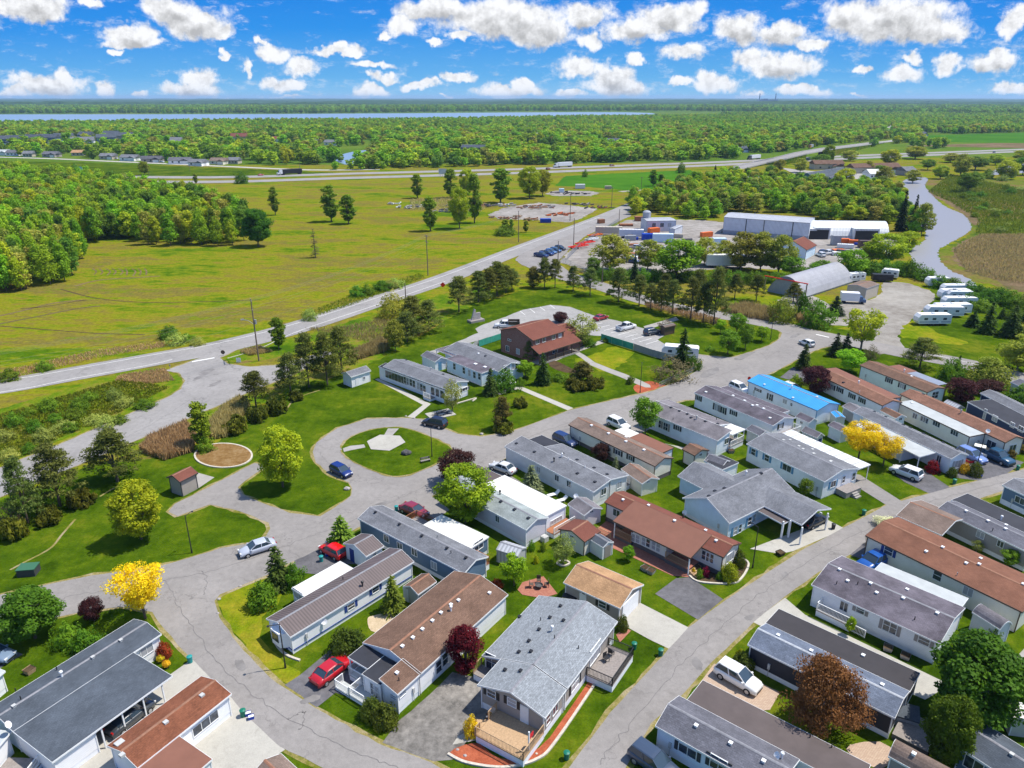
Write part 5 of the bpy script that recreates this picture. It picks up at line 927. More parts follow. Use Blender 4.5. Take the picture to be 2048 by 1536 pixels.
w0 = h.bbox([(1359, 963), (1391, 981), (1460, 945), (1386, 941)], 2.7); cross(w0[0] + 1.2, w0[0] + 7.8, W * .55, w0[3] + .2, 1.3, 'r_grey', True, 'roof')
h.annex([(1414, 921), (1442, 909), (1476, 925), (1445, 939)], 2.6, 0, 'r_flatdark'); h.planes['V'] = ('y', w0[3] - .1)
h.annex([(1518, 1022), (1530, 1013), (1577, 1038), (1566, 1048)], 2.3, .1, 'r_flatbrown', 'w_pblue', walls=False, posts=2, rn='porch_roof')
for p in ((1429, 956), (1430, 983), (1418, 994), (1449, 978), (1410, 949), (1522, 948)): h.vent(*p, 'low', 'black_metal')
h.vent(1492, 950, 'fan'); h.dish(1369, 1025, 1.2); h.ac(1438, 1052)
# --- white with blue shutters
h = Home('mobile_home', 'white double home with grey roof, blue shutters and a slatted white patio cover', 'house', (1493, 887.5), (1648.75, 963.7), (1721, 937), 3.0, .9, 'r_grey', 'w_white', group=HM, sk=.1)
x0, x1, y0, y1 = h.annex([(1567, 865), (1590.5, 862), (1735.6, 930.6), (1724.7, 933)], 2.7, -.05, 'r_bwhite', walls=False, y=(h.W - .1, None), rn='patio_cover', posts=4)
h.win('F', 1507, 904, .8, 1.0, 't_tealblue', mull=0); h.win('F', 1534, 916, .8, 1.0, 't_tealblue', mull=0); h.win('F', 1574, 936, 1.5, 1.0, 't_tealblue', mull=1); h.win('E', 1666, 968, 1.1, 1.0, 't_tealblue', mull=1); h.win('E', 1687, 959, .6, 1.1, mull=0); h.win('E', 1707, 953, .7, 1.2, mull=0); h.wires('F', 1634, 980)
h.deck(-1.6, .2, h.W * .42, h.W * .85, .9, 'wood_grey', 'w_taupe', 't_white', ''); h.steps(-1.6, h.W * .64, -1, 0, .8, 1.2, 'concrete_path', 3)
for p in ((1567, 881), (1580, 880), (1598, 893), (1606, 899), (1625, 899), (1627, 908), (1661, 924), (1628, 908), (1662, 923)): h.vent(*p, 'low', 'ac_grey')
# --- grey-lilac middle
h = Home('mobile_home', 'white home with faded lilac-grey roof and bright white porch roof behind the street tree', 'house', (1284, 820), (1435, 881.6), (1490, 857.5), 3.0, .8, 'r_lilac', 'w_bluewhite', group=HM, sk=.5, plain=True)
xk = h.loc(1463, 845, 3.2)[0]; W = h.W; h.sec(0, h.L, [(0, 3.0), (W / 2, 3.8)]); h.sec(xk, h.L, [(W / 2, 3.8), (W, 3.0)]); h.sec(-.1, xk, [(W * .52, 3.0), (W + .1, 2.9)], 'r_flatwhite', walls=False, rn='porch_roof')
for yy in (W, W * .75): mb = MB(); mb.box(0, .1, yy - .05, yy + .05, 0, 2.9); h.part('post', mb, 't_white')
h.deck(-.1, xk, W * .5, W, .8, 'wood_grey', 'w_skirt', 't_white', 'lb'); h.win('F', 1322, 849, 1.0, 1.3, None, mull=1); h.win('F', 1331, 853, 1.0, 1.3, 't_taupe', mull=1); h.win('F', 1355, 856, .8, .8, 't_dark'); h.win('E', 1453, 882, 1.1, 1.0); h.win('E', 1471, 870, .8, .9)
for p in ((1342, 815), (1359, 822), (1375, 828), (1382, 836), (1411, 843), (1435, 848)): h.vent(*p, 'low', 'black_metal')
h.vent(1346, 839, 'pipe', 'black_metal'); h.vent(1393, 839, 'fan', 'ac_grey'); h.vent(1433, 839, 'pipe', 'black_metal')
s = Home('shed', 'grey-roofed pale shed half hidden between two white homes', 'shed', (1492, 858), (1519, 872), (1537, 864), 2.2, .6, 'r_grey2', 'w_ltgrey', sk=0)
s = Home('shed', 'cream shed with brown roof on the lawn between the homes', 'shed', (1364, 898), (1389.4, 911), (1415.7, 899), 2.3, .6, 'r_brown', 'w_cream', 't_brown', sk=0); s.win('E', 1401, 909, .5, .4)
s = Home('shed', 'pale blue-white shed with grey roof beside the black flat roof of the L-shaped house', 'shed', (1408, 921.7), (1443, 935), (1467.5, 923.6), 2.4, .7, 'r_grey2', 'w_bluewhite', sk=0); s.door('E', 1455, 938, .7, 1.8, 't_taupe')
# --- dark lilac roof
h = Home('mobile_home', 'white home with dark mottled lilac roof and black shutters at the park road', 'house', (1388.4, 785), (1545.6, 851.4), (1589.6, 834.8), 2.9, .8, 'r_lilac2', 'w_white', group=HM, sk=.3)
h.annex([(1428, 779), (1448, 773), (1573, 818), (1550, 828)], 2.9, -.05, 'r_lilac2', y=(h.W - .3, None), x=(2.6, None)); h.deck(-1.4, .2, h.W * .3, h.W, .9, 'wood_grey', 'w_skirt', 't_white', 'lb'); 
h.win('F', 1397, 796, .8, .9, 't_black'); h.win('F', 1434, 815, 1.0, 1.2, 't_black', mull=1); h.win('F', 1445, 820, 1.0, 1.2, 't_black', mull=1); h.win('F', 1467, 826, .8, .8, 't_black'); h.win('E', 1561, 852, .7, .9, 't_black')
for p in ((1412, 784), (1466, 792), (1489, 802), (1514, 811), (1527, 818), (1540, 836), (1505, 811)): h.vent(*p, 'low')
h.vent(1512, 795, 'pipe', 'ac_grey')
# --- bright blue metal roof
h = Home('mobile_home', 'pale blue home with bright blue metal roof by the road junction', 'house', (1494.8, 761.5), (1634.5, 821), (1688, 811), 3.0, .85, 'r_bluemetal', 'w_bluewhite', 't_tealblue', group=HM, sk=.3)
h.win('F', 1516, 780, .9, .5, 't_dark', mull=0); h.win('F', 1536, 792, .55, 1.2, None, mull=0); h.win('F', 1540, 794, .55, 1.2, 't_dark', mull=0); h.win('F', 1570, 803, .9, .8, None); h.win('F', 1583, 809, .4, .5, None, mull=0); h.wires('F', 1508, 785)
for p in ((1529, 769), (1583, 778), (1586, 795), (1634, 795)): h.vent(*p, 'fan' if p[0] == 1583 else 'box')
s = Home('shed', 'dark lilac roofed shed at the end of the bright blue roofed home', 'shed', (1590.5, 832.8), (1618, 845.5), (1635.5, 839.6), 2.2, .6, 'r_lilac2', 'w_bluewhite', sk=0); s.win('F', 1603, 845, .5, .4)
s = Home('shed', 'white shed with lilac roof and dark blue door beside the white slatted patio cover', 'shed', (1602, 862), (1633.5, 876), (1650, 871), 2.3, .7, 'r_lilac', 'w_white', sk=0); s.door('E', 1640, 881, .8, 1.8, 't_blue')
s = Home('shed', 'pale shed with dark roof standing on grass left of the golden trees', 'shed', (1656, 850), (1683, 863.6), (1698.8, 856), 2.2, .5, 'r_lilac2', 'w_bluewhite', sk=0)
s = Home('shed', 'tiny shed with bright blue roof beside the blue-roofed home', 'shed', (1661, 824), (1672, 835), (1687, 831), 1.9, .3, 'r_bluemetal', 'w_cream', sk=0, oh=.1)
s = Home('shed', 'long grey shed with lilac roof behind the tiny blue-roofed shed', 'shed', (1684, 812), (1708, 826), (1727, 817), 2.2, .6, 'r_lilac', 'w_steel', sk=0)
# --- brown roofs top right
h = Home('mobile_home', 'white home with brown and terracotta striped roof behind the round purple tree', 'house', (1642, 752), (1765.2, 811), (1801.3, 803), 3.0, .7, 'r_brown2', 'w_white', 't_brown', group=HM, sk=.2)
h.annex([(1652, 737), (1668, 736), (1798, 791), (1780, 797)], 3.2, -.1, 'r_flatred', y=(h.W * .75, None), walls=True)
for p in ((1664, 774), (1680, 780), (1704, 792), (1724, 801)): h.win('F', *p, .9, .9, 't_black', mull=1)
h.vent(1687, 765, 'low', 'black_metal'); h.vent(1717, 768, 'fan'); h.vent(1719, 784, 'pipe')
h = Home('mobile_home', 'mint green home with brown roof nearest the back road, upper right', 'house', (1719, 730), (1855, 784.5), (1891, 776), 3.0, .6, 'r_brown', 'w_mint', 't_brown', group=HM, sk=.2)
h.annex([(1778, 732), (1806, 731), (1830, 742), (1800, 748)], 2.9, -.1, 'r_flatred', y=(h.W * .95, None)); h.annex([(1812, 745), (1832, 742), (1888, 768), (1868, 772)], 2.9, -.1, 'r_slat', y=(h.W * .95, None), walls=False, posts=3)
h.win('F', 1778, 761, .9, .9, 't_black'); h.win('F', 1804, 772, .9, .9, 't_black'); h.win('E', 1870, 790, 1.6, 1.3); h.wires('F', 1732, 750); h.vent(1808, 744, 'fan'); h.vent(1823, 753, 'low')
h = Home('mobile_home', 'long cream home with brown roof, pale grey side roof and white window awnings', 'house', (1800, 788), (2011, 885), (2048, 876), 2.9, .75, 'r_brown2', 'w_cream', 't_brown', group=HM, sk=.1)
x0, x1, y0, y1 = h.annex([(1803, 806), (1824, 800.5), (1972, 867.5), (1939, 873)], 2.75, .1, 'r_flatgrey', 'w_cream', y=(None, .3), key='A')
for p in ((1846, 838), (1852, 841), (1830, 832)): h.win('Ay0', *p, .9, .9, None)
for p in ((1873, 848), (1909, 866)): h.win('Ay0', *p, 1.4, .8, None, name='window', mull=2)
h.win('F', 1983, 888, 1.6, 1.0); h.win('E', 2025, 896, 1.4, 1.1); h.vent(1824, 806, 'low'); h.vent(1846, 789, 'low', 'black_metal'); h.vent(1921, 828, 'fan', 'rock'); h.dish(1976, 862, 3.6)
h = Home('mobile_home', 'grey-blue home with speckled grey roof and pale lean-to porch, behind the golden trees', 'house', (1705.6, 823.6), (1902, 918), (1936, 908.6), 2.8, .7, 'r_grey', 'w_bluewhite', group=HM, sk=.2)
x0, x1, y0, y1 = h.annex([(1712.5, 850), (1740, 843), (1868.7, 903.7), (1839.4, 913.4)], 2.6, .1, 'r_flatgrey', 'w_bluewhite', walls=False, y=(None, .3), rn='porch_roof', posts=5)
mb = MB(); mb.box(x0 + 3.5, x1, y0 + .6, .3, 0, 2.55); h.part('addition_wall', mb, 'w_bluewhite'); h.win('E', 1915, 928, 1.3, 1.2, 't_grey'); h.win('F', 1878, 918, .7, 1.1, None)
for p in ((1748, 824), (1771, 834), (1806, 850), (1820, 855), (1847, 867), (1886, 885), (1913, 898)): h.vent(*p, 'low', 'black_metal')
h = Home('mobile_home', 'navy blue home with grey and charcoal roofs at the right edge', 'house', (1960, 786), (2110, 862), (2130, 850), 2.9, .6, 'r_grey', 'w_navy', group=HM, sk=.2)
h.annex([(1946, 809), (1968, 801), (2100, 866), (2080, 880)], 2.7, .2, 'r_flatdark', 'w_navy', y=(None, .3), key='A'); h.win('Ay0', 1970, 828, .5, 1.8, None, mull=0); h.win('Ay0', 1990, 837, 1.1, 1.0, None, pane='curtain'); h.win('Ay0', 2025, 850, .8, .8, None); h.win('Ay0', 2042, 858, 1, .9, None)
h = Home('mobile_home', 'grey-roofed cream home corner above the navy home at the right edge', 'house', (2021, 764), (2100, 800), (2120, 790), 2.8, .6, 'r_grey2', 'w_cream', group=HM)
s = Home('shed', 'low brown-roofed shed between the speckled grey roof and the awning home', 'shed', (1759.3, 820.7), (1791.5, 837), (1810, 832), 2.1, .5, 'r_brown', 'w_white', sk=0); s.win('E', 1801, 838, .6, .4)
s = Home('shed', 'small silver arched shed beside the long brown roof, upper right', 'shed', (1885, 806), (1912, 818), (1922, 812), 1.8, .6, 'r_silver', 'r_silver', 't_grey', sk=0)
# --- right street
h = Home('mobile_home', 'cream home with very long rusty brown roof on the right-hand street', 'house', (2045, 1224), (1731, 1070.6), (1801, 1036), 3.0, .8, 'r_rusty', 'w_cream', 't_brown', group=HM, sk=.1)
h.win('F', 1777, 1102, 1.0, 1.0, 't_blue', mull=0); h.win('F', 1875, 1151, .9, 1.2, None, mull=0); h.win('F', 1936, 1183, 1.0, 1.0, None); h.wires('F', 1758, 1120)
for p in ((1852, 1104), (1885, 1096), (1932, 1128), (1958, 1130), (1961, 1118), (2046, 1170)): h.vent(*p)
h.vent(1914, 1150, 'pipe', 'steel')
h = Home('mobile_home', 'white home with blotchy dark grey roof, white ramp rails and a flat pale side roof', 'house', (1880, 1287.5), (1623, 1169), (1687, 1113), 2.9, .9, 'r_lilac2', 'w_white', group=HM, sk=.5)
x0, x1, y0, y1 = h.annex([(1743, 1145), (1768.5, 1127.5), (1937, 1195), (1915, 1219)], 2.8, -.1, 'r_flatgrey', walls=False, y=(h.W - .1, None), rn='carport_roof', posts=4)
h.win('F', 1688, 1213, .8, 1.1, None); h.win('F', 1721, 1220, .8, .8, 't_taupe', mull=0); h.win('F', 1780, 1253, 1.3, 1.4, 't_taupe', mull=1); h.win('F', 1848, 1282, 1.0, .8, 't_taupe', mull=0)
xd = h.loc(1660, 1222, .8)[0]; h.deck(xd - 1.2, xd + 2.6, -1.1, .25, .8, 'wood_grey', 'w_skirt', 't_white', 'fl'); h.rail([(xd + 2.6, -1.05), (xd + 4.2, -1.05)], .2, 't_white')
for p in ((1679, 1140), (1695, 1163), (1741, 1168), (1753, 1187), (1806, 1198), (1814, 1180), (1874, 1228)): h.vent(*p, 'box')
for p in ((1673, 1168), (1715, 1169), (1829, 1239)): h.vent(*p, 'pipe', 'black_metal')
h = Home('carport', 'open carport with weathered brown gable roof behind the very long rusty roof', 'carport', (1884, 1070.6), (1792.5, 1031), (1850, 1003), 2.7, .9, 'r_bgrey', 'w_cream', group=None, plain=True, sk=0); h.sec(0, h.L, h.gable(0, h.W), walls=False)
for xx in (.2, h.L * .5, h.L - .2):
    for yy in (.2, h.W - .2): mb = MB(); mb.box(xx - .07, xx + .07, yy - .07, yy + .07, 0, 2.6); h.part('post', mb, 't_brown')
h = Home('mobile_home', 'taupe home with charcoal grey roof and dark flat roof behind it, right side street', 'house', (2060, 1106), (1874.5, 1018), (1906, 1000), 2.9, .6, 'r_grey2', 'w_grey', group=HM, sk=.6)
h.annex([(1917, 994), (1932, 988), (2080, 1050), (2060, 1062)], 2.9, -.05, 'r_flatdark', y=(h.W - .2, None)); h.win('F', 1961, 1070, .9, .8); h.win('F', 2001, 1088, .7, .8)
for p in ((1932, 1024), (1976, 1043), (2012, 1051), (2011, 1059)): h.vent(*p, 'box')
h.vent(2002, 1040, 'fan'); h.vent(1985, 1061, 'pipe', 'black_metal')
h = Home('mobile_home', 'steel blue home with grey roof cut by the right edge beside the street', 'house', (2150, 1037), (2004.7, 970), (2035, 952), 2.9, .6, 'r_grey', 'w_blue', group=HM, sk=.8); h.win('F', 2040, 1001, 1.3, .9); h.wires('F', 2023, 1008)
h = Home('mobile_home', 'black-sided home with blue-grey roof and wide flat black roof, right of the white SUV', 'house', (1790, 1436), (1495.6, 1288.6), (1533, 1247), 2.8, .7, 'r_blue', 'w_black', group=HM, sk=.6)
h.annex([(1533, 1244), (1559, 1218.6), (1840.6, 1344.4), (1816.6, 1386)], 2.8, -.1, 'r_black', 'w_black', y=(h.W - .1, None))
for p in ((1556, 1272), (1622, 1303), (1692, 1337), (1764, 1371), (1726, 1312)): h.vent(*p, 'box')
h.wires('F', 1537, 1340); h.deck(h.L, h.L + 3, .5, h.W, .6, 'wood_grey', 'w_skirtdark', 't_white', 'r')
h = Home('mobile_home', 'white home with grey roof and very wide flat brown roof, bottom right', 'house', (1560, 1593), (1310.8, 1451.6), (1353.4, 1389), 2.7, .8, 'r_grey2', 'w_bluewhite', group=HM, sk=.7)
h.annex([(1377.5, 1403.5), (1412.5, 1362), (1738, 1536)], 2.7, -.1, 'r_flatbrown', 'w_ltgrey', y=(h.W - .1, None), x=(.8, None)); h.win('F', 1375, 1502, 1.6, .9, 't_dark', mull=1); h.win('F', 1437, 1528, 1.4, 1.4, 't_dark'); h.wires('F', 1340, 1495)
for p in ((1392, 1453), (1461, 1488), (1527, 1524)): h.vent(*p)
h.vent(1563, 1517, 'fan'); h.dish(1555, 1512, 3.4); h.vent(1620, 1475, 'pipe', 'black_metal'); h.vent(1663, 1495, 'pipe', 'black_metal')
h = Home('mobile_home', 'grey slate roofed home with teal wall in the bottom right corner', 'house', (2080, 1600), (1915, 1492), (1972, 1449), 2.7, .7, 'r_slate', 'w_blue', group=HM, sk=.3); h.win('F', 1947, 1530, 1.4, 1.2, None); h.vent(2023, 1510, 'box', 'ac_grey')
h = Home('shed', 'grey-brown barrel-roofed shed at the bottom edge below the black home', 'shed', (1900, 1580), (1777, 1512), (1795, 1484), 2.3, .8, 'r_bgrey', 'w_grey', plain=True, sk=0); h.sec(0, h.L, h.arch(0, h.W, .9), oh=.15); h.vent(1826, 1514)
s = Home('shed', 'white shed with lilac-grey barrel roof behind the blotchy dark roof home', 'shed', (2000, 1259), (1944.6, 1224), (1962, 1210), 2.3, .7, 'r_lilac', 'w_ltgrey', plain=True, sk=0); s.sec(0, s.L, s.arch(0, s.W, .7), oh=.12); s.win('F', 1970, 1248, .6, .4, mull=0)
s = Home('shed', 'white flat-topped shed at the right edge beyond the dense green maple', 'shed', (2026.6, 1435), (2002.5, 1392.5), (2075, 1375), 2.3, .1, 'r_flatwhite', 'w_shed', sk=0)
# --- centre: two blue-white homes and the brick house
h = Home('mobile_home', 'long white home with slate roof, glazed porch and tall windows on the central lawn', 'house', (766, 733), (893, 779), (945.7, 765), 3.0, .8, 'r_grey', 'w_white', group=HM, sk=.4)
x0, x1, y0, y1 = h.annex([(760, 733), (792, 722), (893, 779)], 2.75, .35, 'r_flatdark', 'w_white', y=(-.2, h.W * .28), x=(.1, None), rn='lean_to_roof', key='A')
for p in ((810, 760), (816, 763), (822, 765), (828, 768), (837, 772), (843, 775), (849, 778)): h.win('Ay0', *p, .75, 1.4, None, mull=0)
for k in range(10): x = h.L - 1.2 - k if k < 7 else 1.2 + (k - 7) * 1.3; mb = MB(); mb.box(x - .45, x + .45, y0 + .08, y0 + .14, .95, 2.4); h.part('window', mb, 'glass')
h.win('E', 930, 778, 1.5, .6, 't_dark'); h.vent(862, 741, 'fan', 'ac_grey'); h.vent(812, 720, 'low', 'black_metal'); h.vent(886, 749, 'low', 'black_metal'); h.deck(3.2, 5.2, -1.4, .2, .6, 'wood_grey', 'w_skirt', 't_white', 'f')
h = Home('mobile_home', 'pale blue home with dark flat front roof and two skylights beside the brick house', 'house', (888, 700), (996, 743), (1044, 725), 3.0, 1.1, 'r_grey', 'w_pblue', group=HM, sk=.3)
h.annex([(896, 719), (966, 745.7), (997, 734), (934, 706)], 2.9, .3, 'r_lilac2', 'w_pblue', key='A', y=(None, 1.5)); h.annex([(879, 702), (900, 691), (930, 690), (908, 712)], 2.8, .1, 'r_lilac2', walls=False, posts=2, rn='carport_roof')
for p in ((909, 733), (928, 741), (939, 746), (949, 750), (959, 753)): h.win('Ay0', *p, .8, 1.3, None, mull=0)
for p in ((1010, 737), (1017, 735), (1026, 733), (1033, 731)): h.win('E', *p, .7, 1.3, None, mull=0)
h.vent(951, 728, 'sky'); h.vent(970, 734, 'sky'); h.vent(957, 708, 'low'); h.vent(971, 713, 'low', 'black_metal'); h.steps(-.2, h.W * .4, -1, 0, .9, 1.6, 't_white', 4)
s = Home('shed', 'white shed with dark roof and blue door between the two central homes', 'shed', (841.7, 710.6), (869.6, 723.8), (891.5, 716), 2.3, .7, 'r_grey2', 'w_bluewhite', sk=0); s.door('E', 880, 729, .8, 1.9, 't_tealblue')
s = Home('shed', 'white shed with small gable roof alone on the lawn left of the long white home', 'shed', (742, 741), (702, 754), (694, 743), 2.4, .7, 'r_grey', 'w_white', sk=0); s.win('F', 728, 756, .5, .5, mull=0); s.door('F', 714, 759, .8, 1.8)
# brick house, two storeys
b = Home('brick_house', 'two-storey red brick house with brown roof and full-length covered porch', 'house', (1130, 662), (1066, 681), (1004, 658), 5.2, 1.7, 'r_red', 'brick', 't_brown', sk=0, oh=.25)
b.annex([(1069, 693), (1083, 707), (1156.7, 681), (1140, 668)], 2.7, 1.1, 'r_red', 'brick', walls=False, y=(None, .3), rn='porch_roof', x=(-.3, b.L + 3.2), key='P')
mb = MB(); mb.box(b.L, b.L + 6.5, .6, b.W - .6, 0, 3.0); b.part('wing_wall', mb, 'brick'); b.sec(b.L + .0, b.L + 6.8, [(0.2, 3.0), (b.W / 2, 4.6), (b.W - .3, 3.0)], walls=False, rn='wing_roof')
y0 = b.planes['Py0'][1] - .1; mb = MB(); mb.box(0, b.L + 2.8, y0 + .1, .25, 0, .35); b.part('porch_floor', mb, 'concrete_path')
for i in range(6): xx = .1 + (b.L + 2.7) * i / 5; mb = MB(); mb.box(xx - .08, xx + .08, y0 + .15, y0 + .31, 0, 2.7); b.part('post', mb, 't_brown')
b.rail([(0, y0 + .22), (b.L + 2.8, y0 + .22)], .35, 't_brown', .9)
for p in ((1075, 683), (1088, 679), (1107, 674), (1120, 670)): b.win('F', *p, .9, 1.1, None)
for p in ((1015, 697), (1036, 703)): b.win('E', *p, 1.0, 1.2, None)
b.win('F', 1085, 706, 1.5, 1.3); b.win('F', 1110, 700, 1.5, 1.3); b.win('E', 1019, 680, 1.0, .35, None)
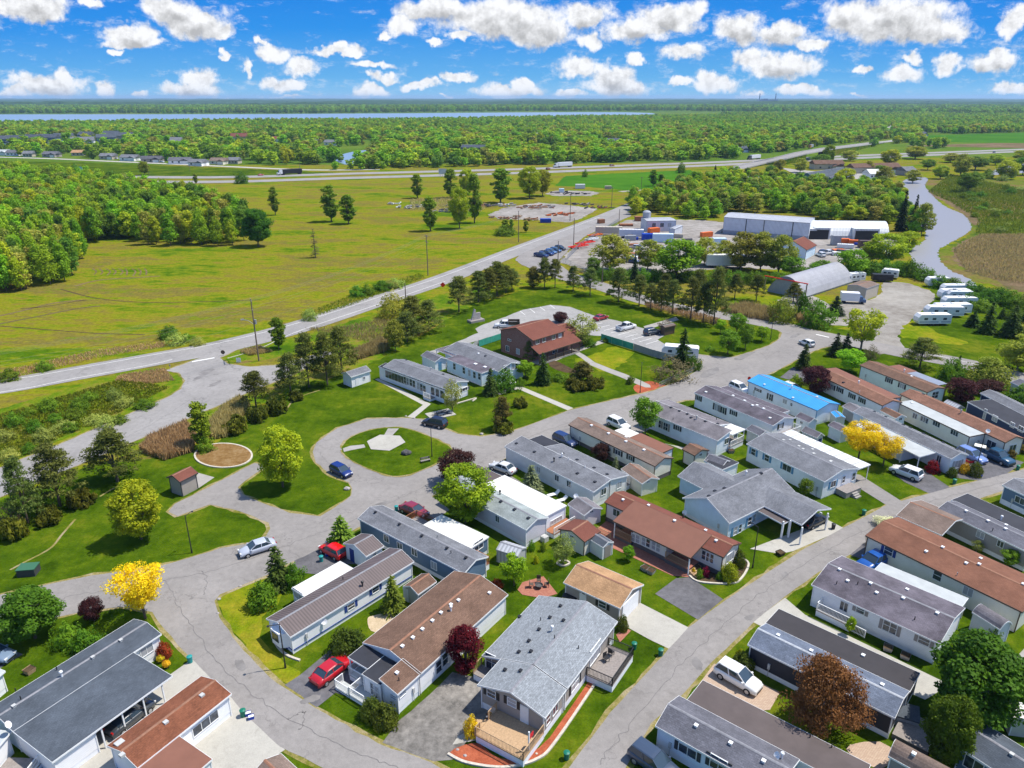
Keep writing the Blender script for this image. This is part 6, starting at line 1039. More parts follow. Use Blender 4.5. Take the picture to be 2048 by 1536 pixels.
# ================================================================== TREES AND BUSHES NEAR THE CAMERA
for a in [
 ('pine', 57, 1046, 918, 66, 'thin umbrella-topped pine by the left road, trunk bare low down'), ('pine', 121, 1012, 890, 92, 'tall open pine with juniper round its foot beside the left road'),
 ('darkpine', 235, 963, 864, 100, 'dense dark bushy pine between road and tan reeds'),
 ('juniper', 165, 1012, 985, 70, 'spreading juniper at the foot of the tall open pine'), ('juniper', 94, 1046, 1020, 66, 'juniper mound between the two left pines'), ('juniper', 35, 1074, 1040, 75, 'juniper mound nearest the left edge'), ('brownbush', 18, 1045, 1018, 60, 'greyish shrub behind the leftmost juniper mound'),
 ('lime', 283, 1078, 962, 108, 'yellow-green young tree alone on the lower left lawn'), ('lime', 566, 974, 852, 98, 'spreading yellow-green tree on the lawn between hut path and loop road'), ('slim', 405, 897, 797, 50, 'narrow green tree rising from the reeds by the round brown bed'), ('greenbush', 412, 902, 878, 34, 'green shrub at the foot of the narrow tree in the reeds'),
 ('gold', 291, 1237, 1136, 134, 'golden yellow tree leaning over the corner of the slate-roofed home'), ('maple', 71, 1276, 1183, 120, 'dense dark green maple at the left street bend'), ('plum', 188, 1242, 1198, 48, 'small bronze-purple tree between maple and golden tree'), ('redbush', 329, 1314, 1286, 29, 'bright red dwarf maple beside the white end wall'),
 ('greenbush', 137, 1288, 1254, 52, 'low leafy bush beside the slate-roofed home, left one'), ('greenbush', 174, 1298, 1266, 54, 'low leafy bush close against the slate-roofed home'),
 ('spruce', 559, 1173, 1093, 62, 'tall bushy spruce on the corner lawn by the white flat roof'), ('greenbush', 592, 1173, 1134, 42, 'round green bush right of the corner spruce'), ('shrub', 527, 1211, 1169, 58, 'ball-clipped bright green shrub on the corner lawn'),
 ('yew', 690, 1305, 1262, 62, 'large dark clipped yew left of the black porch roof'), ('yew', 712, 1303, 1264, 50, 'lighter yew touching the larger one by the black porch roof'), ('youngspruce', 787, 1222, 1151, 54, 'slim young spruce against the white wall of the metal-roofed home'), ('youngspruce', 685, 1092, 1032, 66, 'loose light spruce at the end of the blue home'),
 ('plum', 916, 965, 903, 88, 'round dark purple plum tree by the park road'), ('lime', 932, 1045, 929, 124, 'big bright yellow-green tree beside the purple plum'), ('bluespruce', 1062, 984, 931, 52, 'squat blue spruce by the sun loungers'), ('plum', 1201, 922, 887, 38, 'small dark red plum against the cream wall'), ('bluespruce', 1231, 937, 914, 19, 'tiny conifer by the cream wall'),
 ('green', 1290, 872, 796, 58, 'full green street tree between two homes on the park road'), ('arb', 1006, 858, 790, 42, 'rusty green conical cedar on the central lawn'), ('juniper', 1006, 862, 845, 56, 'ring of juniper round the conical cedar'), ('juniper', 1041, 812, 797, 42, 'round flat juniper on the central lawn'),
 ('pale', 1126, 1130, 1070, 52, 'weeping pale-leaved little tree in a round stone ring'), ('bright', 1028, 1171, 1108, 56, 'bright lime young tree behind the big light grey roof'), ('redbush', 993, 1176, 1160, 26, 'dark purple dwarf bush beside the lime young tree'), ('bright', 1257, 1122, 1092, 26, 'sapling on the lawn before the red ranch home'), ('greenbush', 1063, 1101, 1083, 14, 'small shrub by the lilac home end wall'), ('greenbush', 1086, 1102, 1086, 12, 'small garden shrub beside the air conditioner'), ('limeshrub', 1072, 1126, 1112, 12, 'tiny lime shrub on the back lawn'),
 ('redmaple', 932, 1345, 1249, 80, 'deep red maple between the brown and the light grey roofs'), ('yew', 744, 1434, 1400, 48, 'dark round yew in front of the brown double home, left one'), ('yew', 771, 1448, 1412, 54, 'dark round yew in front of the brown double home, right one'), ('goldbush', 943, 1469, 1434, 32, 'small golden bush by the timber front steps'), ('yew', 1245, 1260, 1232, 23, 'clipped ball shrub at the garage corner'),
 ('yew', 1476, 1131, 1102, 30, 'dark clipped shrub at the red ranch end'), ('limeshrub', 1457, 1159, 1128, 36, 'lime ball shrub in the stone-edged bed'), ('goldbush', 1386, 1148, 1136, 10, 'little yellow flowering plant in the stone-edged bed'), ('redbush', 1411, 1152, 1134, 16, 'dark red shrub in the stone-edged bed'), ('greenbush', 1398, 1156, 1140, 14, 'green shrub in the stone-edged bed'), ('greenbush', 1438, 1158, 1146, 13, 'low green shrub by the little sign'),
 ('limeshrub', 1590, 777, 751, 27, 'round light green shrub by the bright blue roof'), ('plum', 1628, 788, 733, 62, 'round blackish-purple tree behind the bright blue roof'), ('spruce', 1606, 738, 686, 34, 'lone spruce beside the white hatchback'), ('darkspruce', 1670, 712, 666, 32, 'dark spruce, left of the touching pair'), ('darkspruce', 1690, 710, 667, 32, 'dark spruce, right of the touching pair'), ('bright', 1699, 744, 699, 60, 'vivid round green tree behind the brown-terracotta roof'), ('vase', 1721, 700, 617, 104, 'tall fan-shaped pale green tree at the gravel lot mouth'), ('brownbush', 1741, 717, 694, 30, 'dull bush right of the fan-shaped tree'), ('pine', 1839, 736, 677, 66, 'wide open pine between mint home and back road'),
 ('gold', 1716, 920, 848, 98, 'golden tree on grass left of its twin'), ('gold', 1766, 931, 872, 84, 'golden tree nearest the parked white wagon'), ('green', 1608, 997, 957, 30, 'small fresh green tree by the blue-shuttered wall'), ('blossom', 1767, 1050, 1030, 46, 'white blossoming bush by the long rusty roof'), ('brownbush', 1737, 1090, 1072, 16, 'bush at the corner of the long rusty roof'), ('pale', 1952, 1105, 1080, 26, 'sparse pale shrub by the taupe wall'), ('green', 2016, 1133, 1100, 36, 'fresh green shrub by the taupe wall near the right edge'),
 ('copper', 1640, 1460, 1316, 178, 'large copper-brown leafed tree beside the black-sided home'), ('maple', 1938, 1447, 1287, 188, 'huge dense green maple at the lower right'), ('maple', 1880, 1530, 1392, 96, 'dark narrow tree below the huge green maple'), ('bright', 1697, 1270, 1233, 20, 'tiny round-headed tree by the white ramp rails'), ('yew', 1486, 1336, 1308, 44, 'dark shrub at the black-sided home corner'), ('limeshrub', 1479, 1320, 1300, 20, 'lime tip shrub by the black-sided home'), ('greenbush', 1985, 1290, 1262, 26, 'climber bush beside the barrel-roofed white shed'),
 ('yew', 1903, 953, 936, 20, 'ball shrub at the grey-blue home corner, left of three'), ('goldbush', 1928, 946, 927, 20, 'olive ball shrub at the grey-blue home front'), ('yew', 1949, 951, 927, 28, 'dark shrub by the black lamp post'), ('arb', 2021, 916, 900, 20, 'brownish ball shrub by the awning home'), ('arb', 2044, 905, 890, 24, 'brownish shrub at the right edge by the awning home'), ('redbush', 1864, 944, 922, 26, 'deep red shrub under the lean-to porch'),
 ('greenbush', 1902, 758, 724, 52, 'rounded green bush left of the slim spruce, upper right'), ('spruce', 1912, 752, 711, 20, 'slim spruce tip above the bushes, upper right'), ('willowbush', 1978, 768, 728, 90, 'big soft grey-green bush above the red plums'), ('plum', 1918, 804, 757, 66, 'dark red plum tree behind the awning home'), ('plum', 1978, 788, 761, 56, 'second dark red plum, nearer the right edge'), ('greenbush', 2038, 806, 776, 54, 'bright bush at the right edge above the navy home'), ('willow', 2034, 740, 668, 90, 'blue-green willowy tree at the right edge'), ('willow', 1972, 765, 712, 70, 'willowy tree between spruces and plums'), ('willow', 2075, 700, 640, 80, 'willowy tree beyond the right edge'),
 # back lawn
 ('spruce', 981, 789, 737, 36, 'dark spruce in front of the two-skylight home'), ('spruce', 1085, 768, 705, 36, 'spruce left of the brick house porch'), ('darkpine', 1061, 722, 680, 30, 'rusty dark pine at the brick house corner'), ('bright', 1051, 756, 721, 40, 'bright green tree at the pale blue gable end'), ('greenbush', 1010, 780, 745, 50, 'leafy bush by the white steps'), ('greenbush', 1042, 772, 757, 16, 'small shrub by the white steps'), ('pale', 905, 824, 758, 44, 'sparse birch before the long white home'), ('greenbush', 700, 766, 750, 20, 'dark bush beside the lone white shed'),
 ('arb', 1166, 768, 722, 50, 'grey-green cedar in the round lawn bed'), ('juniper', 1150, 778, 762, 60, 'juniper left in the round lawn bed'), ('juniper', 1188, 776, 758, 56, 'juniper right in the round lawn bed'), ('pale', 1164, 690, 629, 70, 'pale spring-leafed tree by the brick house wing'), ('plum', 1121, 645, 624, 34, 'bronze shrub behind the brick house'), ('greenbush', 1180, 692, 680, 26, 'hedge shrub along the brick house walk'), ('greenbush', 1212, 684, 676, 14, 'small bush at the screened fence end'), ('greenbush', 1118, 760, 748, 34, 'low shrub by the curved path'), ('greenbush', 1262, 764, 752, 14, 'low shrub on the path, left one'), ('yew', 1258, 768, 757, 12, 'low dark shrub by the lamp post path'),
 ('spruce', 1364, 733, 657, 42, 'ragged spruce hiding the parked camper'), ('brownbush', 1344, 757, 720, 80, 'wide grey leafless bush by the road fence'), ('darkbush', 1385, 738, 715, 34, 'dark bush at the road corner fence'), ('brownbush', 1332, 660, 641, 36, 'purplish shrub round the car park shelter'),
 ('green', 1455, 709, 661, 44, 'round young tree nearest the junction corner, left of the group'), ('green', 1490, 698, 648, 32, 'young tree right of the round one on the junction corner'), ('green', 1473, 668, 626, 38, 'young tree behind the pair on the junction corner'), ('bright', 1523, 683, 652, 28, 'small tree by the junction lamp post'), ('bright', 1440, 667, 638, 24, 'little tree by the car park lawn'), ('greenbush', 1420, 702, 694, 20, 'low shrub at the drive edge'),
 ('pine', 918, 624, 554, 54, 'solitary dark pine left of the pine clump by the main road'), ('darkpine', 957, 604, 542, 46, 'pine in the roadside clump, leftmost'), ('darkpine', 978, 598, 538, 42, 'pine in the roadside clump, second'), ('darkpine', 994, 592, 525, 52, 'tallest pine of the roadside clump'), ('darkpine', 1012, 586, 532, 40, 'pine in the roadside clump, fourth'), ('pine', 1024, 580, 538, 36, 'outer right pine of the roadside clump'), ('arb', 1066, 575, 531, 32, 'rusty brown pine right of the roadside clump'), ('pine', 1089, 576, 517, 34, 'tall slim pine at the lawn top'),
 ('willowbush', 787, 634, 590, 62, 'round grey-green willow bush by the main road'), ('darkpine', 826, 672, 592, 58, 'dark pine behind the ditch, tallest of its trio'), ('pine', 858, 662, 601, 54, 'pine right in the trio above the ditch'), ('pine', 815, 684, 624, 50, 'brownish pine in front of the trio'), ('willow', 791, 702, 636, 52, 'thin light green tree left of the ditch pines'),
 ('pine', 618, 774, 667, 56, 'tall pine left of the reed patch'), ('darkpine', 655, 770, 668, 56, 'thick pine between lawn and reeds'), ('darkpine', 684, 748, 654, 60, 'highest pine right of the lawn edge group'), ('darkpine', 513, 818, 745, 62, 'bushy dark pine over the reeds, lower'), ('pine', 582, 790, 708, 60, 'open pine right of the bushy dark one'), ('slim', 558, 698, 630, 40, 'leafy young tree by the utility pole'),
 ('juniper', 552, 826, 802, 56, 'juniper at the lawn edge, uppermost'), ('juniper', 517, 842, 818, 54, 'juniper at the lawn edge, middle'), ('juniper', 470, 862, 838, 66, 'juniper near the round brown bed'), ('juniper', 590, 800, 786, 40, 'juniper below the open pine'),
 ('darkspruce', 1670, 629, 592, 40, 'dark round conifer beside the van trailer'), ('willowbush', 1563, 643, 598, 56, 'grey willow bush by the back road bend'), ('greenbush', 1633, 652, 609, 62, 'green bush between willow bush and gravel lot'), ('darkbush', 1603, 630, 590, 34, 'dark bush before the arched barn'), ('darkpine', 1586, 604, 566, 34, 'dark pine by the arched barn mouth'),
 ('spruce', 1944, 653, 621, 32, 'spruce nearest the camper row'), ('spruce', 1974, 666, 604, 38, 'bushy spruce right of the nearest one'), ('spruce', 2019, 673, 610, 46, 'tall spruce near the right edge'), ('spruce', 2046, 668, 613, 38, 'spruce at the right edge'), ('spruce', 2003, 637, 615, 18, 'small spruce behind the tall one')]:
    T(*a)
for i, (x, y, t, w) in enumerate([(1110, 576, 519, 32), (1146, 583, 533, 33), (1180, 591, 537, 36), (1237, 604, 536, 46), (1278, 613, 551, 40), (1301, 618, 567, 32), (1322, 623, 562, 36), (1344, 629, 560, 38), (1381, 638, 556, 46), (1406, 645, 565, 38), (1427, 648, 536, 52)]):
    T('pine' if i % 3 else 'darkpine', x, y, t, w, ['first (leftmost)', 'second', 'third', 'fourth', 'fifth', 'sixth', 'seventh', 'eighth', 'ninth', 'tenth', 'eleventh (rightmost)'][i] + ' pine of the row along the back road', 'pines along the back road')
for i, (k, x, y, t, w) in enumerate([('darkpine', 1512, 602, 551, 38), ('darkpine', 1469, 597, 549, 34), ('darkspruce', 1268, 564, 506, 20), ('bright', 1352, 560, 476, 96), ('willow', 1220, 542, 468, 96), ('willow', 1295, 540, 478, 70), ('willow', 1408, 530, 472, 66), ('willow', 1445, 530, 478, 50), ('willow', 1481, 542, 460, 84), ('willow', 1520, 542, 460, 84), ('willow', 1556, 548, 466, 78), ('green', 1580, 556, 512, 50), ('green', 1186, 552, 514, 30),
    ('darkpine', 1395, 600, 540, 40), ('darkpine', 1330, 590, 548, 34), ('green', 1640, 556, 520, 44), ('bright', 1700, 556, 498, 66), ('lime', 1768, 530, 465, 86), ('willow', 1740, 525, 480, 50), ('lime', 1815, 500, 462, 50), ('willow', 1842, 470, 405, 56), ('darkspruce', 1800, 462, 382, 26), ('darkspruce', 1822, 466, 390, 24)]):
    T(k, x, y, t, w, ['dark pine right of the pine row', 'dark pine between the pine row and yard', 'narrow black spruce behind the pine row', 'big vivid green tree in front of the works yard', 'feathery willow left in front of the yard', 'feathery willow left of the vivid green tree', 'thin willow right of the vivid green tree', 'thin willow second right of the vivid tree', 'broad willow before the white container', 'broad willow in the middle of the yard line', 'broad willow at the right of the yard line', 'green tree by the yard road', 'green tree near the yard gate', 'dark conifer behind the ninth pine', 'dark conifer behind the sixth pine', 'green tree behind the arched barn', 'bright tree above the arched barn', 'big yellow-green tree by the river', 'grey tree left of the river tree', 'yellow-green tree at the river bank', 'leaning willow overhanging the river', 'black spruce at the wood end by the river', 'second black spruce at the wood end'][i])
for i in range(26):    # low thicket in front of the yard and along the river bank
    x = 1200 + i * 15 + random.uniform(-5, 5); T(random.choice(['greenbush', 'darkbush', 'greenbush']), x, 556 + i * .5 + random.uniform(-4, 5), 538 + i * .4, 30, 'leafy bush between the works yard and the back road', 'bushes of the thicket by the yard')
for i, (x, y) in enumerate([(1720, 545), (1745, 548), (1770, 547), (1795, 548), (1820, 552), (1850, 560), (1880, 575), (1905, 578), (1935, 590), (1960, 592), (1990, 600), (2020, 612), (2045, 620), (1600, 556), (1625, 560), (1650, 550), (1940, 612), (1965, 622), (2000, 604), (2030, 640), (1975, 605), (2075, 640), (2100, 650), (2070, 610)]):
    T(random.choice(['greenbush', 'darkbush', 'greenbush']), x, y, y - random.uniform(18, 30), 42, 'green shrub in the hedge along the river and gravel lot', 'shrubs along the river')
for i, (x, y) in enumerate([(30, 850), (70, 862), (110, 842), (160, 822), (180, 800), (60, 830), (230, 800), (250, 812), (10, 880), (140, 862), (100, 820), (715, 592), (735, 590), (765, 580), (780, 577), (790, 575), (620, 640), (355, 688), (375, 682), (340, 676), (395, 690), (90, 740), (20, 760), (240, 845), (215, 852), (190, 845), (60, 905), (20, 920), (130, 860), (90, 880), (290, 815), (150, 835), (1010, 470)]):
    T(random.choice(['greenbush', 'greenbush', 'palebush']), x, y, y - random.uniform(12, 24), random.uniform(26, 44), 'scrubby bush on the rough ground beside the main road', 'scrub bushes beside the main road')
for i, (k, x, y, t, w) in enumerate([('slim', 551, 430, 369, 24), ('slim', 663, 443, 364, 42), ('slim', 697, 448, 386, 40), ('slim', 835, 396, 345, 30), ('slim', 861, 462, 389, 38), ('lime', 919, 457, 372, 46), ('slim', 949, 446, 341, 36), ('slim', 902, 396, 334, 34), ('slim', 1001, 406, 331, 50), ('lime', 1059, 397, 331, 52), ('lime', 1085, 392, 338, 40), ('lime', 935, 390, 336, 40), ('slim', 1011, 460, 437, 20), ('slim', 1022, 469, 436, 12), ('slim', 1052, 465, 440, 14), ('greenbush', 484, 367, 346, 26), ('slim', 392, 368, 345, 12), ('greenbush', 1362, 346, 328, 16), ('lime', 290, 350, 322, 24), ('slim', 1306, 372, 337, 22), ('slim', 1322, 368, 346, 20), ('greenbush', 1170, 354, 341, 12), ('darkspruce', 1430, 345, 330, 9), ('darkspruce', 1478, 340, 334, 6)]):
    T(k, x, y, t, w, ['slim poplar alone in the upper field', 'left poplar of the pair in the field', 'right poplar of the pair in the field', 'poplar before the highway, left of the scrap heaps', 'poplar with leafy foot in front of the scrap heaps', 'sparse yellow poplar before the scrap heaps', 'very thin tall poplar among the scrap heaps', 'dark poplar touching the highway line', 'broad poplar right of the dark one', 'yellowish poplar at the scrap yard back', 'yellow tree right of the scrap yard poplar', 'yellow-green tree between two poplars', 'sapling by the main road field edge', 'thin sapling right of the first', 'thin sapling left of the power pole', 'round bush on the highway edge', 'tiny tree on the highway edge', 'bush by the crop field', 'pale tree beyond the highway, left', 'tree at the road side past the crop field', 'second tree past the crop field', 'small bush by the crop field', 'thin dark conifer beside the rising road', 'smaller dark conifer beside the rising road'][i])
T('deadconifer', 631, 515, 455, 20, 'dead grey conifer standing alone in the field'); T('palebush', 250, 362, 346, 22, 'bush by the road at the wood end')
# ================================================================== WOODS
def inpoly(x, y, P):
    c = False; j = len(P) - 1
    for i in range(len(P)):
        if (P[i][1] > y) != (P[j][1] > y) and x < (P[j][0] - P[i][0]) * (y - P[i][1]) / (P[j][1] - P[i][1]) + P[i][0]: c = not c
        j = i
    return c
def fill(poly, sp, world=False, holes=()):
    Q = [(p[0], p[1]) if world else tuple(G(*p))[:2] for p in poly]; xs = [q[0] for q in Q]; ys = [q[1] for q in Q]; out = []; H = [[tuple(G(*p))[:2] for p in h] for h in holes]
    y = min(ys)
    while y < max(ys):
        x = min(xs) + random.uniform(0, sp)
        while x < max(xs):
            a, b = x + random.uniform(-.38, .38) * sp, y + random.uniform(-.38, .38) * sp
            if inpoly(a, b, Q) and not any(inpoly(a, b, h) for h in H): out.append((a, b))
            x += sp
        y += sp * .87
    return out
def scatter(name, pts, kinds, label, hs=(11, 15), spread=.2, tall=1):
    """one countless wood: crowns and trunks set out by a node group"""
    prot = [cm for k in kinds for cm in (t[0] for t in TREES[k])]; h0 = {cm: t[2] for k in kinds for t in TREES[k] for cm in [t[0]]}
    me = bpy.data.meshes.new(name); me.from_pydata([(x, y, 0) for x, y in pts], [], []); n = len(pts)
    def at(nm, ty, vals, key='value'): a = me.attributes.new(nm, ty, 'POINT'); a.data.foreach_set(key, np.asarray(vals, dtype=np.int32 if ty == 'INT' else np.float32).ravel())
    idx = RS.randint(0, len(prot), n); hh = RS.uniform(hs[0], hs[1], n); hh0 = np.array([h0[p] for p in prot])[idx]; s = hh / hh0
    at('pick', 'INT', idx); at('sc', 'FLOAT_VECTOR', np.stack([s * RS.uniform(.8, 1.3, n) * tall, s * RS.uniform(.8, 1.3, n) * tall, s], 1), 'vector'); at('rz', 'FLOAT', RS.uniform(0, 6.28, n))
    o = bpy.data.objects.new(name, me); COL.objects.link(o); ng = bpy.data.node_groups.new(name, 'GeometryNodeTree'); ng.interface.new_socket('Geometry', in_out='INPUT', socket_type='NodeSocketGeometry'); ng.interface.new_socket('Geometry', in_out='OUTPUT', socket_type='NodeSocketGeometry')
    gi = ng.nodes.new('NodeGroupInput'); go = ng.nodes.new('NodeGroupOutput'); jn = ng.nodes.new('GeometryNodeJoinGeometry')
    def na(nm, ty): a = ng.nodes.new('GeometryNodeInputNamedAttribute'); a.data_type = ty; a.inputs[0].default_value = nm; return a.outputs[0]
    pk, scv, rz = na('pick', 'INT'), na('sc', 'FLOAT_VECTOR'), na('rz', 'FLOAT'); cx = ng.nodes.new('ShaderNodeCombineXYZ'); ng.links.new(rz, cx.inputs[2])
    for i, cm in enumerate(prot):
        src = SRC.get(cm.name)
        cp = ng.nodes.new('FunctionNodeCompare'); cp.data_type = 'INT'; cp.operation = 'EQUAL'; ng.links.new(pk, cp.inputs[2]); cp.inputs[3].default_value = i
        oi = ng.nodes.new('GeometryNodeObjectInfo'); oi.inputs[0].default_value = src; oi.transform_space = 'ORIGINAL'; oi.inputs[1].default_value = True
        ip = ng.nodes.new('GeometryNodeInstanceOnPoints'); ng.links.new(gi.outputs[0], ip.inputs[0]); ng.links.new(cp.outputs[0], ip.inputs[1]); ng.links.new(oi.outputs['Geometry'], ip.inputs[2]); ng.links.new(cx.outputs[0], ip.inputs['Rotation']); ng.links.new(scv, ip.inputs['Scale']); ng.links.new(ip.outputs[0], jn.inputs[0])
    ng.links.new(jn.outputs[0], go.inputs[0]); md = o.modifiers.new('scatter', 'NODES'); md.node_group = ng
    return tag(o, label, 'woodland', None, 'stuff')
woodL = [(-260, 640), (0, 592), (73, 582), (126, 567), (160, 549), (166, 520), (158, 490), (205, 481), (264, 482), (308, 491), (381, 493), (483, 492), (505, 480), (490, 455), (440, 430), (380, 415), (300, 400), (230, 388), (200, 378), (100, 368), (0, 364), (-260, 366)]
woodR = [(1268, 432), (1262, 410), (1300, 398), (1350, 382), (1400, 370), (1460, 358), (1560, 366), (1640, 374), (1700, 380), (1780, 386), (1806, 400), (1812, 430), (1835, 460), (1840, 480), (1800, 450), (1740, 448), (1630, 440), (1600, 428), (1450, 424), (1440, 440), (1380, 440), (1350, 430), (1300, 426)]
def wl(x, y, P):
    return P
pL = sorted(fill(woodL, 5.6), key=lambda p: p[0] ** 2 + p[1] ** 2); pR = sorted(fill(woodR, 6.2), key=lambda p: p[0] ** 2 + p[1] ** 2)
T('maple', 517, 493, 417, 62, 'outermost tree of the left wood, standing slightly apart on the field')
NL, NR = 190, 70
SRC = {}
def woodplant(p, kinds, hs, rs, label, group):
    k = random.choice(kinds); e = plant(k, Vector((p[0], p[1], 0)), random.uniform(*hs), random.uniform(*rs), label, 'tree', group); c = e.children[0]; SRC.setdefault(c.data.name, c); return e
for p in pL[:NL]: woodplant(p, ['wood_a', 'wood_a', 'wood_b', 'wood_c', 'wood_a', 'wood_d'], (10.5, 15), (2.7, 3.8), 'leafy tree in the front ranks of the dense wood at the left of the field', 'front trees of the left wood')
for p in pR[:NR]: woodplant(p, ['wood_a', 'wood_b', 'wood_c', 'wood_d'], (6.5, 11), (3.2, 4.8), 'green tree in the front ranks of the wood behind the warehouse', 'front trees of the wood behind the warehouse')
# a few trees standing about the houses beyond the highway also give the wood its crowns
farspots = [(-150, 318), (60, 312), (200, 318), (330, 322), (420, 316), (560, 330), (640, 326), (760, 332), (870, 330), (960, 326), (1100, 318), (1240, 312), (1330, 316), (1420, 306)]
for i, q in enumerate(farspots):
    for k in (['far_a', 'far_b', 'far_c', 'far_d'][i % 4], 'far_a'):
        b = G(q[0] + random.uniform(-20, 20), q[1]); woodplant((b.x, b.y), [k], (10, 15), (4, 6), 'leafy tree among the distant houses beyond the highway', 'trees among the distant houses')
for k in ('far_a', 'far_b', 'far_c', 'far_d', 'wood_a', 'wood_b', 'wood_c', 'wood_d'):
    for t in TREES[k]:
        while t[0].name not in SRC:
            b = G(random.uniform(700, 1300), random.uniform(318, 322)); woodplant((b.x, b.y), [k], (10, 14), (4, 5.5), 'leafy tree among the distant houses beyond the highway', 'trees among the distant houses')
scatter('woodland', pL[NL:], ['wood_a', 'wood_b', 'wood_c', 'wood_a', 'wood_d'], 'dense leafy wood filling the left behind its front trees', (10, 15.5))
scatter('woodland', pR[NR:], ['wood_a', 'wood_b', 'wood_c', 'wood_d'], 'wood behind the warehouse stretching to the river', (6.5, 11), tall=1.25)
# canopy running to the horizon: an uneven surface of crowns
def canopy():
    vs = []; fs = []; nx, ny = 260, 60
    for j in range(ny + 1):
        y = 4400 * (26000 / 4400) ** (j / ny)
        for i in range(nx + 1):
            x = (i / nx - .5) * 2.1 * y + random.gauss(0, y * .002); h = 14 + 10 * random.random() + (6 * math.sin(x * .004) + 5 * math.cos(y * .002 + x * .001)); 
            if x > 3400 + y * .1 and 4300 < y < 8400: h = -2 if 5900 < y < 8300 and x > 4700 else 3
            vs.append((x, y + random.gauss(0, y * .004), max(h, -2) if j else 0))
    fs = [(j * (nx + 1) + i, j * (nx + 1) + i + 1, (j + 1) * (nx + 1) + i + 1, (j + 1) * (nx + 1) + i) for j in range(ny) for i in range(nx)]
    mb = MB(); mb.add(vs, fs); return mb
t = NT('canopy'); t.fin(t.ramp(t.noise(t.coord('World'), .02, 4, .7), [(.3, (.012, .035, .010)), (.7, (.05, .10, .02))]), .95, .05)
canopy().build('horizon_woodland', 'canopy', kind='stuff', label='unbroken woodland fading to the horizon', cat='woodland')
# scattered shrubs on the marsh
for i in range(60):
    x = random.uniform(1880, 2120); y = random.uniform(345, 470)
    if x < 1900 + (y - 345) * .45: continue
    T(random.choice(['greenbush', 'palebush', 'greenbush']), x, y, y - random.uniform(5, 13), random.uniform(14, 30), 'scattered shrub on the open marsh past the river', 'shrubs of the marsh')
for i, (x, y, t2, w) in enumerate([(1920, 352, 305, 46), (1935, 385, 345, 50), (2010, 358, 320, 50), (2045, 350, 312, 40), (1880, 358, 330, 36), (1855, 340, 318, 30), (1990, 330, 308, 34), (2040, 322, 300, 40), (1768, 370, 332, 44), (1735, 345, 320, 30), (1690, 372, 336, 44), (1655, 330, 288, 28), (1700, 322, 300, 40), (1640, 335, 308, 40), (1600, 345, 315, 36), (1560, 342, 318, 30), (1830, 318, 292, 50), (1780, 330, 298, 46), (1825, 366, 338, 40), (1540, 352, 330, 24), (1760, 352, 330, 30), (1900, 325, 305, 44), (1950, 340, 312, 50)]):
    T(random.choice(['green', 'lime', 'willow']), x, y, t2, w, 'tree beside the river and the houses near the overpass', 'trees round the river houses')
# ================================================================== VEHICLES
RED, WHITE, SILVER, NAVY, BLACK, GREY, BLUE = (.55, .01, .012), (.75, .75, .74), (.5, .52, .54), (.012, .03, .12), (.015, .016, .02), (.16, .17, .18), (.02, .12, .4)
car('sedan', (634, 1372), (694, 1326), (.42, .008, .015), 'red coupe with sunroof parked on the dark driveway')
car('hatch', (687, 1120), (646, 1098), (.62, .005, .008), 'bright red hatchback beside the brown metal roofed shed')
car('sedan', (547, 1093), (484, 1113), (.42, .45, .52), 'silver sedan driving on the park road')
car('hatch', (666, 940), (700, 957), (.008, .025, .15), 'dark blue hatchback parked on the loop road')
car('suv', (889, 856), (850, 848), BLACK, 'black boxy off-road wagon on the loop road')
car('sedan', (810, 1020), (848, 1036), (.22, .02, .035), 'dark red sedan parked behind the blue home')
car('sedan', (1028, 950), (984, 934), (.6, .61, .62), 'silver sedan by the grey-roofed mid home')
car('suv', (1112, 880), (1148, 896), (.02, .04, .12), 'dark blue car half hidden behind the black carport panel')
car('suv', (1222, 848), (1252, 862), WHITE, 'white crossover parked at the brown-roofed home')
car('suv', (1441, 1345), (1510, 1385), WHITE, 'white SUV with sunroof parked on pavers')
car('suv', (1838, 962), (1784, 942), WHITE, 'white wagon parked near the golden trees')
car('pickup', (1958, 905), (2021, 934), (.01, .06, .12), 'teal and black pickup truck in the right-hand drive')
car('suv', (1918, 908), (1966, 930), (.16, .24, .5), 'light blue van next to the teal pickup')
car('pickup', (1768, 1122), (1730, 1140), (.01, .08, .32), 'blue pickup between two long homes')
car('sedan', (232, 1467), (292, 1418), (.04, .045, .05), 'dark grey car sheltered under the flat carport')
car('sedan', (-45, 1310), (22, 1322), (.16, .22, .3), 'blue-grey sedan cut by the left edge')
car('suv', (1285, 1520), (1330, 1552), (.04, .06, .1), 'dark blue car cut by the bottom edge near the right street')
car('sedan', (1606, 1058), (1648, 1038), BLACK, 'dark car parked under the white-post carport')
car('hatch', (1625, 696), (1601, 686), WHITE, 'white hatchback waiting at the junction')
car('pickup', (1236, 663), (1268, 655), WHITE, 'white pickup in the car park'); car('suv', (1293, 671), (1316, 667), (.03, .04, .06), 'dark grey crossover in the car park'); car('sedan', (1192, 642), (1211, 637), (.3, .01, .02), 'dark red sedan in the car park behind the pale tree')
car('hatch', (1568, 774), (1600, 790), WHITE, 'white car behind the bright blue roof'); car('suv', (1468, 778), (1490, 788), WHITE, 'white car behind the dark lilac roof')
# white dump truck in the car park
t = car('pickup', (1030, 655), (992, 655), WHITE, 'white work truck with dark dump bed in the car park', 'truck', name='dump_truck')
mb = MB(); mb.box(-3.6, -.7, -1.1, 1.1, 1.0, 1.12); mb.box(-3.6, -.7, -1.15, -1.05, 1.0, 1.8); mb.box(-3.6, -.7, 1.05, 1.15, 1.0, 1.8); mb.box(-3.6, -3.5, -1.1, 1.1, 1.0, 1.8); mb.box(-.8, -.7, -1.1, 1.1, 1.0, 2.1); mb.build('dump_bed', 't_brown', t)
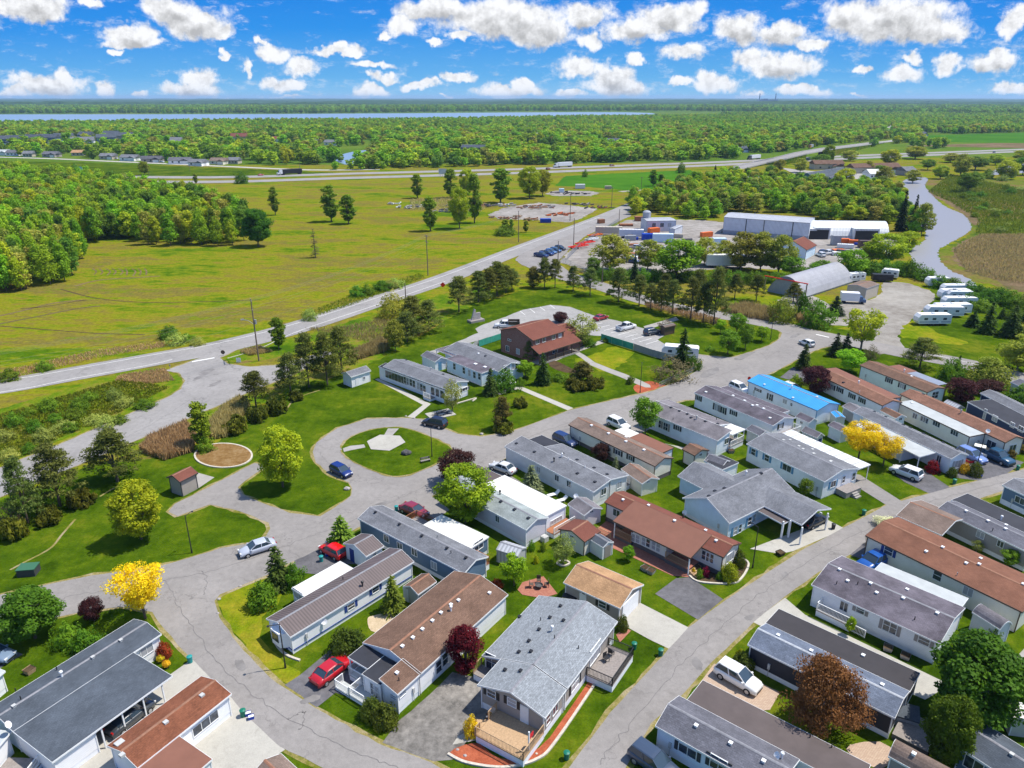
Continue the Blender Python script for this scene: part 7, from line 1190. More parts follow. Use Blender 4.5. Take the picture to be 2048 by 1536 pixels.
# parked row by the main road, cars in the yard and on roads
for i, (x, y, c) in enumerate([(1083, 513, (.01, .03, .12)), (1094, 509, (.012, .04, .16)), (1103, 506, (.06, .14, .3)), (1112, 503, (.04, .1, .22)), (1121, 499, (.01, .015, .03))]):
    car('pickup' if i < 2 else 'suv', (x - 13, y - 1), (x + 12, y + 3), c, ['first', 'second', 'third', 'fourth', 'last'][i] + ' of the five dark blue vehicles parked by the yard fence, counted from the left')
for a in [('suv', (1275, 412), (1268, 416), (.02, .1, .12), 'dark green car coming down the main road'), ('suv', (1646, 515), (1635, 511), WHITE, 'white van by the red-roofed office'), ('sedan', (1640, 508), (1649, 505), NAVY, 'navy car by the red-roofed office, left of two'), ('sedan', (1656, 509), (1666, 505), BLACK, 'black car right of the navy one near the office'), ('pickup', (1722, 507), (1738, 503), (.02, .1, .4), 'blue pickup at the right of the works yard'), ('sedan', (192, 363.5), (206, 364.5), BLACK, 'black car on the highway at the left'), ('sedan', (516, 352), (528, 351), (.4, .04, .02), 'orange-red car on the highway'), ('suv', (1092, 340), (1101, 339), (.25, .05, .03), 'dark red car following the white lorry'), ('hatch', (1522, 323), (1518, 326), WHITE, 'white van coming down from the overpass'), ('sedan', (1426, 349), (1434, 346), WHITE, 'white car on the rising road'), ('sedan', (1984, 306), (1992, 305), (.02, .04, .12), 'blue car on the highway at the right'), ('suv', (1216, 333), (1232, 332), (.3, .12, .06), 'brown vehicle on the highway right of the lorry')]: car(*a)
for i, (x, y) in enumerate([(352, 325), (343, 325), (395, 331), (233, 318), (245, 320), (40, 306), (62, 308), (325, 325)]): car('suv', (x - 4, y), (x + 4, y + .5), [WHITE, NAVY, GREY, SILVER][i % 4], ['white car', 'navy car', 'grey car', 'silver car'][i % 4] + (' outside the distant houses, right cluster' if x > 300 else ' outside the distant houses, left cluster'))
def lorry(a, b, label, cab=(.75, .75, .75), box='plastic_white', L=16, flat=False):
    A, B = G(*a), G(*b); d = B - A; c = (A + B) / 2; e = empty('articulated_lorry', (c.x, c.y, .12), math.atan2(d.y, d.x), label=label, cat='lorry')
    mb = MB(); mb.box(-L / 2, L / 2 - 4.4, -1.28, 1.28, 1.15, 1.4 if flat else 4.0); mb.build('trailer', box, e); mb = MB(); mb.box(L / 2 - 2.6, L / 2 - .2, -1.2, 1.2, .7, 1.9); mb.box(L / 2 - 4.0, L / 2 - 1.9, -1.2, 1.2, .9, 3.6); mb.add([(L / 2 - 1.9, y, z) for y in (-1.2, 1.2) for z in (1.9, 3.4)] + [(L / 2 - 1.3, y, 1.9) for y in (-1.2, 1.2)], [(0, 1, 4), (3, 2, 5), (1, 3, 5, 4)]); mb.build('cab', paint(cab), e)
    mb = MB(); mb.box(L / 2 - 1.75, L / 2 - 1.25, -1.05, 1.05, 2.0, 2.9); mb.build('windscreen', 'glass_car', e); mb = MB(); mb.box(-L / 2 + .3, L / 2 - 2.6, -.5, .5, .7, 1.12); mb.build('chassis', 'black_metal', e)
    for x in (-L / 2 + 1.2, -L / 2 + 2.5, L / 2 - 5, L / 2 - 3.8, L / 2 - 1.2):
        for s in (-1, 1): k = MB(); k.cyl((x, s * .95, .5), (x, s * 1.25, .5), .5, .5, 12); k.build('wheel', 'rubber', e)
    return e
lorry((1148, 333.5), (1102, 336), 'white articulated lorry with a white cab on the highway', L=18); lorry((605, 348), (553, 351), 'dark flatbed lorry with white cab on the far highway lane', flat=False, box='black_metal', L=19); lorry((1520, 318), (1494, 320), 'tanker lorry on the highway just left of the overpass', cab=(.05, .05, .06), L=18); lorry((1630, 295), (1612, 298), 'construction lorry standing on the overpass', cab=(.7, .3, .1), box='t_grey', L=12)
# campers
for i, (x, y, dx, L, w) in enumerate([(1872, 573, 1, 6.5, 0), (1913, 588, 1, 9.5, 0), (1905, 598, 1, 8.5, 1), (1915, 601, 1, 7, 0), (1915, 614, 1, 9, 1), (1900, 628, 1, 10, 0), (1885, 633, 1, 9.5, 1), (1862, 649, 1, 8.5, 0)]):
    c = G(x, y); rv(c, R(178 + (i % 3) * 3), L, ['white camper farthest up the row beside the gravel lot', 'long white camper, second from the far end of the row', 'white camper, third from the far end of the row', 'short white camper squeezed in the middle of the row', 'cream camper in the middle of the row', 'long white camper, third from the near end', 'long white camper, second from the near end of the row', 'rounded white camper nearest the road in the row'][i], stripe=['t_grey', 't_blue', 't_tealblue'][i % 3])
rv(G(1709, 563), R(200), 6, 'white camper behind the arched barn'); rv(G(1778, 556), R(150), 5, 'small white camper at the top of the gravel lot')
c = G(1359, 716); rv(c, R(165), 8, 'large camper parked at the screened fence behind the ragged spruce')
e = empty('cube_van', G(1702, 606), R(-12), label='blue-fronted white box van in the gravel lot', cat='van'); mb = MB(); mb.box(-3, 1.8, -1.15, 1.15, .8, 3.1); mb.build('cargo_box', 'plastic_white', e); mb = MB(); mb.box(1.8, 3.6, -1.05, 1.05, .5, 1.35); mb.box(1.8, 2.7, -1.0, 1.0, 1.35, 2.1); mb.build('cab', paint((.05, .12, .25)), e); mb = MB(); mb.box(2.68, 2.75, -.9, .9, 1.4, 2.0); mb.build('windscreen', 'glass_car', e)
for x in (-2, 2.6):
    for s in (-1, 1): k = MB(); k.cyl((x, s * .8, .4), (x, s * 1.1, .4), .4, .4, 12); k.build('wheel', 'rubber', e)
e = empty('cargo_trailer', G(1763, 563), R(170), label='black enclosed trailer next to the small camper', cat='trailer'); mb = MB(); mb.box(-3, 3, -1.1, 1.1, .5, 2.4); mb.build('body', 'black_metal', e); [MB().cyl((x, s * 1.0, .35), (x, s * 1.2, .35), .35, .35, 10).build('wheel', 'rubber', e) for x in (-.5, .5) for s in (-1, 1)]
e = empty('golf_cart', G(1957, 912), R(-35), label='cream golf cart between the awning home and the pickup', cat='golf cart'); mb = MB(); mb.box(-1.1, 1.1, -.6, .6, .3, .75); mb.build('body', 'w_cream', e); mb = MB(); mb.box(-.9, .7, -.6, .6, 1.75, 1.83); mb.build('roof', 'w_cream', e); mb = MB(); [mb.bar((x, y, .7), (x, y, 1.76), .05) for x in (-.8, .6) for y in (-.55, .55)]; mb.build('post', 'black_metal', e); [MB().cyl((x, s * .5, .22), (x, s * .62, .22), .22, .22, 10).build('wheel', 'rubber', e) for x in (-.8, .8) for s in (-1, 1)]
# ================================================================== STREET FURNITURE
def lamp(bx, by, ty, label, arm=0):
    b = G(bx, by); h = top_z(b, ty); e = empty('street_lamp', b, arm, label=label, cat='street lamp', group='black lamp posts of the park roads'); mb = MB(); mb.cyl((0, 0, 0), (0, 0, h), .075, .05, 8); mb.cyl((0, 0, 0), (0, 0, .5), .11, .1, 8); mb.build('pole', 'black_metal', e)
    mb = MB(); mb.bar((0, 0, h - .05), (1.0, 0, h + .05), .05); mb.build('arm', 'black_metal', e); mb = MB(); mb.lathe([(.02, .05), (.12, .04), (.16, -.02), (.12, -.07), (.02, -.08)], 10, (1.05, 0, h + .03)); mb.build('lamp_head', 'black_metal', e); return e
lamp(571, 1336, 1248, 'black lamp post before the white end of the brown metal roofed home', R(200)); lamp(384, 1106, 1031, 'black lamp post on the lower left lawn', R(60)); lamp(1505, 1136, 1054, 'black lamp post on the lawn beside the red ranch home', R(120)); lamp(864, 914, 857, 'black lamp post on the loop island', R(60)); lamp(1280, 786, 729, 'black lamp post by the central lawn path', R(80)); lamp(1541, 679, 634, 'black lamp post at the junction corner', R(0)); lamp(1950, 946, 888, 'black lamp post by the light blue van', R(90))
def upole(bx, by, ty, label, xf=False, lampa=False, cross=2):
    b = G(bx, by); h = top_z(b, ty); e = empty('utility_pole', b, R(25), label=label, cat='utility pole', group='wooden utility poles'); mb = MB(); mb.cyl((0, 0, -.2), (0, 0, h), .17, .11, 10); mb.build('pole', 'pole_wood', e)
    for k in range(cross): mb = MB(); z = h - .4 - 1.9 * k; mb.bar((0, -1.4, z), (0, 1.4, z), .12, .14); mb.build('crossarm', 'pole_wood', e); mb = MB(); [mb.cyl((0, y, z + .05), (0, y, z + .28), .05, .05, 6) for y in (-1.25, -.5, .5, 1.25)]; mb.build('insulator', 'rock', e)
    if xf: mb = MB(); mb.cyl((.35, 0, h - 5.6), (.35, 0, h - 4.6), .24, .24, 12); mb.build('transformer', 'steel', e)
    if lampa: mb = MB(); mb.tube([(0, 0, h - 5.6), (-.9, 1.0, h - 5.0), (-1.9, 2.2, h - 4.9)], .05); mb.build('lamp_arm', 'steel', e); mb = MB(); mb.box(-2.4, -1.8, 2.1, 2.5, h - 5.0, h - 4.82); mb.build('lamp_head', 'steel', e)
    return b, h
P1 = upole(518, 722, 598, 'tall utility pole with transformer and lamp arm on the traffic island', True, True); P2 = upole(856, 551, 470, 'utility pole with crossarms in the field beside the main road'); P3 = upole(1037, 484, 422, 'slim utility pole by the saplings', cross=0); P4 = upole(1140, 442, 388, 'utility pole left of the main road by the scrap yard', cross=1); P5 = upole(1147, 496, 436, 'utility pole by the yard fence', cross=0); P6 = upole(1223, 415, 374, 'utility pole beyond the scrap yard', cross=1); P7 = upole(1282, 386, 354, 'utility pole before the crop field', cross=1)
upole(812, 606, 566, 'thin pole by the main road near the willow bush', cross=0); upole(1238, 446, 418, 'pole with red top by the works yard gate', cross=0); upole(1116, 520, 482, 'short pole near the row of blue vehicles', cross=0); upole(1588, 642, 590, 'thin pole by the back road willow bush', cross=0); upole(1204, 566, 510, 'thin pole behind the second pine', cross=0); upole(298, 350, 325, 'distant pole by the highway left', cross=0); upole(600, 340, 318, 'distant pole by the far houses', cross=0); upole(380, 344, 330, 'distant short pole beyond the highway', cross=0)
def wire(a, b, sag, label):
    mb = MB(); pts = [(Vector(a).lerp(Vector(b), i / 10)) - Vector((0, 0, sag * 4 * (i / 10) * (1 - i / 10))) for i in range(11)]; mb.tube(pts, .014, 4); o = mb.build('power_line', 'wire'); tag(o, label, 'power line', 'power lines along the main road')
p0 = G(-260, 900); 
for k, (dz, off) in enumerate([(.1, -1.3), (.1, -.5), (.1, .5), (.1, 1.3), (-1.9, -1.2), (-1.9, 1.2), (-5, 0)]):
    o = Vector((-.42 * off, .9 * off, 0)); up = Vector((0, 0, 1))
    wire(p0 + o + up * (13.4 + dz), P1[0] + o + up * (P1[1] - .2 + dz), 1.6, 'overhead power line crossing above the left road'); wire(P1[0] + o + up * (P1[1] - .2 + dz), P2[0] + o + up * (P2[1] - .2 + dz), 1.4, 'overhead power line between the island pole and the field pole'); 
    if k < 4: wire(P2[0] + o + up * (P2[1] - .2 + dz), P4[0] + o + up * (P4[1] - .3 + dz), 2, 'overhead power line running to the scrap yard pole'); wire(P4[0] + o + up * (P4[1] - .3 + dz), P6[0] + o + up * (P6[1] - .3 + dz), 1.6, 'overhead power line beyond the scrap yard pole')
def sign(bx, by, ty, mat, label, w=.75, shape='diamond', rz=-1.57, txt=None):
    b = G(bx, by); h = max(1.2, top_z(b, ty)); e = empty('road_sign', b, rz, label=label, cat='sign'); mb = MB(); mb.box(-.04, .04, -.03, .03, 0, h); mb.build('post', 'steel', e); mb = MB(); n = 4 if shape == 'diamond' else 8 if shape == 'oct' else 4
    a0 = 0 if shape == 'diamond' else math.pi / n; r = w * .7; vs = [(x, math.cos(a0 + 6.2832 * i / n) * r, h - r + math.sin(a0 + 6.2832 * i / n) * r) for x in (.05, .08) for i in range(n)]; mb.add(vs, [tuple(range(n)), tuple(range(2 * n - 1, n - 1, -1))] + [(i, (i + 1) % n, n + (i + 1) % n, n + i) for i in range(n)]); mb.build('sign_panel', mat, e); return e, h
sign(886, 577, 564, 'safety_red', 'orange diamond roadworks sign beside the main road', 1.2); sign(922, 560, 553, 'safety_red', 'second orange roadworks sign, behind the solitary pine', 1.1); sign(447, 712, 700, 't_brown', 'back of an octagonal stop sign at the left intersection', .7, 'oct'); sign(478, 726, 714, 't_white', 'white notice board on the traffic island grass', 1.0, 'sq'); sign(1497, 766, 753, 'safety_red', 'small red stop sign at the bright blue roofed home', .5, 'oct'); sign(341, 739, 736, 'steel', 'small marker at the road edge near the left junction', .3, 'sq')
e = empty('highway_sign', G(886, 355), 0, label='large sign board seen from behind beside the highway', cat='sign'); [MB().box(x - .1, x + .1, -.1, .1, 0, 6).build('post', 'steel', e) for x in (-2, 0, 2)]; mb = MB(); mb.box(-3, 3, -.2, -.12, 2.5, 6.2); mb.build('sign_panel', 'w_metal', e)
e = empty('highway_sign', G(164, 350), 0, label='light blue service sign beyond the highway, left', cat='sign'); MB().box(-.1, .1, -.1, .1, 0, 5.5).build('post', 'steel', e); mb = MB(); mb.box(-1.7, 1.7, -.2, -.12, 3, 6); mb.build('sign_panel', paint((.1, .35, .6)), e)
# monument at the lawn
e = empty('monument', G(952, 643), R(35), label='angular grey stone monument on a planter base, upper lawn', cat='monument'); e.scale = (.8, .8, .72); mb = MB(); mb.box(-2.6, 2.6, -1.3, 1.3, 0, .8); mb.build('planter', 't_taupe', e); mb = MB(); mb.add([(x, y, z) for y in (-.25, .25) for x, z in ((-1.8, .8), (1.6, .8), (1.6, 3.2), (-.2, 3.2), (-.2, 4.6), (-.7, 4.9))], [(0, 1, 2, 3, 4, 5), (11, 10, 9, 8, 7, 6)] + [(i, (i + 1) % 6, 6 + (i + 1) % 6, 6 + i) for i in range(6)]); mb.build('slab', 'rock', e)
# bus-shelter like frame in the car park, hut, kiosk, bench, boulders
s = Home('shelter', 'small dark wooden shelter on the lawn by the car park', 'shelter', (1352, 650), (1330, 655), (1326, 650), 2.2, .3, 't_brown', 't_brown', 't_brown', sk=0)
s = Home('hut', 'small grey hut with red-brown roof beside the tan reeds', 'hut', (396, 945.5), (359.5, 964), (333, 954.5), 2.6, .7, 'r_red', 'w_taupe', 't_dark', sk=0, oh=.25)
e = empty('utility_box', G(59, 1147), R(8), label='green metal utility cabinet on the lower left lawn', cat='utility box'); mb = MB(); mb.add([(x, y, z) for z, k in ((0, 1), (.95, 1)) for x, y in ((-1.0, -.75), (1.0, -.75), (1.0, .75), (-1.0, .75))], [(3, 2, 1, 0), (4, 5, 6, 7), (0, 1, 5, 4), (1, 2, 6, 5), (2, 3, 7, 6), (3, 0, 4, 7)]); mb.build('cabinet', 't_dark', e); mb = MB(); mb.box(-1.06, 1.06, -.8, .8, .95, 1.05); mb.build('lid', 'w_shed' if 0 else 't_green', e)
e = empty('utility_box', G(1050, 1), 0) if 0 else None
e = empty('bench', G(851, 925), R(28), label='weathered bench on the loop island', cat='bench'); mb = MB(); [mb.box(-.8, .8, y, y + .12, .42, .46) for y in (-.22, -.07, .08)]; mb.build('seat', 'wood_grey', e); mb = MB(); [mb.box(-.8, .8, .24, .28, z, z + .12) for z in (.58, .74)]; mb.build('backrest', 'wood_grey', e)
for x in (-.7, .7): mb = MB(); mb.box(x - .05, x + .05, -.22, .28, 0, .42); mb.box(x - .05, x + .05, .2, .26, .42, .86); mb.build('leg', 'black_metal', e)
def boulder(bx, by, w, mat, label, hf=.6):
    b = G(bx, by); r = w / 2 / ppm(b); bm = bmesh.new(); bmesh.ops.create_icosphere(bm, subdivisions=3, radius=1)
    for v in bm.verts: n = v.co.normalized(); v.co = Vector((n.x * r, n.y * r * .8, max(-.1, n.z * r * hf))) * (1 + .13 * math.sin(n.x * 5 + bx) * math.cos(n.y * 4 + by) + random.uniform(-.03, .03))
    me = bpy.data.meshes.new('boulder'); bm.to_mesh(me); bm.free(); me.materials.append(MT[mat]); o = bpy.data.objects.new('boulder', me); COL.objects.link(o); o.location = b + Vector((0, 0, r * hf * .5)); tag(o, label, 'boulder')
boulder(813, 909, 20, 'rock_dark', 'dark boulder on the loop island', .7); boulder(694, 979, 13, 'rock', 'white boulder at the lawn tip by the loop road'); boulder(963, 869, 8, 'rock', 'pale boulder at the central lawn point'); boulder(481, 1173, 7, 'rock', 'pale stone at the top corner of the corner lawn'); boulder(438, 1199, 8, 'rock', 'pale stone at the left corner of the corner lawn'); boulder(436, 1227, 6, 'rock', 'small stone by the street at the corner lawn'); boulder(812, 833, 5, 'rock', 'stone left of the lawn path end'); boulder(828, 837, 6, 'rock', 'stone right of the lawn path end')
boulder(915, 1500, 7, 'rock', 'pale rock in the red mulch bed, left'); boulder(930, 1512, 8, 'rock', 'pale rock in the red mulch bed, middle'); boulder(1073, 1508, 6, 'stone_edge', 'tan rock at the corner of the red mulch bed')
def edging(pts, label, closed=False, mat='stone_edge', r=.12):
    p = catmull([G(*q) for q in pts], 8, closed); mb = MB(); 
    if closed: p.append(p[0])
    for a, b in zip(p[:-1], p[1:]): mb.bar(a + Vector((0, 0, .08)), b + Vector((0, 0, .08)), r * 2, .2)
    tag(mb.build('garden_edging', mat), label, 'edging')
edging([(896, 1509), (935, 1527), (1010, 1536), (1075, 1519), (1112, 1483), (1192, 1366)], 'curved stone edging round the red mulch bed'); edging([(1378, 1152), (1400, 1165), (1462, 1168), (1484, 1156), (1497, 1130), (1486, 1118)], 'curved stone edging of the ranch home bed'); edging([(1114, 1127), (1127, 1122), (1139, 1127), (1127, 1133)], 'stone ring round the weeping tree', True)
edging([(447 + 57 * math.cos(a), 912 + 24 * math.sin(a)) for a in [6.2832 * i / 24 for i in range(24)]], 'pale stone rim of the circular brown bed', True, r=.14); edging([(913, 808), (930, 803), (952, 797), (945, 803)], 'curved white kerb before the long white home'); edging([(545, 1275), (556, 1295), (575, 1312), (600, 1322)], 'stone edging at the bay end of the metal-roofed home')
def bin_(bx, by, mat, label, cyl=True, h=.75, r=.27):
    b = G(bx, by); e = empty('waste_bin', b, .4, label=label, cat='bin'); mb = MB()
    if cyl: mb.cyl((0, 0, 0), (0, 0, h), r * .82, r, 14); mb.build('body', mat, e); mb = MB(); mb.lathe([(r * 1.08, 0), (r * 1.08, .05), (r * .5, .12), (.02, .13)], 14, (0, 0, h)); mb.build('lid', mat, e)
    else: mb.add([(x, y, z) for z, k in ((0, .8), (.42, 1)) for x, y in ((-.28 * k, -.2 * k), (.28 * k, -.2 * k), (.28 * k, .2 * k), (-.28 * k, .2 * k))], [(3, 2, 1, 0), (0, 1, 5, 4), (1, 2, 6, 5), (2, 3, 7, 6), (3, 0, 4, 7)]); mb.build('body', mat, e); mb = MB(); mb.box(-.24, .24, -.17, .17, .3, .36); mb.build('contents', 'plastic_white', e)
for a in [(381, 1325, 'plastic_teal', 'teal bin at the drive of the slate-roofed home'), (487, 1433, 'bin_green', 'green bin beside the blue recycling box'), (1133, 1518, 'bin_green', 'green bin on the verge at the bottom of the right street'), (1321, 1311, 'bin_green', 'green bin on the verge by the concrete drive'), (1268, 1298, 'bin_green', 'tall dark green bin behind the side deck'), (643, 1123, 'plastic_teal', 'teal bin next to the red hatchback'), (793, 1022, 'plastic_teal', 'teal bin behind the blue home'), (1727, 1030, 'bin_green', 'green bin on the verge by the white-post carport'), (1908, 968, 'bin_green', 'green bin on the verge below the light blue van'), (1666, 1058, 't_black', 'black pot at the carport corner'), (2035, 940, 'bin_green', 'green bin near the right edge of the street')]: bin_(*a)
bin_(503, 1438, 'bin_blue', 'blue recycling box on the drive edge', False); bin_(497, 1431, 'bin_blue', 'second blue recycling box behind the first', False); bin_(1960, 954, 'bin_blue', 'blue recycling box on the grass near the lamp post', False); bin_(712, 1142, 'bin_blue', 'blue box by the white shed door', False); bin_(655, 1112, 'bin_blue', 'blue box behind the red hatchback', False)
for a, l in (((322, 1324), 'left'), ((334, 1335), 'right')):
    b = G(*a); e = empty('plant_pot', b, 0, label=l + ' potted plant on the paving by the slate-roofed home', cat='plant pot'); MB().lathe([(.02, .02), (.2, 0), (.28, .4), (.24, .4), (.02, .36)], 12).build('pot', 't_brown', e); c = bpy.data.objects.new('foliage', TREES['goldbush'][0][0]); COL.objects.link(c); c.parent = e; c.location = (0, 0, .35); c.scale = (.4, .4, .35)
# sun loungers
for x, y, l in ((1107, 992, 'upper'), (1122, 1004, 'lower')):
    e = empty('sun_lounger', G(x, y), R(28), label=l + ' of the two white sun loungers by the grey wall', cat='sun lounger', group='white sun loungers'); mb = MB(); mb.box(-1, .45, -.33, .33, .3, .36); mb.build('seat', 'plastic_white', e); mb = MB(); mb.add([(.45, -.33, .3), (.45, .33, .3), (1.0, .33, .75), (1.0, -.33, .75), (.45, -.33, .36), (.45, .33, .36), (.97, .33, .81), (.97, -.33, .81)], [(3, 2, 1, 0), (4, 5, 6, 7), (0, 1, 5, 4), (1, 2, 6, 5), (2, 3, 7, 6), (3, 0, 4, 7)]); mb.build('backrest', 'plastic_white', e)
    for a in (-.9, .4):
        for b in (-.28, .28): MB().box(a - .03, a + .03, b - .03, b + .03, 0, .3).build('leg', 'plastic_white', e)
def chair(loc, rz, label, mat='t_brown'):
    e = empty('garden_chair', loc, rz, label=label, cat='chair'); MB().box(-.25, .25, -.25, .25, .42, .47).build('seat', mat, e); MB().box(-.25, .25, .22, .27, .47, .95).build('backrest', mat, e)
    for a in (-.22, .22):
        for b in (-.22, .22): MB().box(a - .025, a + .025, b - .025, b + .025, 0, .42).build('leg', mat, e)
c = G(1078, 1176); chair(c + Vector((-.9, .1, .06)), 1.5, 'brown chair left on the brick patio'); chair(c + Vector((.9, .2, .06)), -1.5, 'brown chair right on the brick patio'); chair(c + Vector((0, .9, .06)), 0, 'brown chair at the back of the brick patio')
e = empty('fire_pit', c + Vector((0, 0, .05)), 0, label='round fire pit in the middle of the brick patio', cat='fire pit'); MB().lathe([(.02, .25), (.42, .3), (.48, .45), (.44, .45), (.3, .2), (.02, .18)], 16).build('bowl', 'rock_dark', e); [MB().cyl((.35 * math.cos(a), .35 * math.sin(a), 0), (.3 * math.cos(a), .3 * math.sin(a), .3), .03, .03, 6).build('leg', 'black_metal', e) for a in (.5, 2.6, 4.7)]
for (x, y), l in (((1212, 1322), 'near'), ((1222, 1310), 'far')): chair(G(x, y, .85), .6 if l == 'near' else 2.5, l + ' dark chair on the side deck of the light grey roof home', 'black_metal')
e = empty('barbecue', G(2000, 1298), 0.3, label='black covered barbecue behind the blotchy dark roof home', cat='barbecue') if 0 else empty('barbecue', G(1927, 1296), .3, label='black covered barbecue at the end wall by the small patio', cat='barbecue'); mb = MB(); mb.box(-.6, .6, -.3, .3, 0, .9); mb.build('cover', 'black_metal', e); mb = MB(); mb.cyl((-.5, 0, .85), (.5, 0, .85), .28, .28, 12); mb.build('hood', 'black_metal', e)
e = empty('storage_bin', G(1140, 1207), R(-25), label='tan deck storage box by the garage wall', cat='storage box'); MB().box(-.8, .8, -.45, .45, 0, 1.0).build('body', 'w_tan', e); MB().box(-.84, .84, -.5, .5, 1.0, 1.08).build('lid', 't_black', e)
e = empty('hot_tub', G(1810, 1440), R(-25), label='grey covered hot tub behind the black-sided home', cat='hot tub'); mb = MB(); mb.box(-1, 1, -1, 1, 0, .95); mb.build('cabinet', 't_grey', e); mb = MB(); mb.box(-1.05, 1.05, -1.05, 1.05, .95, 1.1); mb.build('cover', 'r_slate', e)
e = empty('garden_sculpture', G(881, 829), R(30), label='flat pale stone display slab on the lawn before the birch', cat='display'); mb = MB(); mb.box(-2.4, 2.4, -1.6, 1.6, 0, .12); mb.build('slab', 'concrete', e); mb = MB(); [mb.cyl((random.uniform(-2, 2), random.uniform(-1.2, 1.2), .12), (random.uniform(-2, 2), random.uniform(-1.2, 1.2), .3), .12, .08, 7) for _ in range(10)]; mb.build('stones', 'rock_dark', e)
e = empty('lighthouse_ornament', G(974, 1448), 0, label='knee-high striped lighthouse ornament by the deck steps', cat='ornament'); [MB().lathe([(.17 - .02 * i, 0), (.15 - .02 * i, .22)], 12, (0, 0, .22 * i)).build('band', 'plastic_white' if i % 2 == 0 else 't_black', e) for i in range(5)]; MB().lathe([(.1, 1.1), (.1, 1.25), (.02, 1.4)], 12).build('lantern', 't_black', e)
# fences
def fence(px, h, mat, label, post='steel', solid=True, seg=3.0, name='fence'):
    pts = [G(*p) for p in px]; e = empty(name, pts[0], 0, label=label, cat='fence'); k = 0
    for a, b in zip(pts[:-1], pts[1:]):
        n = max(1, int((b - a).length / seg))
        for i in range(n + 1): p = a.lerp(b, i / n) - pts[0]; MB().cyl(p, p + Vector((0, 0, h + .05)), .04, .04, 6).build('post', post, e)
        p, q = a - pts[0], b - pts[0]; mb = MB()
        if solid: mb.bar(p + Vector((0, 0, h / 2 + .05)), q + Vector((0, 0, h / 2 + .05)), .03, h - .1, (0, 0, 1)); mb.build('screen', mat, e)
        else:
            for z in (.1, h * .5, h): mb.bar(p + Vector((0, 0, z)), q + Vector((0, 0, z)), .03)
            m = int((b - a).length / .22)
            for i in range(m):
                t = i / m; u = p.lerp(q, t); v = p.lerp(q, min(1, t + .8 / max(1, (b - a).length))); mb.bar(u + Vector((0, 0, .1)), v + Vector((0, 0, h)), .012); mb.bar(v + Vector((0, 0, .1)), u + Vector((0, 0, h)), .012)
            mb.build('mesh_panel', mat, e)
    return e
fence([(958, 694), (1006, 678)], 1.6, 'screen_green', 'green screened fence left of the brick house'); fence([(946, 700), (957, 693)], 1.6, 't_grey', 'grey screen panel at the green fence end'); fence([(1202, 681), (1266, 701)], 1.7, 'screen_green', 'green screened fence beside the car park'); fence([(1267, 701), (1302, 713), (1335, 722)], 1.7, 'screen_grey', 'grey screened fence continuing toward the camper'); fence([(1318, 775), (1350, 760), (1380, 748), (1394, 738), (1392, 730)], 1.1, 'steel', 'wire mesh fence on the corner by the grey bush', solid=False)
fence([(1135, 519), (1160, 494), (1200, 468), (1236, 446)], 1.9, 'steel', 'wire fence of the works yard along the main road', solid=False, seg=4); fence([(1122, 522), (1150, 538), (1180, 552)], 1.9, 'steel', 'wire fence at the front of the works yard', solid=False, seg=4)
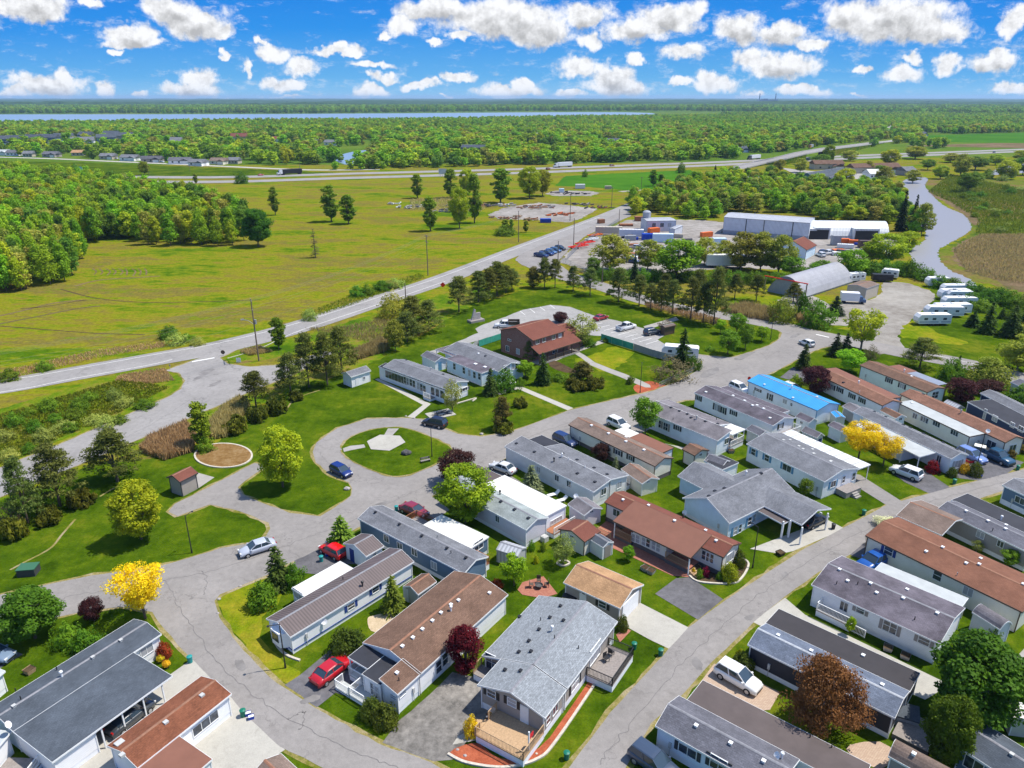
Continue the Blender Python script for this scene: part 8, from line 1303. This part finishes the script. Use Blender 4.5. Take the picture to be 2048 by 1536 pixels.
# a person walking by the corner fence
def person(b, rz, label, top='hivis', legs='cloth_dark', h=1.72):
    e = empty('person', b, rz, label=label, cat='person'); me = bpy.data.meshes.new('body'); s = h / 1.72
    V = dict(pel=(0, 0, .95), sp=(0, 0, 1.15), ch=(0, .0, 1.35), nk=(0, .01, 1.48), hd=(0, .02, 1.58), ht=(0, .02, 1.70), ls=(-.18, 0, 1.40), le=(-.25, .02, 1.14), lw=(-.24, .14, .92), lh=(-.23, .18, .84), rs=(.18, 0, 1.40), re=(.25, -.06, 1.14), rw=(.27, -.04, .9), rh=(.27, -.02, .82), lp=(-.09, 0, .9), lk=(-.10, .14, .50), la=(-.10, .04, .09), lt=(-.10, .2, .04), rp=(.09, 0, .9), rk=(.10, -.02, .49), ra=(.10, -.22, .10), rt=(.10, -.08, .03))
    Rr = dict(pel=.13, sp=.12, ch=.14, nk=.055, hd=.085, ht=.07, ls=.06, le=.045, lw=.03, lh=.035, rs=.06, re=.045, rw=.03, rh=.035, lp=.09, lk=.06, la=.04, lt=.04, rp=.09, rk=.06, ra=.04, rt=.04)
    K = list(V); Ed = ['pel-sp', 'sp-ch', 'ch-nk', 'nk-hd', 'hd-ht', 'ch-ls', 'ls-le', 'le-lw', 'lw-lh', 'ch-rs', 'rs-re', 're-rw', 'rw-rh', 'pel-lp', 'lp-lk', 'lk-la', 'la-lt', 'pel-rp', 'rp-rk', 'rk-ra', 'ra-rt']
    me.from_pydata([tuple(a * s for a in V[k]) for k in K], [(K.index(a), K.index(c)) for a, c in (q.split('-') for q in Ed)], []); o = bpy.data.objects.new('body', me); COL.objects.link(o); o.parent = e; o.modifiers.new('skin', 'SKIN')
    for i, k in enumerate(K): me.skin_vertices[0].data[i].radius = (Rr[k] * s, Rr[k] * s * (.75 if k in ('pel', 'sp', 'ch') else 1)); me.skin_vertices[0].data[i].use_root = (k == 'pel')
    o.modifiers.new('sub', 'SUBSURF').levels = 1
    t = NT('person_' + top) if 'person_' + top not in MT else None
    if t:
        sp = t.n('ShaderNodeSeparateXYZ'); t.l(t.n('ShaderNodeTexCoord').outputs['Object'], sp.inputs[0]); z = sp.outputs[2]; r = t.n('ShaderNodeValToRGB'); t.l(t.math('DIVIDE', z, 2.0), r.inputs[0]); r.color_ramp.interpolation = 'CONSTANT'
        el = r.color_ramp.elements; cols = [(0, (.02, .02, .02)), (.05, (.03, .035, .06)), (.47, (.55, .5, .03) if top == 'hivis' else (.3, .05, .05)), (.735, (.5, .3, .2)), (.83, (.05, .03, .02))]
        while len(el) < len(cols): el.new(.5)
        for i, (p, c) in enumerate(cols): el[i].position = p; el[i].color = (*c, 1)
        t.fin(r.outputs[0], .8)
    me.materials.append(MT['person_' + top]); return e
person(G(1401, 735), R(200), 'person in a yellow top walking on the road by the corner fence')
e = empty('dog', G(1396, 736), R(160), label='small dark dog walking beside the person in yellow', cat='dog'); mb = MB(); mb.cyl((-.3, 0, .38), (.22, 0, .42), .12, .15, 10); mb.cyl((.2, 0, .45), (.38, 0, .6), .08, .07, 8); mb.cyl((.34, 0, .6), (.52, 0, .56), .08, .04, 8); mb.cyl((-.3, 0, .42), (-.45, 0, .58), .025, .01, 6); [mb.cyl((x, y, .36), (x + .02, y, 0), .045, .025, 6) for x in (-.24, .18) for y in (-.07, .07)]; mb.build('body', 'cloth_dark', e, smooth=True)
# ================================================================== WORKS YARD AND BUILDINGS BEYOND
b = Home('warehouse', 'large white metal warehouse with pale roof behind the works yard', 'warehouse', (1621, 446), (1448, 434), (1456, 424), 7.0, .8, 'r_silver', 'w_metal', 't_grey', sk=1.6, skirt='w_steel', oh=.1)
for px in (1492, 1528, 1586): b.planes['F'] = ('y', .1); x, y, z = b.hit('F', px, 450); MB_ = MB(); MB_.box(x - .15, x + .15, -.02, .1, 0, 6.8); b.part('downspout', MB_, 't_dark')
b.vent(1510, 427, 'sky', 't_dark')
b = Home('arched_shed', 'long ribbed white half-round shed joined to the warehouse', 'storage building', (1779, 473), (1613, 471), (1619, 446), 1.2, 4.6, 'r_whitemetal', 'r_whitemetal', 't_grey', plain=True, sk=0); b.sec(0, b.L, b.arch(0, 13, 5.2, 12), oh=.1)
for px, w, hgt_ in ((1634, 5, 4.2), (1653, 6, 4.6), (1740, 10, 4.4)): x, y = b.loc(px, 484, 0); mb = MB(); mb.box(x - w / 2, x + w / 2, -1.6, 3, 0, hgt_); b.part('dormer', mb, 'r_whitemetal'); mb = MB(); mb.box(x - w / 2 + .6, x + w / 2 - .6, -1.68, -1.58, 0, hgt_ - .8); b.part('doorway', mb, 't_black')
b = Home('workshop', 'white block workshop with three windows beside the silo', 'workshop', (1353, 441), (1294, 442), (1297, 435), 4.6, .25, 'r_silver', 'w_metal', 't_grey', sk=0, oh=.1)
for px in (1308, 1324, 1339): b.win('F', px, 450, 1.6, 1.6, None)
b = Home('workshop', 'low white lean-to in front of the block workshop', 'workshop', (1366, 451), (1350, 458), (1343, 455), 3.3, .2, 'r_silver', 'w_metal', 't_grey', sk=0, oh=.1)
e = empty('silo', G(1291.5, 457), 0, label='grey cylindrical silo beside the block workshop', cat='silo'); hh = top_z(G(1291.5, 457), 424); mb = MB(); mb.cyl((0, 0, 0), (0, 0, hh), 1.7, 1.7, 20); mb.build('tank', 'r_silver', e); mb = MB(); mb.lathe([(1.75, 0), (1.2, .5), (.1, .8)], 20, (0, 0, hh)); mb.build('cap', 'w_steel', e); mb = MB(); [mb.box(1.7, 1.9, -.3 + .0, .3, z, z + .05) for z in np.arange(.5, hh, .5)]; mb.box(1.75, 1.85, -.33, -.28, 0, hh); mb.box(1.75, 1.85, .28, .33, 0, hh); mb.build('ladder', 'steel', e)
b = Home('office', 'small white office with red-brown gable roof and porch in the works yard', 'office', (1634, 490), (1614, 500), (1577, 484), 3.6, 2.6, 'r_red', 'w_pblue', 't_brown', sk=.0, oh=.3); b.door('E', 1592, 500, 1.4, 2.2, 't_dark')
b = Home('arched_barn', 'old grey ribbed half-round barn beside the gravel lot', 'barn', (1706, 562), (1608, 594), (1578, 566), .6, 4.4, 'r_barn', 'r_barn', 't_grey', plain=True, sk=0); b.sec(0, b.L, b.arch(0, b.W, 5.0, 14), oh=.15, wallm='w_steel'); mb = MB(); mb.bar((-.3, -.8, 4.6), (-.3, b.W + 1.2, 4.6), .25); b.part('beam', mb, 'safety_red'); [b.part('post', MB().box(-.4, -.15, y - .12, y + .12, 0, 4.7), 'pole_wood') for y in (-.5, b.W + .8)]
b = Home('barn', 'flat grey-roofed block building beside the half-round barn', 'barn', (1759, 568), (1733.6, 577), (1692, 571), 3.6, .5, 'r_bgrey', 'w_tan', 't_grey', sk=0, oh=.1)
def crate(name, x, y, L, W, H, mat, label, rz=0, cat='container', wheels=False, z0=0):
    e = empty(name, G(x, y), R(rz), label=label, cat=cat); mb = MB(); z = .9 if wheels else z0 + .15; mb.box(-L / 2, L / 2, -W / 2, W / 2, z, z + H); mb.build('body', mat, e); mb = MB(); [mb.box(-L / 2 - .02 + i * L / 8, -L / 2 + .05 + i * L / 8, -W / 2 - .04, W / 2 + .04, z, z + H) for i in range(9)]; mb.build('rib', mat, e); mb = MB(); mb.box(-L / 2 + .1, L / 2 - .1, -W / 2 + .2, W / 2 - .2, z - .15, z); mb.build('base', 'black_metal', e)
    if wheels: [MB().cyl((xx, s * (W / 2 - .3), .45), (xx, s * (W / 2 - .02), .45), .45, .45, 10).build('wheel', 'rubber', e) for xx in (-L * .35, -L * .27) for s in (-1, 1)]
    return e
for a in [('container', 1561, 472, 13, 2.6, 2.9, 'plastic_white', 'white trailer box in front of the warehouse', -2, 'trailer', True), ('container', 1528, 466, 3, 2.5, 2.4, 'orange', 'orange container before the warehouse'), ('container', 1217, 470, 11, 2.5, 2.6, 'w_tan', 'tan and white trailer near the yard gate', -4, 'trailer', True), ('container', 1262, 476, 10, 2.6, 2.7, 'w_ltgrey', 'grey cargo trailer in the yard', -6, 'trailer', True), ('container', 1298, 480, 6, 2.5, 2.4, 'bin_blue', 'bright blue container in the yard', -4), ('container', 1325, 484, 8, 2.6, 3.2, 'w_pblue', 'pale blue-white tank container', -6), ('container', 1450, 535, 13, 2.7, 3.6, 'plastic_white', 'big white trailer behind the willows', -4, 'trailer', True), ('container', 1290, 517, 14, 2.5, .8, 't_grey', 'long white-edged flatbed behind the willows', -8, 'trailer', True), ('container', 1438, 488, 5, 2.4, 2.2, 'w_pblue', 'pale teal container right of the thin willow', 0), ('container', 1730, 495, 5, 2.4, 2.6, 't_brown', 'brown container at the yard right', -4), ('container', 1470, 466, 11, 2.4, .7, 't_black', 'black flatbed by the warehouse wall', -2), ('container', 1252, 452, 6, 2.4, .8, 'wood_red', 'red steel stack by the yard gate', 0), ('container', 1280, 442, 5, 2.3, 2, 'wood_red', 'rusty crate stack left of the silo', 0), ('container', 1670, 490, 3, 2.5, 3.6, 't_grey', 'grey hopper before the half-round shed', 0), ('container', 1688, 486, 3.6, 1.8, 1.6, 'orange', 'yellow-orange loader body by the half-round shed', 0)]: crate(*a)
for i, (x, y, L, c) in enumerate([(1157, 497, 9, 'safety_red'), (1170, 490, 9, 'safety_red'), (1184, 482, 6, 'plastic_white'), (1190, 474, 7, 'orange')]):
    e = empty('steel_frame', G(x, y), R(38), label=['red steel trailer frame nearest the road corner', 'second red steel trailer frame', 'white tank truck frame behind the red ones', 'orange steel frame by the fence'][i], cat='trailer frame'); mb = MB(); [mb.bar((-L / 2, s, 1), (L / 2, s, 1), .3) for s in (-1, 1)]; [mb.bar((u, -1, 1), (u, 1, 1), .25) for u in np.linspace(-L / 2, L / 2, 5)]; mb.build('frame', c, e); [MB().cyl((u, s * .8, .45), (u, s * 1.1, .45), .45, .45, 10).build('wheel', 'rubber', e) for u in (-L * .3, -L * .15) for s in (-1, 1)]
ck = ['w_steel', 'wood_red', 'plastic_white', 't_dark', 'w_tan', 'bin_blue', 'orange', 't_grey', 'wood_grey']
for i in range(34):
    x, y = random.uniform(1200, 1420), random.uniform(446, 525)
    if i > 22: x, y = random.uniform(1660, 1780), random.uniform(484, 512)
    m_ = random.choice(ck); crate('crate', x, y, random.uniform(1.5, 6), random.uniform(1.2, 2.3), random.uniform(.6, 2), m_, dict(w_steel='steel grey', wood_red='rust red', plastic_white='white', t_dark='black', w_tan='tan', bin_blue='blue', orange='orange', t_grey='grey', wood_grey='weathered')[m_] + ' crate or load lying in the works yard', random.uniform(-30, 30), 'crate')
for i in range(11):
    x, y = random.choice([(random.uniform(1240, 1400), random.uniform(488, 528)), (random.uniform(1600, 1760), random.uniform(496, 516))]); j = i % 4; car(['pickup', 'suv', 'sedan', 'suv'][j], (x - 9, y), (x + 9, y + random.uniform(-4, 4)), [WHITE, NAVY, GREY, SILVER][j], ['white pickup', 'navy car', 'grey car', 'silver car'][j] + ' parked in the works yard')
for x, y, m_, l in [(1560, 1110, 'black_metal', 'black patio heater by the carport'), (1392, 1138, 'wood', 'small timber planter by the ranch home steps'), (1290, 1140, 'rock', 'stone planter along the brick walk'), (1302, 1146, 'rock', 'second stone planter along the brick walk'), (1163, 1004, 'plastic_white', 'white water tank beside the lilac-roofed shed'), (1462, 905, 'wood_grey', 'weathered planter on the grass by the white porch'), (735, 1168, 'wood', 'planter by the white shed'), (1012, 1092, 'wood_red', 'red timber planter behind the blue home'), (995, 1458, 'wood', 'square timber planter by the front deck'), (1775, 1300, 'rock', 'pale block beside the white wall'), (1810, 1316, 'rock', 'second pale block beside the white wall'), (1690, 1165, 'wood_grey', 'timber box by the blue pickup'), (1938, 925, 'flag_red', 'red planter near the light blue van'), (60, 1345, 'wood', 'timber box on the grass by the left drive')]:
    e = empty('planter', G(x, y), random.uniform(0, 3), label=l, cat='planter'); mb = MB(); mb.add([(a * k, b_ * k, z) for z, k in ((0, .36), (.5, .45)) for a, b_ in ((-1, -1), (1, -1), (1, 1), (-1, 1))], [(3, 2, 1, 0), (0, 1, 5, 4), (1, 2, 6, 5), (2, 3, 7, 6), (3, 0, 4, 7)]); mb.build('box', m_, e); MB().box(-.4, .4, -.4, .4, .4, .46).build('soil', 'soil_bed', e)
MATS_ = ['rock', 'wood_red', 'wood_grey', 'rock_dark', 'plastic_white', 't_grey', 'wood', 'orange', 'concrete_block']
def heap(x, y, n, r, label, mats):
    e = empty('scrap_heap', G(x, y), 0, label=label, cat='scrap heap')
    for m in mats:
        mb = MB()
        for _ in range(n):
            a = random.uniform(0, 6.28); q = r * random.random() ** .6; h = random.uniform(.2, 1.1); s = random.uniform(.4, 1.6); xx, yy = q * math.cos(a) * 1.6, q * math.sin(a); v0 = len(mb.v); mb.bar((xx - s, yy, h * random.random()), (xx + s, yy + random.uniform(-1, 1), h), random.uniform(.3, .9), random.uniform(.3, .7))
        mb.build('debris', m, e, kind='stuff')
for a in [(822, 415, 9, 6, 'broken concrete heap left of the field poplar', ['rock', 'plastic_white', 'wood_grey']), (790, 408, 4, 3, 'small pale rubble pile at the left of the scrap line', ['rock', 'plastic_white']), (880, 423, 7, 5, 'low rubble line between two poplars', ['rock', 'rock_dark']), (905, 412, 6, 4, 'pale rubble right of the leafy-footed poplar', ['rock', 'wood_grey']), (980, 412, 9, 5, 'rusty scrap pile at the yard back', ['wood_red', 'rock_dark', 'wood_grey']), (1020, 412, 8, 5, 'grey rock pile at the yard back', ['rock', 'plastic_white']), (1075, 416, 12, 7, 'timber stack in the scrap yard centre', ['wood', 'wood_red', 'wood_grey']), (1112, 430, 6, 4, 'rust-orange beams right in the scrap yard', ['wood_red', 'orange']), (1130, 428, 5, 3, 'second rust-orange beam stack', ['wood_red', 'orange']), (1160, 410, 7, 6, 'dark machinery row at the yard back', ['rock_dark', 'wood_grey']), (1190, 418, 7, 6, 'dark pipes by the yard edge', ['rock_dark', 'wood_red']), (1010, 436, 7, 6, 'rusty frames along the front edge', ['wood_red', 'wood']), (1050, 440, 6, 5, 'brown pallets along the front edge', ['wood', 'wood_red']), (1110, 385, 6, 5, 'dark junk row by the small track, left', ['rock_dark', 'wood_grey']), (1150, 388, 7, 6, 'black tyres by the small track', ['rock_dark', 'black_metal'])]: heap(*a)
crate('container', 1091, 445, 5, 2.2, 1.6, 'bin_blue', 'blue tarpaulined load in the scrap yard'); crate('container', 1160, 377, 6, 3, 2.5, 'plastic_white', 'white tank beside the crop field track'); crate('container', 1216, 378, 4, 2.4, 1.8, 'w_tan', 'pale truck body at the crop field track'); crate('container', 1123, 385, 3, 2, 2.2, 'w_pblue', 'small white hut among the dark junk')
# overpass bridge
br0, br1 = G(1596, 307), G(1660, 297); e = empty('overpass', (0, 0, 0), 0, label='concrete road bridge crossing the highway', cat='bridge')
zs = 6.5; pts = [G(1480, 336), G(1520, 326, 1.5), G(1560, 318, 4), G(1600, 308, zs), G(1650, 299, zs), G(1700, 293, 4.5), G(1760, 285, .5)]; w = 6.0; L_ = []
for i, p in enumerate(pts): d = pts[min(i + 1, len(pts) - 1)] - pts[max(i - 1, 0)]; d.z = 0; d.normalize(); n = Vector((-d.y, d.x, 0)) * w; L_.append((p + n, p - n))
mb = MB(); mb.add([q + Vector((0, 0, .15)) for a in L_ for q in a], [(2 * i, 2 * i + 1, 2 * i + 3, 2 * i + 2) for i in range(len(L_) - 1)]); mb.build('road_deck', 'asphalt_main', e)
for s in (0, 1): mb = MB(); [mb.bar(L_[i][s] + Vector((0, 0, .5)), L_[i + 1][s] + Vector((0, 0, .5)), .3, 1.1) for i in range(len(L_) - 1)]; mb.build('parapet', 'concrete_block', e)
mb = MB(); [mb.add([L_[i][s], L_[i + 1][s], Vector((L_[i + 1][s].x, L_[i + 1][s].y, 0)), Vector((L_[i][s].x, L_[i][s].y, 0))], [(0, 1, 2, 3)]) for i in (0, 1, 2, 4, 5) for s in (0, 1)]; mb.build('embankment', 'verge', e)
ribbon('road', [(1760, 285), (1800, 279), (1790, 270), (1776, 262), (1775, 254), (1776, 249)], 14, .3, 'lot')
# distant houses
FHP = []
def fhouse(x, y, w, d, h, rz, wall, roof, label, rise=2.2, garage=False):
    FHP.append((G(x, y).x, G(x, y).y, w)); e = empty('distant_house', G(x, y), R(rz), label=label, cat='house', group='houses beyond the highway'); mb = MB(); mb.box(-w / 2, w / 2, -d / 2, d / 2, 0, h); mb.build('wall', wall, e)
    mb = MB(); o = .5; mb.ext([(-d / 2 - o, h - .1), (0, h + rise), (d / 2 + o, h - .1), (d / 2 + o, h - .3), (-d / 2 - o, h - .3)], -w / 2 - o, w / 2 + o); mb.build('roof', roof, e)
    for i in range(3): xx = -w * .3 + i * w * .3; MB().box(xx - .7, xx + .7, -d / 2 - .06, -d / 2 + .02, 1.0, 2.3).build('window', 'glass', e)
    if w > 12: mb = MB(); mb.ext([(-d * .5 - 3, 0), (-d * .5 - 3, 2.8), (0, 2.8), (0, 0)], w * .1, w * .5); mb.build('garage', wall, e); mb = MB(); mb.add([(w * .1 - .4, -d / 2 - 3.4, 2.8), (w * .5 + .4, -d / 2 - 3.4, 2.8), (w * .3, -d / 2 - 3.4, 4.4), (w * .1 - .4, 0, 2.8), (w * .5 + .4, 0, 2.8), (w * .3, 0, 4.4)], [(0, 1, 2), (0, 2, 5, 3), (2, 1, 4, 5)]); mb.build('garage_roof', roof, e); MB().box(w * .16, w * .44, -d / 2 - 3.06, -d / 2 - 2.98, 0, 2.3).build('garage_door', 'plastic_white', e)
ORD = ['first', 'second', 'third', 'fourth', 'fifth', 'sixth', 'seventh', 'eighth', 'ninth', 'tenth', 'eleventh', 'twelfth']
for i, (x, y, w, wall, roof) in enumerate([(8, 310, 14, 'w_white', 'r_flatgrey'), (30, 311, 12, 'w_white', 'r_grey2'), (60, 313, 9, 'w_tan', 'r_grey'), (105, 314, 14, 'w_taupe', 'r_grey2'), (160, 311, 12, 'w_tan', 'r_tan'), (218, 318, 13, 'w_tan', 'r_grey'), (262, 321, 16, 'w_white', 'r_grey'), (306, 324, 17, 'w_taupe', 'r_dark'), (362, 327, 18, 'w_white', 'r_grey2'), (398, 331, 14, 'w_white', 'r_grey'), (440, 328, 14, 'w_cream', 'r_bgrey'), (470, 327, 9, 'w_tan', 'r_grey')]): fhouse(x, y, w, 9, 3.2, random.uniform(-12, 12), wall, roof, ORD[i] + ' roadside house beyond the highway, counted from the left edge')
for i, (x, y, w, wall, roof) in enumerate([(5, 290, 22, 'w_blue', 'r_slate'), (35, 289, 24, 'w_blue', 'r_slate'), (70, 287, 20, 'w_taupe', 'r_slate'), (100, 286, 26, 'w_blue', 'r_slate'), (130, 284, 22, 'w_ltgrey', 'r_slate'), (168, 293, 24, 'w_ltgrey', 'r_grey'), (175, 280, 20, 'w_blue', 'r_slate'), (215, 286, 22, 'w_blue', 'r_slate'), (225, 278, 20, 'w_white', 'r_slate'), (250, 282, 22, 'w_taupe', 'r_slate'), (355, 294, 12, 'w_ltgrey', 'r_grey'), (480, 284, 20, 'w_tan', 'r_red')]): fhouse(x, y, w, 12, 7, random.uniform(-25, 25), wall, roof, ORD[i] + ' larger house of the estate behind the roadside row, from the left', 4)
for i, (x, y, w, wall, roof, l) in enumerate([(470, 297, 14, 'w_tan', 'r_bgrey', 'brown-roofed low house in the trees, left of the pond'), (565, 284, 24, 'w_cream', 'r_rust', 'terracotta-roofed house among trees'), (628, 286, 14, 'w_cream', 'r_grey', 'grey house among trees above the pond'), (665, 290, 18, 'w_white', 'r_grey', 'white gabled house above the pond'), (950, 303, 28, 'w_taupe', 'r_slate', 'big dark-roofed house on the clearing past the highway'), (1057, 312, 16, 'w_tan', 'r_bgrey', 'tan house near the highway lorry'), (1085, 274, 16, 'plastic_white', 'r_flatwhite', 'white farm building deep in the wood'), (1222, 288, 22, 'w_taupe', 'r_slate', 'dark twin-gabled house in the far wood'), (1262, 290, 18, 'w_white', 'r_flatwhite', 'white-walled building in the far wood'), (1288, 290, 18, 'w_blue', 'r_slate', 'blue-grey house in the far wood'), (1228, 313, 12, 'w_blue', 'r_slate', 'small dark cabin by the highway'), (1365, 284, 14, 'w_tan', 'r_grey', 'grey shed roof above the wood'), (1475, 304, 18, 'w_blue', 'r_slate', 'shadowy house left of the overpass'), (1494, 372, 13, 'w_pblue', 'r_grey', 'small pale blue house hidden in the near wood'), (1745, 345, 40, 'w_tan', 'r_brown', 'long brown-roofed house by the river'), (1652, 338, 24, 'w_tan', 'r_brown', 'brown-roofed bungalow left of the big slate house'), (1742, 356, 8, 'w_white', 'r_flatwhite', 'white boat shed by the river houses'), (1811, 350, 10, 'w_taupe', 'r_grey', 'little house at the river bend'), (1838, 272, 18, 'w_navy', 'r_slate', 'dark barn beside the bright green field'), (1872, 246, 36, 'w_ltgrey', 'r_slate', 'long grey building in the far right woods')]): fhouse(x, y, w, 10, 3.6 if w < 20 else 4.5, random.uniform(-20, 20), wall, roof, l, 2.6)
b = Home('house', 'big slate-roofed many-gabled house by the river', 'house', (1708, 350), (1640, 362), (1632, 350), 5, 4.5, 'r_slate', 'w_blue', sk=0); b.sec(b.L * .2, b.L * .4, [(-5, 4.5), (-1, 7), (3, 4.5)], walls=True); b.sec(b.L * .65, b.L * .85, [(-4, 4.5), (0, 7.4), (4, 4.5)], walls=True)
clear = [[(-500, 300), (0, 314), (250, 326), (450, 335), (640, 341), (700, 337), (600, 328), (430, 326), (200, 317), (0, 306), (-500, 296)], [(665, 322), (690, 305), (745, 297), (745, 310), (720, 322)], [(840, 318), (850, 306), (930, 302), (960, 304), (950, 318)], [(1020, 300), (1010, 306), (1025, 314), (1020, 318)], [(1100, 300), (1150, 303), (1150, 312), (1095, 310)],
  [(1850, 286), (1835, 270), (2300, 258), (2500, 292)], [(1480, 322), (1560, 305), (1630, 294), (1700, 288), (1760, 280), (1795, 276), (1790, 286), (1700, 297), (1640, 302), (1560, 316), (1500, 330)], [(1768, 278), (1771, 255), (1781, 255), (1783, 275)], [(1790, 292), (2200, 300), (2400, 280), (2200, 280), (1800, 286)], [(1640, 340), (1700, 336), (1770, 345), (1800, 360), (1700, 368), (1600, 352), (1560, 345)]]
f1 = fill([(-900, 318), (-300, 322), (0, 310), (250, 320), (450, 330), (700, 342), (800, 338), (1000, 331), (1200, 326), (1380, 321), (1480, 316), (1560, 304), (1640, 292), (1700, 288), (1800, 300), (2048, 290), (2400, 275), (2400, 262), (-900, 262)], 11.5, holes=clear)
f2 = fill([(-1800, 262), (2900, 262), (3000, 238), (1900, 226), (1000, 232), (300, 238), (-1500, 242)], 15, holes=clear)
f1 = [p for p in f1 if not any(abs(p[0] - x) < w / 2 + 4 and (-85 if w > 19 else -30) < p[1] - y < 9 for x, y, w in FHP)]
from mathutils import noise as mn
f1 = [p for p in f1 if not (p[1] < 1100 and p[0] < -120 and random.random() < .5) and mn.noise(Vector((p[0] / 70, p[1] / 70, 0))) < .24]
print('wood pts', len(pL), len(pR), len(f1), len(f2))
scatter('distant_woodland', f1, ['far_a', 'far_a', 'far_b', 'far_c', 'far_d'], 'broad belt of woodland beyond the highway', (6, 14), tall=1.35)
def lake(p): return 1880 < p[1] < 3250 and p[0] < 800
f2 = [p for p in f2 if not (p[1] > 1660 + 40 * math.sin(p[0] * .006) + max(0, (p[0] + 900)) * .42 and p[0] < 700)]
scatter('distant_woodland', f2, ['far_a', 'far_a', 'far_c', 'far_b'], 'woodland stretching to the lake shore', (8, 12))
f3 = fill([(-4200, 2720), (-700, 2780), (0, 3220), (700, 3320), (1500, 2400), (3600, 2600), (5200, 4600), (-5600, 4600)], 32, True); f3 = [p for p in f3 if not (p[0] > 2900 and p[1] > 3300)]
scatter('far_shore_woodland', f3, ['far_a', 'far_c', 'far_c'], 'wooded far shore beyond the lake', (15, 21))
# power station on the horizon
e = empty('power_station', (G(1534, 206).x, G(1534, 206).y, 0), 0, label='blue-hazed power station with two tall chimneys on the horizon', cat='power station'); k = G(1534, 206).y / 1100.
q = ppm(G(1534, 206)); s = 1 / q; bh = top_z(G(1534, 206), 199); ch_ = top_z(G(1534, 206), 187); mb = MB(); mb.box(-18 * s, 18 * s, -60, 60, 0, bh); mb.box(-10 * s, -2 * s, -50, 50, bh, bh * 1.25); mb.build('hall', paint((.03, .06, .16)), e)  # blue of distance haze is painted into hall and chimney colour
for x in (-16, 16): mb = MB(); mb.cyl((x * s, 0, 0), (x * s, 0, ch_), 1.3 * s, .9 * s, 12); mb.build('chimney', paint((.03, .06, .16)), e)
# ================================================================== HAZE
HZ_ON = True
if HZ_ON:
    hm = bpy.data.materials.new('haze'); hm.use_nodes = True; hn = hm.node_tree; hn.nodes.remove(hn.nodes['Principled BSDF']); pv = hn.nodes.new('ShaderNodeVolumePrincipled'); pv.inputs['Color'].default_value = (.50, .74, 1, 1); pv.inputs['Density'].default_value = 6e-5; pv.inputs['Anisotropy'].default_value = 0.1
    hn.links.new(pv.outputs[0], hn.nodes['Material Output'].inputs['Volume']); MT['haze'] = hm; mb = MB(); mb.box(-30500, 30500, -28500, 28500, -3, max(60, ch_ + 5)); mb.build('haze', 'haze', kind='stuff', label='thin blue air between the camera and the horizon', cat='haze')

# where many alike share a label, say which of them each one is
gg = {}
for o in sc.objects:
    if not o.parent and 'label' in o and 'category' in o: gg.setdefault(o['label'], []).append(o)
for l, os_ in gg.items():
    if 1 < len(os_) <= 60 and len(l.split()) < 13:
        for i, o in enumerate(sorted(os_, key=lambda o: o.location.x / max(1, o.location.y))): o['label'] = l + ', ' + (['leftmost', 'second', 'third', 'fourth', 'fifth', 'sixth', 'seventh', 'eighth', 'ninth', 'tenth'][i] if i < 10 else '%dth' % (i + 1)) + (' of them' if not i else ' from the left')
